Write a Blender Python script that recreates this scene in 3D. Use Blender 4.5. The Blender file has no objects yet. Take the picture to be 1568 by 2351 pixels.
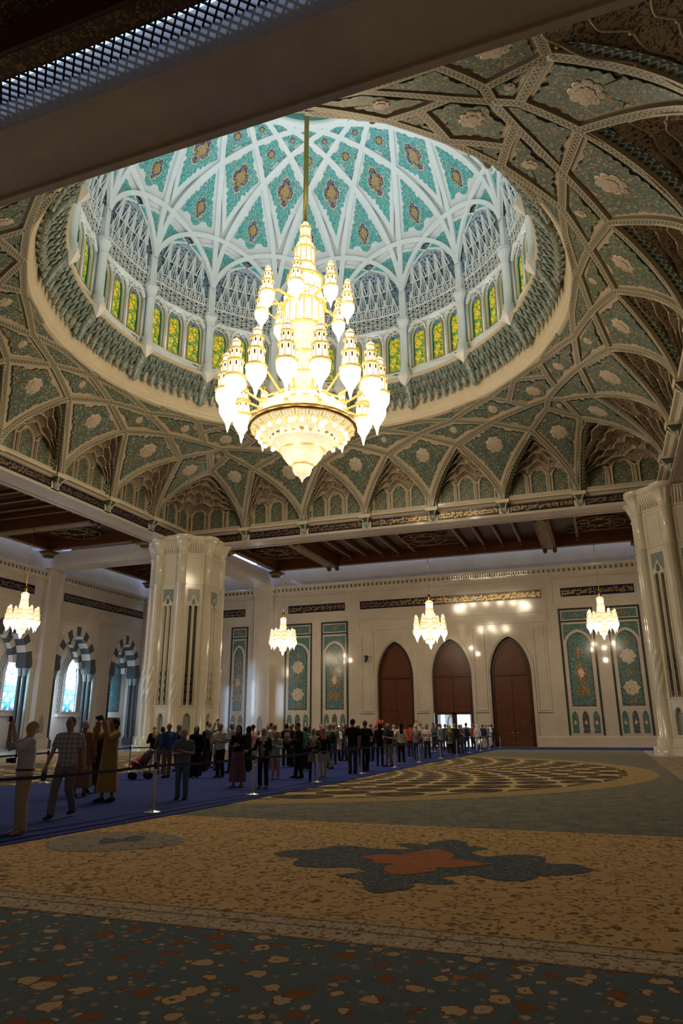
import bpy, bmesh, math, random
import numpy as np
from mathutils import Vector, Matrix
from mathutils.geometry import tessellate_polygon
random.seed(7)
PI = math.pi
sc = bpy.context.scene
COL = sc.collection
def link(o):
    COL.objects.link(o); return o

# ------------------------------------------------------------------ camera
EYE = 1.72
PITCH, ROLL, YAW, FPX = 0.29913, -0.00445, -0.350498, 1598.2
fwd = Vector((math.sin(YAW)*math.cos(PITCH), math.cos(YAW)*math.cos(PITCH), math.sin(PITCH)))
r0 = Vector((math.cos(YAW), -math.sin(YAW), 0)); u0 = r0.cross(fwd)
cr = math.cos(ROLL)*r0 + math.sin(ROLL)*u0; cu = -math.sin(ROLL)*r0 + math.cos(ROLL)*u0
cam = bpy.data.cameras.new('camera'); camo = link(bpy.data.objects.new('camera', cam))
camo.matrix_world = Matrix(((cr.x, cu.x, -fwd.x, 0), (cr.y, cu.y, -fwd.y, 0), (cr.z, cu.z, -fwd.z, EYE), (0, 0, 0, 1)))
cam.sensor_fit = 'HORIZONTAL'; cam.sensor_width = 24.0; cam.lens = FPX/1568*24.0
cam.clip_start = 0.1; cam.clip_end = 400
sc.camera = camo
# ------------------------------------------------------------------ view + world
sc.view_settings.view_transform = 'Standard'; sc.view_settings.look = 'None'
sc.view_settings.gamma = 1; sc.view_settings.use_curve_mapping = False
sc.view_settings.exposure = 0.16
cy = sc.cycles
cy.max_bounces = 6; cy.diffuse_bounces = 3; cy.glossy_bounces = 3; cy.transmission_bounces = 4; cy.transparent_max_bounces = 6
cy.sample_clamp_indirect = 4.0; cy.caustics_reflective = False; cy.caustics_refractive = False
cy.use_denoising = True; cy.use_adaptive_sampling = True; cy.adaptive_threshold = 0.025
w = bpy.data.worlds.new('sky'); sc.world = w; w.use_nodes = True
bg = w.node_tree.nodes['Background']; bg.inputs[0].default_value = (0.62, 0.80, 1.0, 1); bg.inputs[1].default_value = 3.0

# ------------------------------------------------------------------ plan of the hall (metres)
CX, CY = -13.573, 31.335          # centre of the dome
S = 18.5                          # half side of the square under the dome
YW, XL, YN, XR = 64.65, -46.9, -2.2, 19.7   # far, left, near, right walls
def lamp(name, loc, energy, col, radius=0.3, kind='POINT', **kw):
    l = bpy.data.lights.new(name, kind); l.energy = energy; l.color = col
    if kind == 'POINT': l.shadow_soft_size = radius
    for k, v in kw.items(): setattr(l, k, v)
    o = link(bpy.data.objects.new(name, l)); o.location = loc; return o
WARM = (1.0, 0.80, 0.55)
# fluorescent battens behind the sill of the drum, one per bay, washing the dome with cool white
E_COVE, E_MAIN, E_SMALL = 70.0, 4200.0, 430.0
for k in range(16):
    a = math.radians(22.5*k)
    o = lamp('cove_lamp', (CX+12.7*math.sin(a), CY+12.7*math.cos(a), 25.84), E_COVE, (0.74, 0.91, 1.0), kind='AREA', shape='RECTANGLE', size=2.8, size_y=0.12, spread=math.radians(110))
    # faces up and inwards over the dome
    d = Vector((-math.sin(a)*0.75, -math.cos(a)*0.75, 1.0))
    X = Vector((math.cos(a), -math.sin(a), 0)); Z = (-d).normalized(); Y = Z.cross(X)
    o.rotation_euler = Matrix(((X.x, Y.x, Z.x), (X.y, Y.y, Z.y), (X.z, Y.z, Z.z))).to_euler()

# ------------------------------------------------------------------ helpers
class MB:
    """collects geometry for one mesh object"""
    def __init__(s): s.v = []; s.f = []; s.m = []; s.uv = []; s.sm = []
    def face(s, pts, mat=0, uv=None, smooth=False):
        n = len(s.v); s.v += [tuple(p) for p in pts]; s.f.append(tuple(range(n, n+len(pts))))
        s.m.append(mat); s.uv.append(uv); s.sm.append(smooth)
    def grid(s, P, mat=0, uv=None, smooth=True, cu=False, flip=False):
        P = np.asarray(P, float); a, b = P.shape[:2]; n = len(s.v); s.v += [tuple(p) for p in P.reshape(-1, 3)]
        for i in range(a if cu else a-1):
            for j in range(b-1):
                i2 = (i+1) % a
                q = (n+i*b+j, n+i2*b+j, n+i2*b+j+1, n+i*b+j+1)
                if flip: q = q[::-1]
                s.f.append(q); s.m.append(mat); s.sm.append(smooth)
                if uv is None: s.uv.append(None)
                else:
                    w4 = [uv[i][j], uv[i+1][j] if i+1 < len(uv) else uv[i2][j], uv[i+1][j+1] if i+1 < len(uv) else uv[i2][j+1], uv[i][j+1]]
                    s.uv.append(w4[::-1] if flip else w4)
    def box(s, c, d, mat=0, rz=0, M=None):
        x, y, z = d[0]/2, d[1]/2, d[2]/2
        p = [Vector((i*x, j*y, k*z)) for i in (-1, 1) for j in (-1, 1) for k in (-1, 1)]
        R = Matrix.Rotation(rz, 3, 'Z') if M is None else M
        p = [R @ q + Vector(c) for q in p]
        for f in ((0, 1, 3, 2), (4, 6, 7, 5), (0, 4, 5, 1), (2, 3, 7, 6), (0, 2, 6, 4), (1, 5, 7, 3)): s.face([p[i] for i in f], mat)
    def b2(s, a, b, mat=0):
        s.box([(a[i]+b[i])/2 for i in range(3)], [abs(b[i]-a[i]) for i in range(3)], mat)
    def lathe(s, prof, n=24, c=(0, 0, 0), mat=0, a0=0, a1=2*PI, smooth=True, fl=None):
        full = abs(a1-a0-2*PI) < 1e-6
        A = np.linspace(a0, a1, n if full else n+1, endpoint=not full)
        P = np.array([[(c[0]+r*math.sin(a), c[1]+r*math.cos(a), c[2]+z) for r, z in prof] for a in A])
        s.grid(P, mat, None, smooth, cu=full)
    def tube(s, pts, rad, n=8, mat=0, caps=True, smooth=True, sx=1.0, ref=None):
        pts = [Vector(p) for p in pts]; k = len(pts)
        rad = [rad]*k if not hasattr(rad, '__len__') else rad
        rings = []
        ref = Vector(ref) if ref else None
        ov = (pts[-1]-pts[0]); ov = ov.normalized() if ov.length > 1e-6 else Vector((0, 0, 1)); q0 = Vector((0, 0, 1)) if abs(ov.z) < 0.75 else Vector((0, 1, 0))
        for i in range(k):
            t = (pts[min(i+1, k-1)] - pts[max(i-1, 0)]).normalized()
            q = ref or (q0 if abs(t.dot(q0)) < 0.97 else (Vector((0, 1, 0)) if q0.z else Vector((0, 0, 1))))
            x = t.cross(q).normalized(); y = x.cross(t)
            r = rad[i]; rx, ry = (r if hasattr(r, '__len__') else (r*sx, r))
            rings.append([pts[i] + x*(rx*math.cos(2*PI*j/n)) + y*(ry*math.sin(2*PI*j/n)) for j in range(n)])
        base = len(s.v)
        for r in rings: s.v += [tuple(p) for p in r]
        for i in range(k-1):
            for j in range(n):
                s.f.append((base+i*n+j, base+i*n+(j+1) % n, base+(i+1)*n+(j+1) % n, base+(i+1)*n+j)); s.m.append(mat); s.sm.append(smooth); s.uv.append(None)
        if caps:
            s.f.append(tuple(base+j for j in range(n))[::-1]); s.f.append(tuple(base+(k-1)*n+j for j in range(n)))
            s.m += [mat]*2; s.sm += [False]*2; s.uv += [None]*2
    def ball(s, c, r, n=12, m=8, mat=0, R=None):
        rr = r if hasattr(r, '__len__') else (r, r, r)
        base = len(s.v); R = R or Matrix.Identity(3)
        def pt(x, y, z): s.v.append(tuple(R @ Vector((x*rr[0], y*rr[1], z*rr[2])) + Vector(c)))
        pt(0, 0, -1)
        for i in range(1, m):
            t = PI*i/m
            for j in range(n): pt(math.sin(t)*math.cos(2*PI*j/n), math.sin(t)*math.sin(2*PI*j/n), -math.cos(t))
        pt(0, 0, 1); top = len(s.v)-1
        for j in range(n):
            j2 = (j+1) % n
            F = [(base, base+1+j2, base+1+j), (top, top-n+j, top-n+j2)]
            for i in range(m-2): F.append((base+1+i*n+j, base+1+i*n+j2, base+1+(i+1)*n+j2, base+1+(i+1)*n+j))
            for f in F: s.f.append(f); s.m.append(mat); s.sm.append(True); s.uv.append(None)
    def poly(s, outer, holes, fn, mat=0, uvs=1.0):
        """flat polygon with holes; fn maps (a, b) to a point"""
        L = [outer]+list(holes); fl = [p for l in L for p in l]
        T = tessellate_polygon([[Vector((p[0], p[1], 0)) for p in l] for l in L])
        n = len(s.v); s.v += [tuple(fn(*p)) for p in fl]
        for t in T: s.f.append(tuple(n+i for i in t)); s.m.append(mat); s.sm.append(False); s.uv.append([(fl[i][0]*uvs, fl[i][1]*uvs) for i in t])
    def wall(s, loop, f1, f2, mat=0, closed=True, smooth=False):
        """strip between the same outline at two depths"""
        n = len(loop)
        for i in range(n if closed else n-1):
            a, b = loop[i], loop[(i+1) % n]
            s.face([f1(*a), f1(*b), f2(*b), f2(*a)], mat, None, smooth)
    def prism(s, loop, f1, f2, mat=0, matside=None):
        s.poly(loop, [], f2, mat); s.wall(loop, f1, f2, mat if matside is None else matside)
    def mesh(s, name):
        me = bpy.data.meshes.new(name); me.from_pydata(s.v, [], s.f)
        me.polygons.foreach_set('material_index', s.m); me.polygons.foreach_set('use_smooth', s.sm)
        if any(u is not None for u in s.uv):
            l = me.uv_layers.new(name='UVMap'); flat = []
            for f, u in zip(s.f, s.uv):
                for i in range(len(f)): flat += [0.0, 0.0] if u is None else [float(u[i][0]), float(u[i][1])]
            l.data.foreach_set('uv', flat)
        me.update(); return me
    def build(s, name, mats, parent=None, loc=None, merge=False):
        me = s.mesh(name)
        for m in (mats if isinstance(mats, (list, tuple)) else [mats]): me.materials.append(m)
        if merge:
            bm = bmesh.new(); bm.from_mesh(me); bmesh.ops.remove_doubles(bm, verts=bm.verts, dist=1e-4); bmesh.ops.recalc_face_normals(bm, faces=bm.faces); bm.to_mesh(me); bm.free()
        o = link(bpy.data.objects.new(name, me)); o.parent = parent
        if loc is not None: o.location = loc
        return o
def tag(o, label=None, cat=None, group=None, kind=None):
    for k, v in (('label', label), ('category', cat), ('group', group), ('kind', kind)):
        if v: o[k] = v
    return o
def empty(name, loc=(0, 0, 0), rz=0, **kw):
    o = link(bpy.data.objects.new(name, None)); o.location = loc; o.rotation_euler = (0, 0, rz); o.empty_display_size = 0.2
    return tag(o, **kw)
def copy_tree(o, parent=None, **kw):
    c = o.copy(); COL.objects.link(c); c.parent = parent
    for ch in list(o.children): copy_tree(ch, c)
    return c
def arch(cx, z0, zs, zt, w, n=7, flat=True):
    """pointed arch outline (a, z), counter-clockwise from lower left"""
    L = [(cx-w/2, z0), (cx+w/2, z0)]
    for i in range(n+1):
        t = i/n; a = t*PI/2
        L.append((cx+w/2*(math.cos(a)*0.84+0.16*(1-t)), zs+(zt-zs)*(0.78*math.sin(a)+0.22*t)))
    for i in range(n-1, -1, -1):
        t = i/n; a = t*PI/2
        L.append((cx-w/2*(math.cos(a)*0.84+0.16*(1-t)), zs+(zt-zs)*(0.78*math.sin(a)+0.22*t)))
    return L
def inset(loop, d):
    """shrink a convex-ish loop by d (negative grows)"""
    n = len(loop); out = []
    A = sum(loop[i][0]*loop[(i+1) % n][1]-loop[(i+1) % n][0]*loop[i][1] for i in range(n))
    sg = 1 if A > 0 else -1
    for i in range(n):
        p0, p1, p2 = Vector(loop[i-1]), Vector(loop[i]), Vector(loop[(i+1) % n])
        e1 = (p1-p0); e2 = (p2-p1)
        if e1.length < 1e-9: e1 = e2
        if e2.length < 1e-9: e2 = e1
        e1.normalize(); e2.normalize()
        n1 = Vector((-e1.y, e1.x))*sg; n2 = Vector((-e2.y, e2.x))*sg
        m = n1+n2
        if m.length < 1e-6: m = n1
        m.normalize(); k = max(0.4, m.dot(n1)); out.append(tuple(p1+m*(d/k)))
    return out
def rect(x0, z0, x1, z1): return [(x0, z0), (x1, z0), (x1, z1), (x0, z1)]

# ------------------------------------------------------------------ materials
class G:
    """small node-graph builder"""
    def __init__(s, name):
        s.m = bpy.data.materials.new(name); s.m.use_nodes = True; s.t = s.m.node_tree; s.t.nodes.clear()
        s.tc = s.t.nodes.new('ShaderNodeTexCoord')
    def put(s, sock, v):
        if isinstance(v, bpy.types.NodeSocket): s.t.links.new(v, sock)
        elif isinstance(v, (tuple, list)) and len(v) == 3 and sock.type == 'RGBA': sock.default_value = (*v, 1)
        else: sock.default_value = v
    def n(s, typ, ins=(), **props):
        d = s.t.nodes.new('ShaderNode'+typ)
        for k, v in props.items(): setattr(d, k, v)
        it = ins.items() if isinstance(ins, dict) else enumerate(ins)
        for k, v in it:
            if v is not None: s.put(d.inputs[k], v)
        return d
    def ma(s, op, *a): return s.n('Math', a, operation=op).outputs[0]
    @property
    def uv(s): return s.tc.outputs['UV']
    @property
    def ob(s): return s.tc.outputs['Object']
    def mp(s, v, scale=(1, 1, 1), loc=(0, 0, 0), rot=(0, 0, 0)):
        return s.n('Mapping', {0: v, 1: loc, 2: rot, 3: scale}).outputs[0]
    def xyz(s, v): return s.n('SeparateXYZ', [v]).outputs
    def cmb(s, x, y, z=0.0): return s.n('CombineXYZ', [x, y, z]).outputs[0]
    def noise(s, v, scale, detail=2, rough=0.5, out=0):
        return s.n('TexNoise', {'Vector': v, 'Scale': scale, 'Detail': detail, 'Roughness': rough}).outputs[out]
    def vor(s, v, scale, feat='F1', rnd=1.0, metric='EUCLIDEAN', smooth=0):
        d = s.n('TexVoronoi', {'Vector': v, 'Scale': scale, 'Randomness': rnd}, feature=feat, distance=metric) if feat != 'DISTANCE_TO_EDGE' else s.n('TexVoronoi', {'Vector': v, 'Scale': scale, 'Randomness': rnd}, feature=feat)
        return d.outputs
    def lt(s, a, b): return s.ma('LESS_THAN', a, b)
    def gt(s, a, b): return s.ma('GREATER_THAN', a, b)
    def rng(s, a, lo, hi):  # smooth 0..1
        return s.n('MapRange', {0: a, 1: lo, 2: hi, 3: 0.0, 4: 1.0}).outputs[0]
    def mix(s, f, a, b):
        d = s.n('Mix', data_type='RGBA'); s.put(d.inputs[0], f); s.put(d.inputs[6], a); s.put(d.inputs[7], b); return d.outputs[2]
    def ramp(s, f, stops, interp='LINEAR'):
        d = s.n('ValToRGB', [f]); r = d.color_ramp; r.interpolation = interp
        while len(r.elements) < len(stops): r.elements.new(0.5)
        for e, (p, c) in zip(r.elements, stops): e.position = p; e.color = (*c, 1)
        return d.outputs[0]
    def bump(s, h, strength=0.3, dist=0.02): return s.n('Bump', {'Height': h, 'Strength': strength, 'Distance': dist}).outputs[0]
    def out(s, col=(0.8, 0.8, 0.8), rough=0.5, metal=0.0, em=None, es=0.0, nrm=None, spec=None, alpha=None, sample=None):
        b = s.n('BsdfPrincipled'); s.put(b.inputs['Base Color'], col); s.put(b.inputs['Roughness'], rough); s.put(b.inputs['Metallic'], metal)
        if em is not None: s.put(b.inputs['Emission Color'], em); s.put(b.inputs['Emission Strength'], es)
        if nrm is not None: s.put(b.inputs['Normal'], nrm)
        if spec is not None: s.put(b.inputs['Specular IOR Level'], spec)
        o = s.n('OutputMaterial'); s.t.links.new(b.outputs[0], o.inputs[0])
        if sample: s.m.cycles.emission_sampling = sample
        return s.m
def plain(name, col, rough=0.6, metal=0.0, vary=0.0, scale=6, spec=None, em=0):
    g = G(name)
    c = col if not vary else g.mix(g.noise(g.ob, scale, 3), tuple(x*(1-vary) for x in col), tuple(min(1, x*(1+vary)) for x in col))
    return g.out(c, rough, metal, spec=spec, **({'em': col, 'es': em} if em else {}))
def marble(name, a, b, rough=0.15, joints=0, jcol=None, scale=0.6, spec=0.5):
    g = G(name); n1 = g.noise(g.ob, scale, 5, 0.6); n2 = g.noise(g.ob, scale*9, 3, 0.6)
    f = g.ma('ADD', g.ma('MULTIPLY', n1, 0.7), g.ma('MULTIPLY', n2, 0.3))
    c = g.mix(g.rng(f, 0.35, 0.65), a, b)
    if joints:
        x, y, z = g.xyz(g.ob)[:3]; h = g.ma('ADD', x, y)
        bk = g.n('TexBrick', {'Vector': g.cmb(h, z), 'Scale': 1.0, 'Mortar Size': 0.012, 'Brick Width': joints*1.6, 'Row Height': joints, 'Color1': (1, 1, 1), 'Color2': (.96, .955, .95), 'Mortar': (.86, .85, .83)}).outputs[0]
        c = g.n('Mix', {0: 1.0, 6: c, 7: bk}, data_type='RGBA', blend_type='MULTIPLY').outputs[2]
    return g.out(c, rough, spec=spec)
def floral(name, base, base2, flowers, leaf, outline, line, s=3.0, rough=0.4, vec='uv', dens=0.30, metal=0.0, spec=0.5, rich=False):
    """dense arabesque: blossoms with dark outlines, leaves and scrolling stems on a ground colour"""
    g = G(name); v = g.uv if vec == 'uv' else g.ob
    wob = g.noise(v, s*0.7, 2, 0.5, 1)
    v2 = g.n('VectorMath', {0: v, 1: g.n('VectorMath', {0: wob, 1: (0.18/s*3,)*3}, operation='MULTIPLY').outputs[0]}, operation='ADD').outputs[0]
    col = g.mix(g.rng(g.noise(v, s*0.5, 3), 0.35, 0.65), base, base2)
    # stems: edges of a warped cell grid
    e1 = g.vor(v2, s*0.9, 'DISTANCE_TO_EDGE')[0]
    col = g.mix(g.ma('MULTIPLY', g.lt(e1, 0.035), g.gt(g.noise(v, s*1.7, 1), .47)), col, line)
    # leaves
    o2 = g.vor(v2, s*2.6); col = g.mix(g.lt(o2[0], 0.27), col, g.mix(g.lt(g.xyz(o2[1])[0], 0.5), leaf, line))
    if rich:
        q = g.vor(v2, s*2.1); qc = g.xyz(q[1]); col = g.mix(g.lt(g.ma('ADD', q[0], g.ma('MULTIPLY', g.noise(v, s*9, 1), .2)), g.ma('ADD', .24, g.ma('MULTIPLY', qc[0], .12))), col, g.mix(g.lt(qc[1], .5), flowers[0], g.mix(g.lt(qc[2], .5), line, leaf)))
    # blossoms
    o = g.vor(v2, s*1.15); x, y, z = g.xyz(o[1])[:3]
    fl = g.mix(g.lt(y, 0.45), flowers[0], g.mix(g.lt(z, 0.5), flowers[1 % len(flowers)], flowers[2 % len(flowers)]))
    pet = g.ma('ADD', o[0], g.ma('MULTIPLY', g.noise(v, s*(4 if rich else 6), 1), 0.34 if rich else 0.16))
    big = g.ma('ADD', dens+(.05 if rich else 0), g.ma('MULTIPLY', x, 0.14))
    col = g.mix(g.lt(pet, g.ma('ADD', big, 0.06)), col, outline)
    col = g.mix(g.lt(pet, big), col, fl)
    if not rich: col = g.mix(g.lt(pet, g.ma('MULTIPLY', big, 0.62)), col, outline)
    col = g.mix(g.lt(pet, g.ma('MULTIPLY', big, 0.5)), col, flowers[-1])
    return g.out(col, rough, metal, spec=spec)
def zig(name, ground, lines, edge, k=2.2, rough=0.35, dots=None):
    """chain border along u, -1..1 across v"""
    g = G(name); x, y = g.xyz(g.uv)[:2]; av = g.ma('ABSOLUTE', y)
    tri = g.ma('MULTIPLY', g.ma('ABSOLUTE', g.ma('SUBTRACT', g.ma('FRACT', g.ma('MULTIPLY', x, k)), 0.5)), 2.0)
    p = g.ma('SUBTRACT', g.ma('MULTIPLY', tri, 1.3), 0.65)
    on = g.ma('MAXIMUM', g.lt(g.ma('ABSOLUTE', g.ma('SUBTRACT', y, p)), 0.2), g.lt(g.ma('ABSOLUTE', g.ma('ADD', y, p)), 0.2))
    c = g.mix(on, ground, lines)
    c = g.mix(g.gt(av, 0.66), c, edge)
    if dots:
        fx = g.ma('SUBTRACT', g.ma('FRACT', g.ma('MULTIPLY', x, k*1.6)), 0.5)
        d = g.ma('ADD', g.ma('POWER', fx, 2.0), g.ma('MULTIPLY', g.ma('POWER', g.ma('SUBTRACT', av, 0.84), 2.0), 8.0))
        c = g.mix(g.gt(av, 0.66), c, g.mix(g.lt(d, 0.05), ground, dots))
    return g.out(c, rough)
M = {}
M['wall'] = marble('cream_wall_marble', (0.50, 0.43, 0.34), (0.60, 0.53, 0.43), 0.09, joints=1.15, spec=.9)
M['wallp'] = marble('cream_wall_marble_plain', (0.51, 0.44, 0.35), (0.60, 0.53, 0.43), 0.09, spec=.9)
M['pillar'] = marble('ivory_pillar_marble', (0.66, 0.58, 0.43), (0.74, 0.67, 0.52), 0.12)
M['beam'] = marble('grey_beige_beam_marble', (0.50, 0.43, 0.36), (0.60, 0.53, 0.45), 0.10)
M['vault'] = marble('warm_vault_marble', (0.50, 0.41, 0.28), (0.58, 0.48, 0.34), 0.35)
M['dome'] = marble('white_dome_marble', (0.76, 0.79, 0.79), (0.84, 0.87, 0.87), 0.35)
M['band'] = marble('beige_ring_marble', (0.62, 0.52, 0.36), (0.68, 0.58, 0.42), 0.3)
M['dark'] = plain('dark_slot', (0.025, 0.022, 0.02), 0.5)
M['blackm'] = plain('dark_green_marble', (0.035, 0.042, 0.038), 0.15, vary=.3)
M['vouss'] = plain('dark_grey_voussoir', (0.07, 0.075, 0.08), 0.3, vary=.2)
M['voussw'] = plain('cream_voussoir', (0.60, 0.54, 0.45), 0.2, vary=.08)
M['gcol'] = plain('green_black_column_marble', (0.05, 0.06, 0.06), 0.12, vary=.35)
M['gold'] = plain('polished_gold', (0.85, 0.56, 0.16), 0.25, 1.0)
M['gletter'] = plain('gold_lettering', (0.72, 0.50, 0.14), 0.28, 0.85)
M['navy'] = plain('navy_tile_ground', (0.012, 0.010, 0.035), 0.18)
M['steel'] = plain('brushed_steel', (0.62, 0.60, 0.57), 0.3, 1.0)
M['belt'] = plain('navy_belt', (0.018, 0.026, 0.14), 0.7)
M['blackp'] = plain('black_plastic', (0.012, 0.012, 0.013), 0.4)
M['teal'] = floral('turquoise_mosaic', (0.04, 0.30, 0.29), (0.06, 0.42, 0.40), [(0.70, 0.50, 0.14), (0.55, 0.30, 0.06), (0.78, 0.80, 0.74)], (0.50, 0.74, 0.70), (0.02, 0.10, 0.20), (0.42, 0.70, 0.68), 4.6, dens=.26)
M['navymed'] = floral('navy_gold_medallion', (0.012, 0.02, 0.13), (0.02, 0.03, 0.17), [(0.72, 0.50, 0.12), (0.80, 0.62, 0.22), (0.25, 0.50, 0.55)], (0.75, 0.52, 0.12), (0.01, 0.015, 0.10), (0.78, 0.56, 0.14), 5.5, dens=.3)
M['goldmed'] = floral('gold_medallion_heart', (0.50, 0.32, 0.06), (0.62, 0.42, 0.10), [(0.03, 0.05, 0.22), (0.25, 0.50, 0.55), (0.8, 0.7, 0.4)], (0.10, 0.07, 0.12), (0.02, 0.03, 0.15), (0.08, 0.06, 0.12), 5.5, dens=.24)
M['green'] = floral('sage_teal_vault_mosaic', (0.058, 0.105, 0.088), (0.108, 0.122, 0.075), [(0.48, 0.25, 0.05), (0.56, 0.34, 0.08), (0.36, 0.42, 0.34)], (0.22, 0.33, 0.28), (0.05, 0.10, 0.08), (0.24, 0.31, 0.24), 4.6, dens=.33)
M['greenside'] = plain('dark_teal_edge', (0.022, 0.065, 0.065), 0.4)
M['creammed'] = floral('cream_carved_medallion', (0.56, 0.46, 0.33), (0.64, 0.54, 0.40), [(0.26, 0.15, 0.08), (0.20, 0.11, 0.06), (0.62, 0.52, 0.38)], (0.18, 0.11, 0.07), (0.58, 0.48, 0.35), (0.22, 0.14, 0.09), 5.0, dens=.3)
M['rib'] = zig('green_chain_rib', (0.055, 0.085, 0.058), (0.42, 0.36, 0.24), (0.46, 0.39, 0.27), 2.4)
M['ribgold'] = zig('green_rib_with_gold_beads', (0.035, 0.085, 0.065), (0.40, 0.38, 0.28), (0.05, 0.09, 0.06), 1.8, dots=(0.75, 0.50, 0.12))
M['tile'] = floral('blue_green_wall_tile', (0.045, 0.115, 0.115), (0.06, 0.15, 0.145), [(0.30, 0.18, 0.07), (0.45, 0.46, 0.40), (0.18, 0.30, 0.28)], (0.22, 0.32, 0.30), (0.02, 0.06, 0.06), (0.26, 0.35, 0.32), 4.6, .2, dens=.25)
M['tileg'] = floral('gold_brown_tile', (0.16, 0.09, 0.03), (0.22, 0.13, 0.04), [(0.45, 0.42, 0.34), (0.35, 0.20, 0.05), (0.5, 0.5, 0.44)], (0.42, 0.30, 0.12), (0.03, 0.05, 0.05), (0.36, 0.30, 0.18), 5.0, .22)
M['tiled'] = floral('dark_blue_tile_border', (0.03, 0.05, 0.06), (0.05, 0.07, 0.08), [(0.35, 0.22, 0.12), (0.4, 0.38, 0.33), (0.1, 0.2, 0.2)], (0.22, 0.24, 0.2), (0.02, 0.02, 0.03), (0.3, 0.28, 0.22), 5.0, .22)
M['niche'] = floral('muqarnas_mosaic', (0.48, 0.40, 0.29), (0.56, 0.47, 0.34), [(0.10, 0.16, 0.16), (0.30, 0.16, 0.05), (0.42, 0.36, 0.26)], (0.12, 0.07, 0.04), (0.05, 0.035, 0.03), (0.10, 0.06, 0.04), 8.5, .4, dens=.24)
M['nichelt'] = floral('pale_carved_stucco', (0.68, 0.58, 0.43), (0.74, 0.64, 0.48), [(0.18, 0.10, 0.05), (0.44, 0.36, 0.25), (0.2, 0.13, 0.08)], (0.14, 0.08, 0.05), (0.12, 0.07, 0.05), (0.20, 0.13, 0.08), 8.5, .35, dens=.22)
M['corbel'] = floral('teal_brown_muqarnas', (0.13, 0.22, 0.22), (0.28, 0.36, 0.33), [(0.34, 0.19, 0.06), (0.45, 0.45, 0.40), (0.08, 0.16, 0.20)], (0.40, 0.38, 0.30), (0.03, 0.04, 0.05), (0.30, 0.34, 0.30), 5.0, .3, vec='ob')
M['pendant'] = floral('pale_teal_pendants', (0.30, 0.36, 0.33), (0.42, 0.44, 0.38), [(0.40, 0.22, 0.07), (0.60, 0.58, 0.50), (0.10, 0.2, 0.24)], (0.5, 0.48, 0.4), (0.05, 0.07, 0.08), (0.12, 0.24, 0.24), 5.0, .3, vec='ob')
M['lattice'] = floral('blue_white_lattice_ground', (0.22, 0.30, 0.33), (0.10, 0.22, 0.26), [(0.03, 0.04, 0.25), (0.30, 0.18, 0.05), (0.06, 0.32, 0.34)], (0.55, 0.60, 0.60), (0.02, 0.03, 0.15), (0.6, 0.66, 0.66), 3.4, .3, dens=.3)
M['kufic'] = floral('blue_white_kufic_tile', (0.35, 0.42, 0.44), (0.45, 0.52, 0.53), [(0.04, 0.06, 0.30), (0.04, 0.25, 0.28), (0.05, 0.06, 0.28)], (0.05, 0.30, 0.30), (0.03, 0.04, 0.2), (0.6, 0.66, 0.66), 4.5, .3)
M['goldbord'] = plain('gold_mosaic_border', (0.36, 0.25, 0.07), 0.35, 0.3, vary=.5, scale=30)
M['seat'] = plain('grey_green_hatch', (0.25, 0.29, 0.27), 0.3)
def hatch():
    g = G('grey_green_lattice_inlay'); x, y = g.xyz(g.uv)[:2]
    a = g.gt(g.ma('FRACT', g.ma('MULTIPLY', g.ma('ADD', x, y), 5.0)), 0.6); b = g.gt(g.ma('FRACT', g.ma('MULTIPLY', g.ma('SUBTRACT', x, y), 5.0)), 0.75)
    return g.out(g.mix(g.ma('MAXIMUM', a, b), (0.17, 0.20, 0.185), (0.33, 0.34, 0.30)), 0.3)
M['hatch'] = hatch()
def wood(name, a, b, rough=0.35, sc_=(0.6, 9, 9)):
    g = G(name); n = g.noise(g.mp(g.ob, sc_), 2.5, 4, 0.6); return g.out(g.mix(g.rng(n, .3, .7), a, b), rough, spec=.35)
M['wood'] = wood('dark_carved_teak', (0.075, 0.024, 0.007), (0.125, 0.043, 0.012))
M['woodd'] = wood('deep_brown_teak', (0.035, 0.012, 0.004), (0.06, 0.022, 0.007))
M['door'] = wood('red_brown_door_wood', (0.075, 0.022, 0.008), (0.12, 0.038, 0.014), .35, (9, 9, .5))
M['woodgold'] = floral('gilded_painted_wood', (0.07, 0.035, 0.01), (0.10, 0.055, 0.015), [(0.28, 0.17, 0.04), (0.12, 0.14, 0.08), (0.3, 0.2, 0.06)], (0.20, 0.12, 0.03), (0.03, 0.02, 0.01), (0.36, 0.24, 0.07), 4.0, .35, vec='ob')
def glass_yellow():
    g = G('yellow_green_stained_glass'); v = g.uv; o = g.vor(v, 5.0); x = g.xyz(o[1])[0]
    n = g.noise(v, 1.3, 3); c = g.ramp(g.ma('ADD', g.ma('MULTIPLY', n, .7), g.ma('MULTIPLY', x, .35)), [(0.25, (0.03, 0.16, 0.05)), (0.4, (0.20, 0.30, 0.02)), (0.55, (0.62, 0.52, 0.02)), (0.68, (0.75, 0.42, 0.01)), (0.8, (0.85, 0.75, 0.25))])
    e = g.vor(v, 5.0, 'DISTANCE_TO_EDGE')[0]; x2, y2 = g.xyz(v)[:2]
    c = g.mix(g.lt(e, .05), c, (0.05, 0.06, 0.01))
    return g.out((0.02, 0.02, 0.01), 0.2, em=c, es=0.95, sample='NONE')
M['gyellow'] = glass_yellow()
M['gframe'] = plain('green_window_reveal', (0.02, 0.16, 0.13), 0.4)
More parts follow.
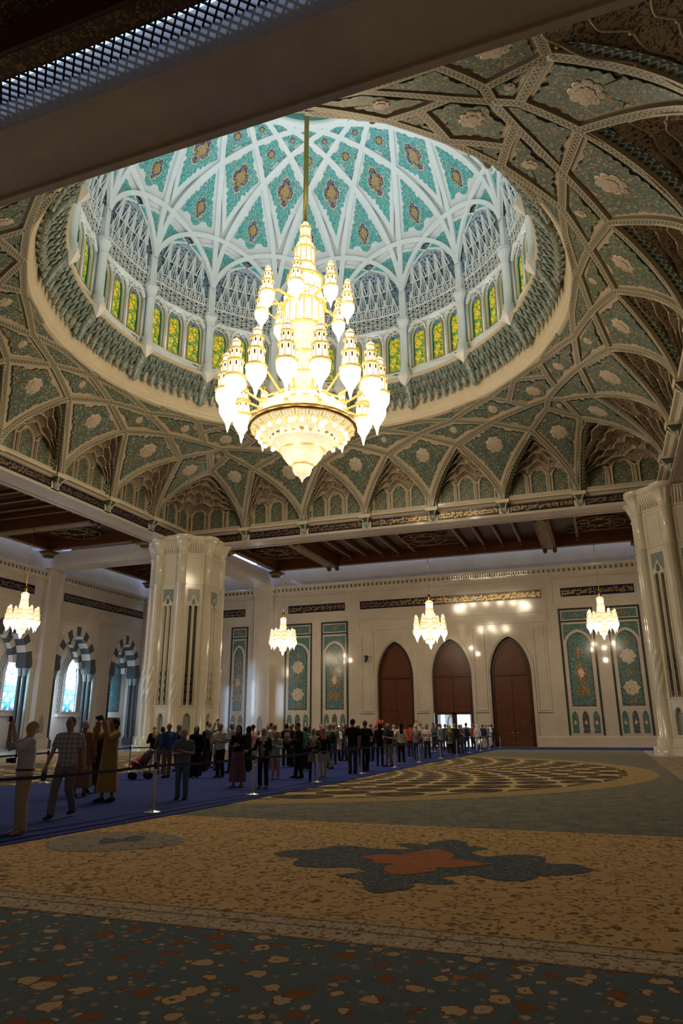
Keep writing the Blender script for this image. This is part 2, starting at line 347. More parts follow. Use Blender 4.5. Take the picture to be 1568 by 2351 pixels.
def glass_blue():
    g = G('blue_white_stained_glass'); v = g.uv; x, y = g.xyz(v)[:2]    # u -1..1, v 0..1 up
    o = g.vor(g.mp(v, (2, 7, 1)), 1.6); cx_ = g.xyz(o[1])[0]
    body = g.ramp(y, [(0.05, (0.01, 0.05, 0.07)), (0.2, (0.05, 0.30, 0.38)), (0.42, (0.10, 0.40, 0.62)), (0.55, (0.55, 0.85, 1.0)), (0.9, (0.75, 0.90, 1.0))])
    body = g.mix(g.ma('MULTIPLY', g.gt(cx_, .62), g.lt(y, .5)), body, (0.5, 0.85, 0.9))
    edge = g.mix(g.gt(cx_, .5), (0.10, 0.36, 0.75), (0.35, 0.60, 0.95))
    c = g.mix(g.gt(g.ma('ABSOLUTE', x), .66), body, edge)
    gx = g.lt(g.ma('ABSOLUTE', g.ma('SUBTRACT', g.ma('FRACT', g.ma('MULTIPLY', x, 2.0)), .5)), .05); gy = g.lt(g.ma('ABSOLUTE', g.ma('SUBTRACT', g.ma('FRACT', g.ma('MULTIPLY', y, 11.0)), .5)), .05)
    bars = g.ma('MULTIPLY', g.ma('MAXIMUM', gx, gy), g.ma('MAXIMUM', g.lt(y, .47), g.gt(g.ma('ABSOLUTE', x), .66)))
    rr = g.ma('SQRT', g.ma('ADD', g.ma('POWER', g.ma('MULTIPLY', x, 1.0), 2.0), g.ma('POWER', g.ma('MULTIPLY', g.ma('SUBTRACT', y, .74), 4.2), 2.0)))
    ring = g.lt(g.ma('ABSOLUTE', g.ma('SUBTRACT', rr, .5)), .035); fr = g.lt(g.ma('ABSOLUTE', g.ma('SUBTRACT', g.ma('ABSOLUTE', x), .66)), .03)
    c = g.mix(g.ma('MAXIMUM', bars, g.ma('MAXIMUM', ring, fr)), c, (0.02, 0.05, 0.12))
    return g.out((0.02, 0.03, 0.05), 0.2, em=c, es=6.5)
M['gblue'] = glass_blue()
M['daypanel'] = plain('daylight_slot', (0.45, 0.62, 1.0), 0.5, em=2.6)
M['daynear'] = plain('dim_daylight_slot', (0.42, 0.60, .95), 0.5, em=1.5)
def crystal(name, col, lo, hi, k=26.0):
    g = G(name); x, y, z = g.xyz(g.ob)[:3]
    ang = g.ma('ARCTAN2', x, y); fl = g.ma('ABSOLUTE', g.ma('SINE', g.ma('MULTIPLY', ang, k)))
    n = g.noise(g.ob, 9.0, 2); st = g.ma('MULTIPLY', g.ma('ADD', g.ma('MULTIPLY', fl, .5), g.ma('MULTIPLY', n, .9)), hi)
    return g.out((0.16, 0.14, 0.10), 0.1, em=col, es=g.ma('ADD', st, lo), sample='NONE')
M['crystal'] = crystal('lit_cut_crystal', (1.0, 0.83, 0.56), .3, 1.6)
M['crystal2'] = crystal('lit_frosted_crystal', (1.0, 0.82, 0.54), 0.58, .72, 40.0)
M['globe'] = crystal('lit_glass_globe', (1.0, 0.87, 0.64), .7, 1.3, 12.0)
M['crystal3'] = crystal('softly_lit_crystal', (1.0, 0.80, 0.50), 0.34, .52, 48.0)
M['goldlit'] = (lambda g: g.out((0.85, 0.56, 0.16), 0.25, 0.9, em=(1.0, 0.66, 0.20), es=g.ma('MULTIPLY', g.noise(g.ob, 14.0, 2), 0.85), sample='NONE'))(G('gilded_bronze_painted_lamplight'))  # lamplight on the gilt is put in as patchy emission; the metal is no lamp
M['golddk'] = plain('dark_gilt_rim', (0.22, 0.13, 0.03), 0.3, 0.9)

# ------------------------------------------------------------------ lettering (joined Arabic forms set by hand from right to left)
_D = {}
for _i, (_b, _n) in enumerate(zip('ءآأؤإئابةتثجحخدذرزسشصضطظعغفقكلمنهوىي', (1, 2, 2, 2, 2, 4, 2, 4, 2, 4, 4, 4, 4, 4, 2, 2, 2, 2, 4, 4, 4, 4, 4, 4, 4, 4, 4, 4, 4, 4, 4, 4, 4, 2, 2, 4))):
    _D[_b] = (0xFE80 + sum((1, 2, 2, 2, 2, 4, 2, 4, 2, 4, 4, 4, 4, 4, 2, 2, 2, 2, 4, 4, 4, 4, 4, 4, 4, 4, 4, 4, 4, 4, 4, 4, 4, 2, 2, 4)[:_i]), _n)
def shape(t):
    out = []
    for i, ch in enumerate(t):
        if ch not in _D: out.append(ch); continue
        b, n = _D[ch]
        prev = i > 0 and t[i-1] in _D and _D[t[i-1]][1] == 4
        nxt = i+1 < len(t) and t[i+1] in _D and n == 4 and _D[t[i+1]][1] > 1
        out.append(chr(b + ((3 if prev else 2) if nxt else (1 if prev else 0))))
    return ''.join(out[::-1])
VERSE = ['الله لا إله إلا هو الحي القيوم', 'لا تأخذه سنة ولا نوم له ما في السموات', 'وما في الأرض من ذا الذي يشفع عنده', 'إلا بإذنه يعلم ما بين أيديهم وما خلفهم', 'ولا يحيطون بشيء من علمه إلا بما شاء', 'وسع كرسيه السموات والأرض', 'ولا يؤوده حفظهما وهو العلي العظيم', 'بسم الله الرحمن الرحيم', 'الله نور السموات والأرض مثل نوره', 'كمشكاة فيها مصباح المصباح في زجاجة', 'نور على نور يهدي الله لنوره من يشاء', 'إن الله وملائكته يصلون على النبي']
_tc = {}
def text_mesh(txt):
    if txt not in _tc:
        c = bpy.data.curves.new('script', 'FONT'); c.body = shape(txt); c.resolution_u = 2; c.offset = 0.012
        o = link(bpy.data.objects.new('script', c)); bpy.context.view_layer.update()
        me = bpy.data.meshes.new_from_object(o.evaluated_get(bpy.context.evaluated_depsgraph_get()))
        v = np.empty(len(me.vertices)*3); me.vertices.foreach_get('co', v); v = v.reshape(-1, 3)
        f = [tuple(p.vertices) for p in me.polygons]
        COL.objects.unlink(o); bpy.data.objects.remove(o); bpy.data.curves.remove(c); bpy.data.meshes.remove(me)
        if len(v):
            v[:, 0] -= v[:, 0].min(); v[:, 0] /= max(1e-6, v[:, 0].max()); v[:, 1] -= v[:, 1].min(); v[:, 1] /= max(1e-6, v[:, 1].max())
        _tc[txt] = (v, f)
    return _tc[txt]
def inscription(mb, fn, a0, a1, b0, b1, seeds, mat=0, d=0.02):
    """two interleaved lines of script filling the field a0..a1 x b0..b1"""
    h = b1-b0
    rows = [(b0, b0+h*.66, seeds[0]), (b0+h*.38, b1, seeds[1])]
    for lo, hi, sd in rows:
        v, f = text_mesh(VERSE[sd % len(VERSE)]); n = len(mb.v)
        mb.v += [tuple(fn(a0+(a1-a0)*p[0], lo+(hi-lo)*p[1], d)) for p in v]
        for q in f: mb.f.append(tuple(n+i for i in q)); mb.m.append(mat); mb.sm.append(False); mb.uv.append(None)

# ------------------------------------------------------------------ floor, near and right walls
def struct(o, label=None, cat=None, group=None): return tag(o, label, cat, group, 'structure')
mb = MB(); mb.face([(XL-6, YN, 0), (XR, YN, 0), (XR, YW+1.5, 0), (XL-6, YW+1.5, 0)])
M['floor'] = marble('pale_stone_floor', (0.42, 0.37, 0.32), (0.50, 0.45, 0.40), 0.2)
struct(mb.build('floor', M['floor']), 'pale polished stone floor of the hall beyond the carpets', 'floor')
TOP = 18.6
for nm, a, b, lab in (('wall_near', (XL-6, YN), (XR, YN), 'plain cream marble wall behind the viewpoint'), ('wall_right', (XR, YN), (XR, YW+1.5), 'plain cream marble wall on the right side of the hall')):
    mb = MB(); mb.face([(a[0], a[1], 0), (b[0], b[1], 0), (b[0], b[1], TOP), (a[0], a[1], TOP)])
    struct(mb.build(nm, M['wall']), lab, 'wall')

# ------------------------------------------------------------------ far wall with the three great doors
def fw(a, z, d=0.0): return (a, YW-d, z)
DOORS = [(-18.38, 3.55), (-13.02, 3.65), (-7.72, 3.6)]
BASE = 0.88
wall_far = struct(empty('wall_far', (0, 0, 0)), 'far cream marble wall with three tall arched doors and tile panels', 'wall')
TILES = [(-37.9, 1.95), (-34.9, 1.95), (-28.27, 2.93), (-24.42, 2.82), (-1.75, 2.90), (2.15, 2.70)]
mb = MB()
holes = [arch(x, 0.0, 6.3, 9.45, wd, 8) for x, wd in DOORS]
# wall face is cut in vertical strips so that the door openings reach the floor
xs = [XL]
def strip_with_door(x0, x1, x, wd):
    L = arch(x, 0, 6.3, 9.45, wd, 10)
    up = L[1:]+[L[0]]                      # from lower right over the top to lower left
    mb.poly([(x0, 0)] + up[::-1] + [(x1, 0), (x1, TOP), (x0, TOP)], [], fw)
mb.poly(rect(XL, 0, -21.05, TOP), [], fw)
strip_with_door(-21.05, -15.7, *DOORS[0]); strip_with_door(-15.7, -10.37, *DOORS[1]); strip_with_door(-10.37, -5.0, *DOORS[2])
mb.poly(rect(-5.0, 0, XR, TOP), [], fw)
for x, wd in DOORS:
    L = arch(x, 0, 6.3, 9.45, wd, 10); seq = L[1:]+[L[0]]
    mb.wall(seq, lambda a, z: fw(a, z, 0), lambda a, z: fw(a, z, -0.75), closed=False)
mb.build('facing', M['wall'], wall_far)
# plinth, cornice and flat raised mouldings
mb = MB()
for x0, x1 in ((XL, -33.6), (-30.3, -20.3), (-16.5, -15.0), (-11.05, -9.65), (-5.8, 5.0), (7.5, XR)):
    mb.b2((x0, YW-0.35, 0), (x1, YW, BASE-0.1)); mb.prism([(x0, BASE-0.1), (x1, BASE-0.1), (x1, BASE), (x0, BASE)], lambda a, z: fw(a, z, 0), lambda a, z: fw(a, z, .3 if z < BASE-.05 else .12))
mb.build('plinth', M['wallp'], wall_far)
mb = MB()
prof = [(14.75, .0), (14.78, .12), (14.95, .14), (15.30, .16), (15.36, .30), (15.50, .36), (15.56, .36), (15.6, .0)]
for (z0, d0), (z1, d1) in zip(prof[:-1], prof[1:]): mb.face([fw(XL, z0, d0), fw(XR, z0, d0), fw(XR, z1, d1), fw(XL, z1, d1)])
x = XL+.2
while x < XR-.3:   # frieze of small merlons
    mb.prism([(x, 14.97), (x+.3, 14.97), (x+.22, 15.12), (x+.26, 15.2), (x+.15, 15.29), (x+.04, 15.2), (x+.08, 15.12)], lambda a, z: fw(a, z, .14), lambda a, z: fw(a, z, .2))
    mb.poly([(x+.3, 14.98), (x+.44, 14.98), (x+.44, 15.26), (x+.3, 15.26)], [], lambda a, z: fw(a, z, .165), 1)
    x += .44
mb.build('cornice', [M['wallp'], M['vouss']], wall_far)
def frame(mb, loop, wd, fn, d, mat=0, d0=0.0):
    """raised moulding following a closed outline"""
    inn = inset(loop, wd)
    n = len(loop)
    for i in range(n):
        j = (i+1) % n
        mb.face([fn(*loop[i], d), fn(*loop[j], d), fn(*inn[j], d), fn(*inn[i], d)], mat)
        mb.face([fn(*loop[i], d0), fn(*loop[j], d0), fn(*loop[j], d), fn(*loop[i], d)], mat)
        mb.face([fn(*inn[i], d), fn(*inn[j], d), fn(*inn[j], d0), fn(*inn[i], d0)], mat)
mb = MB()
for r in ((-21.75, 3.05, -20.45, 10.35), (-16.4, 3.05, -15.15, 10.35), (-11.0, 3.05, -9.85, 10.35), (-5.6, 3.0, -4.4, 10.3)): 
    frame(mb, rect(*r), .14, fw, .09); mb.b2((r[0]-.05, YW-.12, r[1]-.16), (r[2]+.05, YW, r[1]-.04))
frame(mb, rect(-21.95, 10.6, -4.15, 11.62), .14, fw, .1); frame(mb, rect(-21.95, 10.6, -4.15, 14.4), .06, fw, .03)
frame(mb, rect(-31.0, 11.95, -22.6, 14.4), .1, fw, .05); frame(mb, rect(-3.6, 11.95, 4.6, 14.4), .1, fw, .05); frame(mb, rect(-38.9, 11.95, -33.3, 14.4), .1, fw, .05)
for x, wd in DOORS: frame(mb, arch(x, -.3, 6.3, 9.75, wd+.55, 10), .13, fw, .1)
mb.build('raised_moulding', M['wallp'], wall_far)
# inscription bands of the far wall
for i, (a0, a1, sd) in enumerate(((-29.45, -23.3, (0, 1)), (-21.75, -4.48, (3, 4)), (-2.82, 3.3, (6, 2)), (-38.2, -34.33, (8, 9)))):
    mb = MB(); frame(mb, rect(a0-.1, 12.6, a1+.1, 13.6), .1, fw, .05, 0); mb.poly(rect(a0, 12.7, a1, 13.5), [], lambda a, z: fw(a, z, .03), 1)
    b = mb.build('inscription_band', [M['wallp'], M['navy']], wall_far)
    m2 = MB(); n = max(1, round((a1-a0)/4.4))
    for k in range(n):
        q0 = a0+.1+(a1-a0-.2)*k/n; q1 = a0+.1+(a1-a0-.2)*(k+1)/n
        inscription(m2, lambda a, z, d: fw(a, z, .03+d), q0, q1, 12.76, 13.44, (sd[0]+k, sd[1]+2*k))
    m2.build('gold_lettering', M['gletter'], b)
# tall tile panels in black marble frames
def tile_panel(x, wd, fn, parent, three=3, z1=11.65, alt=False):
    p = empty('tile_panel'); p.parent = parent
    x0, x1 = x-wd/2, x+wd/2
    mb = MB(); bw = .17
    for r in (rect(x0, .95, x0+bw, z1), rect(x1-bw, .95, x1, z1), rect(x0+bw, z1-bw, x1-bw, z1), rect(x0+bw, 10.42, x1-bw, 10.57)):
        mb.prism(r, lambda a, z: fn(a, z, 0), lambda a, z: fn(a, z, .06))
    mb.build('black_marble_frame', M['blackm'], p)
    mb = MB(); q0, q1 = x0+bw, x1-bw
    tile_out = arch(x, 3.27, 8.5, 9.55, wd-.92, 6)
    # scalloped top
    so = inset(tile_out, -.22)
    mb.poly(rect(q0, .95, q1, 10.42), [], lambda a, z: fn(a, z, .02))
    mb.poly(rect(q0, 10.57, q1, z1-bw), [], lambda a, z: fn(a, z, .02))
    mb.build('marble_ground', M['wallp'], p)
    mb = MB(); mb.poly(rect(q0+.1, 10.67, q1-.1, z1-bw-.1), [], lambda a, z: fn(a, z, .04), 0)
    mb.poly([(x, 10.82), (x+.32, 11.04), (x, 11.26), (x-.32, 11.04)], [], lambda a, z: fn(a, z, .05), 1)
    # spandrel
    hw = wd/2-bw-.12
    top = [(t, z) for t, z in so[2:] if z > 8.55]
    top.sort(); mb.poly([(x-hw, 8.6)]+[(x-hw, 10.25), (x+hw, 10.25), (x+hw, 8.6)]+[(a, min(10.1, z)) for a, z in reversed(top) if abs(a-x) < hw-.02], [], lambda a, z: fn(a, z, .04), 0)
    mb.build('spandrel_tile', [M['tile'], M['tileg']], p)
    mb = MB(); mb.prism(so, lambda a, z: fn(a, z, .02), lambda a, z: fn(a, z, .045), 0)
    mb.poly(tile_out, [], lambda a, z: fn(a, z, .055), 1); mb.poly(inset(tile_out, .16), [], lambda a, z: fn(a, z, .062), 2)
    for zc, h, w_, m_ in ((7.35, .62, .62, 4), (4.75, .62, .62, 4), (6.05, .36, .3, 3), (8.5, .3, .24, 3), (3.75, .25, .3, 3), (7.35, .3, .3, 3), (4.75, .3, .3, 3)) if alt else ((6.05, .95, .55, 3), (4.55, .5, .6, 3), (7.75, .5, .36, 3), (6.05, .42, .24, 4)):
        mb.poly([(x+w_*(1+.12*math.cos(8*t))*math.sin(t)*(.55+.45*abs(math.sin(t))), zc+h*math.cos(t)*(1+.1*math.cos(8*t))) for t in np.linspace(0, 2*PI, 28, endpoint=False)], [], lambda a, z: fn(a, z, .07+.004*(m_ == 4)), m_)
    mb.build('arched_tile', [M['wallp'], M['tiled'], M['tile'], M['tileg'], M['creammed']], p)
    st = (wd-2*bw)/three
    for k in range(three):
        xc = x0+bw+st*(k+.5); mb = MB(); L = arch(xc, 1.1, 2.4, 2.9, st*.62, 5)
        mb.poly(inset(L, -.07), [], lambda a, z: fn(a, z, .035), 1); mb.poly(L, [], lambda a, z: fn(a, z, .05), 0)
        mb.poly([(xc, 1.75), (xc+.12, 1.95), (xc, 2.2), (xc-.12, 1.95)], [], lambda a, z: fn(a, z, .058), 2)
        mb.build('arched_tile', [M['tile'] if k % 2 == 0 else M['tiled'], M['wall'], M['creammed']], p)
for i, (x, wd) in enumerate(TILES): tile_panel(x, wd, fw, wall_far, 2 if wd < 2 else 3, alt=i in (2, 5))
# pilasters on the far wall
def pilaster(x, fn, parent, hw=.95, d=.7):
    mb = MB()
    for (a0, a1, z0, z1, dd) in ((x-hw, x+hw, 0, 15.6, d), (x-hw-.12, x+hw+.12, 0, .9, d+.12)):
        L = rect(a0, z0, a1, z1); mb.prism(L, lambda a, z: fn(a, z, 0), lambda a, z: fn(a, z, dd))
    for z0, z1, e in ((14.6, 15.1, .06), (15.1, 15.6, .14)): 
        L = rect(x-hw-e, z0, x+hw+e, z1); mb.prism(L, lambda a, z: fn(a, z, 0), lambda a, z: fn(a, z, d+e))
    f2 = lambda a, z, q=0: fn(a, z, d+q)
    frame(mb, rect(x-.6, 3.35, x+.6, 11.7), .08, f2, .04); frame(mb, rect(x-.6, .98, x+.6, 3.2), .08, f2, .04)
    mb.poly(arch(x, 1.3, 2.2, 2.8, .62, 5), [], lambda a, z: fn(a, z, d+.02), 1)
    return mb.build('pilaster', [M['wallp'], M['hatch']], parent)
pilaster(-32.0, fw, wall_far); pilaster(5.9, fw, wall_far)

# the doors
M['outside'] = plain('sunlit_white_courtyard', (0.85, 0.85, 0.83), 0.8)
for i, (x, wd) in enumerate(DOORS):
    d = struct(empty('door_%d' % (i+1), (x, YW, 0)), ['leftmost of the three tall arched dark wood doors, closed behind the crowd', 'middle arched dark wood door standing partly open to bright daylight', 'rightmost tall arched dark wood door, closed and clear of the crowd'][i], 'door')
    f0 = lambda a, z, q=0: (a, .55-q, z)
    mb = MB(); L = arch(0, 0, 6.3, 9.4, wd-.02, 10); I = inset(L, .28)
    I = [(a, max(0, z)) if z < .4 else (a, z) for a, z in I]
    for k in range(len(L)):
        if k == 0: continue
        j = (k+1) % len(L)
        mb.face([f0(*L[k], .12), f0(*L[j], .12), f0(*I[j], .12), f0(*I[k], .12)]); mb.face([f0(*I[k], .12), f0(*I[j], .12), f0(*I[j], -.1), f0(*I[k], -.1)])
    mb.b2((-wd/2+.2, .40, 6.02), (wd/2-.2, .62, 6.12)); mb.build('door_frame', M['woodd'], d)
    hw = wd/2-.27
    mb = MB(); T = [(a, z) for a, z in I if z > 6.1]; T = [(hw, 6.1)]+[p for p in I[1:] if p[1] > 6.12]+[(-hw, 6.1)]
    mb.poly(T, [], lambda a, z: f0(a, z, .02)); frame(mb, [(a*.86, 6.25+(z-6.1)*.86) for a, z in T], .08, f0, .06, 0, .02); mb.build('arched_overpanel', M['door'], d)
    for sgn in (-1, 1):
        if i != 1: parts = [('door_leaf', 0.02, 6.02)]
        else: parts = [('door_leaf', 2.88, 6.02)]
        for nm, z0, z1 in parts:
            mb = MB(); mb.b2((min(sgn*.015, sgn*hw), .50, z0), (max(sgn*.015, sgn*hw), .58, z1))
            nrow = 4 if i != 1 else 2
            for r in range(nrow):
                h = (z1-z0)/nrow; frame(mb, rect(*sorted((sgn*.16, sgn*(hw-.14)))[:1], z0+h*r+.12, sorted((sgn*.16, sgn*(hw-.14)))[1], z0+h*(r+1)-.12), .06, lambda a, z, q=0: (a, .50-q, z), .025)
            lf = mb.build(nm, M['door'], d)
            st = MB()
            for r in range(int((z1-z0)/.62)):
                for c in range(3): st.ball((sgn*(.2+c*(hw-.4)/2), .49, z0+.3+r*.62), .035, 6, 4)
            st.build('brass_stud', M['gold'], lf)
            if i != 1:
                hb = MB(); hb.ball((sgn*.22, .46, 1.15), .07, 8, 6); hb.build('brass_knob', M['gold'], lf)
    if i == 1:   # the low wicket of the middle door stands open
        for sgn in (-1, 1):
            mb = MB(); xh = sgn*hw; mb.box((xh-sgn*.1, .95, 1.44), (.08, .8, 2.86)); mb.build('open_wicket_leaf', M['woodd'], d)
        mb = MB(); mb.b2((-.22, .5, 0), (.22, .6, 2.9)); mb.b2((-hw, .5, 2.72), (hw, .6, 2.9)); mb.build('door_mullion', M['woodd'], d)
mb = MB(); mb.face([(-30, YW+1.5, -.02), (5, YW+1.5, -.02), (5, YW+30, -.02), (-30, YW+30, -.02)]); struct(mb.build('ground', M['outside']), 'sunlit white courtyard paving seen through the open middle door', 'courtyard')
mb = MB(); mb.b2((-15.1, YW+6, 0), (-13.9, YW+6.4, 3.2)); frame(mb, arch(-14.5, .3, 2, 2.8, .7), .1, lambda a, z, q=0: (a, YW+6-q, z), .06, 1); struct(mb.build('trim_1', [M['outside'], M['hatch']]), 'carved pale pier outside, seen through the left opening of the middle door', 'pier')
# backs of the closed doorways keep daylight out
mb = MB()
for x, wd in (DOORS[0], DOORS[2]): mb.b2((x-wd/2-.2, YW+.7, 0), (x+wd/2+.2, YW+.8, 10))
mb.b2((DOORS[1][0]-2.1, YW+.7, 2.9), (DOORS[1][0]+2.1, YW+.8, 10))
mb.build('backing', M['woodd'], wall_far)

# ------------------------------------------------------------------ left wall: striped arches with stained glass alcoves
def lw(a, z, d=0.0): return (XL+d, a, z)
ARCHES = [(37.6, 5.65), (46.2, 5.65), (54.6, 5.65), (62.1, 4.95)]
wall_left = struct(empty('wall_left'), 'left cream marble wall pierced by grey and cream striped arches', 'wall')
mb = MB(); y = YN
cuts = [YN, 33.4, 41.8, 50.4, 58.6, YW]
mb.poly(rect(YN, 0, 33.4, TOP), [], lw)
for (yc, wd), y0, y1 in zip(ARCHES, cuts[1:-1], cuts[2:]):
    L = arch(yc, 0, 7.4, 11.05, wd, 10); up = (L[1:]+[L[0]])[::-1]
    mb.poly([(y0, 0)]+up+[(y1, 0), (y1, TOP), (y0, TOP)], [], lw)
mb.build('facing', M['wall'], wall_left)
mb = MB()
for (z0, d0), (z1, d1) in zip(prof[:-1], prof[1:]): mb.face([lw(YN, z0, d0), lw(YW, z0, d0), lw(YW, z1, d1), lw(YN, z1, d1)])
x = 30.0
while x < YW-.4:
    mb.prism([(x, 14.97), (x+.3, 14.97), (x+.22, 15.12), (x+.26, 15.2), (x+.15, 15.29), (x+.04, 15.2), (x+.08, 15.12)], lambda a, z: lw(a, z, .14), lambda a, z: lw(a, z, .2))
    mb.poly([(x+.3, 14.98), (x+.44, 14.98), (x+.44, 15.26), (x+.3, 15.26)], [], lambda a, z: lw(a, z, .165), 1); x += .44
mb.build('cornice', [M['wallp'], M['vouss']], wall_left)
mb = MB()
for y0, y1 in ((33.3, 34.7), (41.2, 43.0), (49.7, 51.3), (57.7, 59.5)): 
    frame(mb, rect(y0+.15, 3.45, y1-.15, 11.7), .08, lw, .05); frame(mb, rect(y0+.15, 1.0, y1-.15, 3.3), .08, lw, .05); mb.b2((XL, y0, 0), (XL+.2, y1, .9))
    mb.poly(arch((y0+y1)/2, 1.3, 2.4, 2.95, .5, 5), [], lambda a, z: lw(a, z, .02), 1)
frame(mb, rect(33.6, 11.95, 49.3, 14.5), .1, lw, .05); frame(mb, rect(51.5, 11.95, YW-.1, 14.5), .1, lw, .05)
mb.build('raised_moulding', [M['wallp'], M['hatch']], wall_left)
for a0, a1, sd in ((34.5, 48.3, (2, 5)), (52.05, 64.5, (0, 9))):
    mb = MB(); mb.poly(rect(a0, 13.12, a1, 13.9), [], lambda a, z: lw(a, z, .03), 0); b = mb.build('inscription_band', [M['navy']], wall_left)
    m2 = MB()
    for k in range(3): q0 = a0+.1+(a1-a0-.2)*k/3; inscription(m2, lambda a, z, d: lw(a0+a1-a, z, .03+d), q0, q0+(a1-a0-.2)/3, 13.18, 13.84, (sd[0]+k, sd[1]+2*k))
    m2.build('gold_lettering', M['gletter'], b)
pilaster(50.35, lw, wall_left, .85, .6)
def voussoirs(yc, wo, so, ao, wi, si, ai, x0, x1, parent, n=17):
    """ring of alternately dark and light wedges"""
    def curve(wd, zs, za, t):   # t -1..1
        a = (1-abs(t))*PI/2; q = 1-abs(t); s_ = -1 if t < 0 else 1
        return (yc+s_*wd/2*(math.cos(a)*.84+.16*(1-q)), zs+(za-zs)*(.78*math.sin(a)+.22*q))
    mb = MB()
    for k in range(n):
        T = np.linspace(-1+2*k/n, -1+2*(k+1)/n, 5)
        O = [curve(wo, so, ao, t) for t in T]; I = [curve(wi, si, ai, t) for t in T]; m_ = (k+n//2) % 2
        if k == n//2: O[2] = (yc, ao); I[2] = (yc, ai)
        loop = O+I[::-1]
        for i in range(4):
            mb.face([(x0, *O[i]), (x0, *O[i+1]), (x0, *I[i+1]), (x0, *I[i])], m_); mb.face([(x0, *I[i]), (x0, *I[i+1]), (x1, *I[i+1]), (x1, *I[i])], m_)
            mb.face([(x1, *O[i]), (x1, *O[i+1]), (x1, *I[i+1]), (x1, *I[i])], m_)
    return mb.build('striped_arch', [M['vouss'], M['voussw']], parent)
XB = XL-1.65   # back wall of the alcoves
for i, (yc, wd) in enumerate(ARCHES):
    if i == 0: continue
    voussoirs(yc, wd, 7.4, 11.05, wd-1.45, 7.4, 10.2, XL+.01, XL-1.0, wall_left, 13)
    voussoirs(yc, wd-.2, 7.2, 10.6, wd-2.3, 7.2, 9.45, XL-1.02, XL-1.5, wall_left, 11)
    o = lamp('daylight', (XL-.5, yc-wd/2+.85, 4.2), 150.0, (.50, .68, 1.0), kind='AREA', shape='RECTANGLE', size=1.2, size_y=5.5); o.rotation_euler = (PI/2, 0, .62)  # added fill lamp to blue the alcove; no window stands on this jamb
    for sg in (-1, 1):
        c = empty('column_pair', (XL-.5, yc+sg*(wd/2-.36), 0)); c.parent = wall_left
        mb = MB(); mb.b2((-.55, -.4, 6.85), (.56, .4, 7.4)); mb.b2((-.5, -.34, 6.7), (.5, .34, 6.85)); mb.b2((-.5, -.36, 0), (.5, .36, .7)); mb.build('impost_and_plinth', M['vouss'], c)
        for q in (-.28, .28):
            mb = MB(); mb.lathe([(.26, .7), (.26, .85), (.2, .95), (.185, 1.05), (.175, 5.9), (.2, 5.95), (.19, 6.02)], 14, (q, 0, 0)); s_ = mb.build('column_shaft', M['gcol'], c)
            mb = MB(); mb.lathe([(.19, 6.0), (.2, 6.15), (.27, 6.5), (.29, 6.72)], 8, (q, 0, 0), smooth=False); mb.build('carved_capital', M['hatch'], s_)
for yy in (37.6, 29.2, 20.8): o = lamp('daylight', (XL+.3, yy, 5.6), 190.0, (.66, .80, 1.0), kind='AREA', shape='RECTANGLE', size=1.7, size_y=4.6); o.rotation_euler = (PI/2, 0, -PI/2)  # added area lamps brightening the left side, standing in for unmodelled windows out of view
mb = MB()
def bw_(a, z, d=0.0): return (XB+d, a, z)
WIN = [(48.75, 1.75), (56.15, 1.72)]
holes = [arch(y, 3.15, 6.3, 8.15, w_, 8) for y, w_ in WIN]
mb.poly(rect(41, 0, YW, 12), holes, bw_)
mb.face([(XB, YW-.02, 0), (XL, YW-.02, 0), (XL, YW-.02, 12), (XB, YW-.02, 12)]); mb.face([(XB, 41, 0), (XL, 41, 0), (XL, 41, 12), (XB, 41, 12)]); mb.face([(XB, 41, 12), (XL, 41, 12), (XL, YW, 12), (XB, YW, 12)])
for y0, y1 in ((49.3, 51.6), (57.75, 59.55)): mb.b2((XB, y0, 0), (XL-.01, y1, 12))
mb.build('alcove_wall', M['wallp'], wall_left)
mb = MB()
for yc, w_ in WIN: 
    mb.b2((XB, yc-1.7, 2.72), (XB+.3, yc+1.7, 2.95))
    frame(mb, arch(yc, 3.1, 6.3, 8.3, w_+.3, 8), .13, bw_, .08)
mb.build('window_sill_and_surround', M['wallp'], wall_left)
# pierced lattice beside the windows
mb = MB()
for yc, w_ in WIN:
    A = arch(yc, 3.15, 6.9, 9.6, 3.5, 8); I = arch(yc, 3.15, 6.3, 8.4, w_+.45, 8)
    for k in range(-22, 23):
        for sg in (-1, 1):
            prev = None
            for t in np.linspace(0, 7, 57):
                z = 3.1+t; a = yc+k*.32+sg*(t*.55 % 1e9)-sg*1.9
                def ins(Lp, a, z):
                    h = max((q[1] for q in Lp)); sp = 6.9 if Lp is A else 6.3; hw = (3.5 if Lp is A else w_+.45)/2
                    if z > h: return False
                    if z > sp: hw = hw*(1-((z-sp)/(h-sp))**1.7)
                    return abs(a-yc) < hw
                ok = ins(A, a, z) and not ins(I, a, z)
                if ok and prev: mb.b2((0, 0, 0), (0, 0, 0)) if False else mb.face([bw_(prev[0]-.03, prev[1], .03), bw_(prev[0]+.03, prev[1], .03), bw_(a+.03, z, .03), bw_(a-.03, z, .03)])
                prev = (a, z) if ok else None
mb.build('pierced_lattice', M['hatch'], wall_left)
for i, (yc, w_) in enumerate(WIN):
    o = struct(empty('window_%d' % (i+1), (XB, yc, 0)), ['pointed stained glass window glowing white and blue at the left edge', 'pointed stained glass window glowing white and blue behind the plaid shirt man'][i], 'window')
    L = arch(0, 3.15, 6.3, 8.15, w_, 8); mb = MB(); n = len(mb.v)
    T = tessellate_polygon([[Vector((p[0], p[1], 0)) for p in L]])
    for t in T: mb.face([(-.1, *L[k]) for k in t], 0, [(L[k][0]/(w_/2), (L[k][1]-3.15)/5.0) for k in t])
    mb.build('stained_glass', M['gblue'], o)
    mb = MB(); frame(mb, L, .05, lambda a, z, q=0: (-.1+q, a, z), .06); mb.build('leaded_frame', M['blackp'], o)
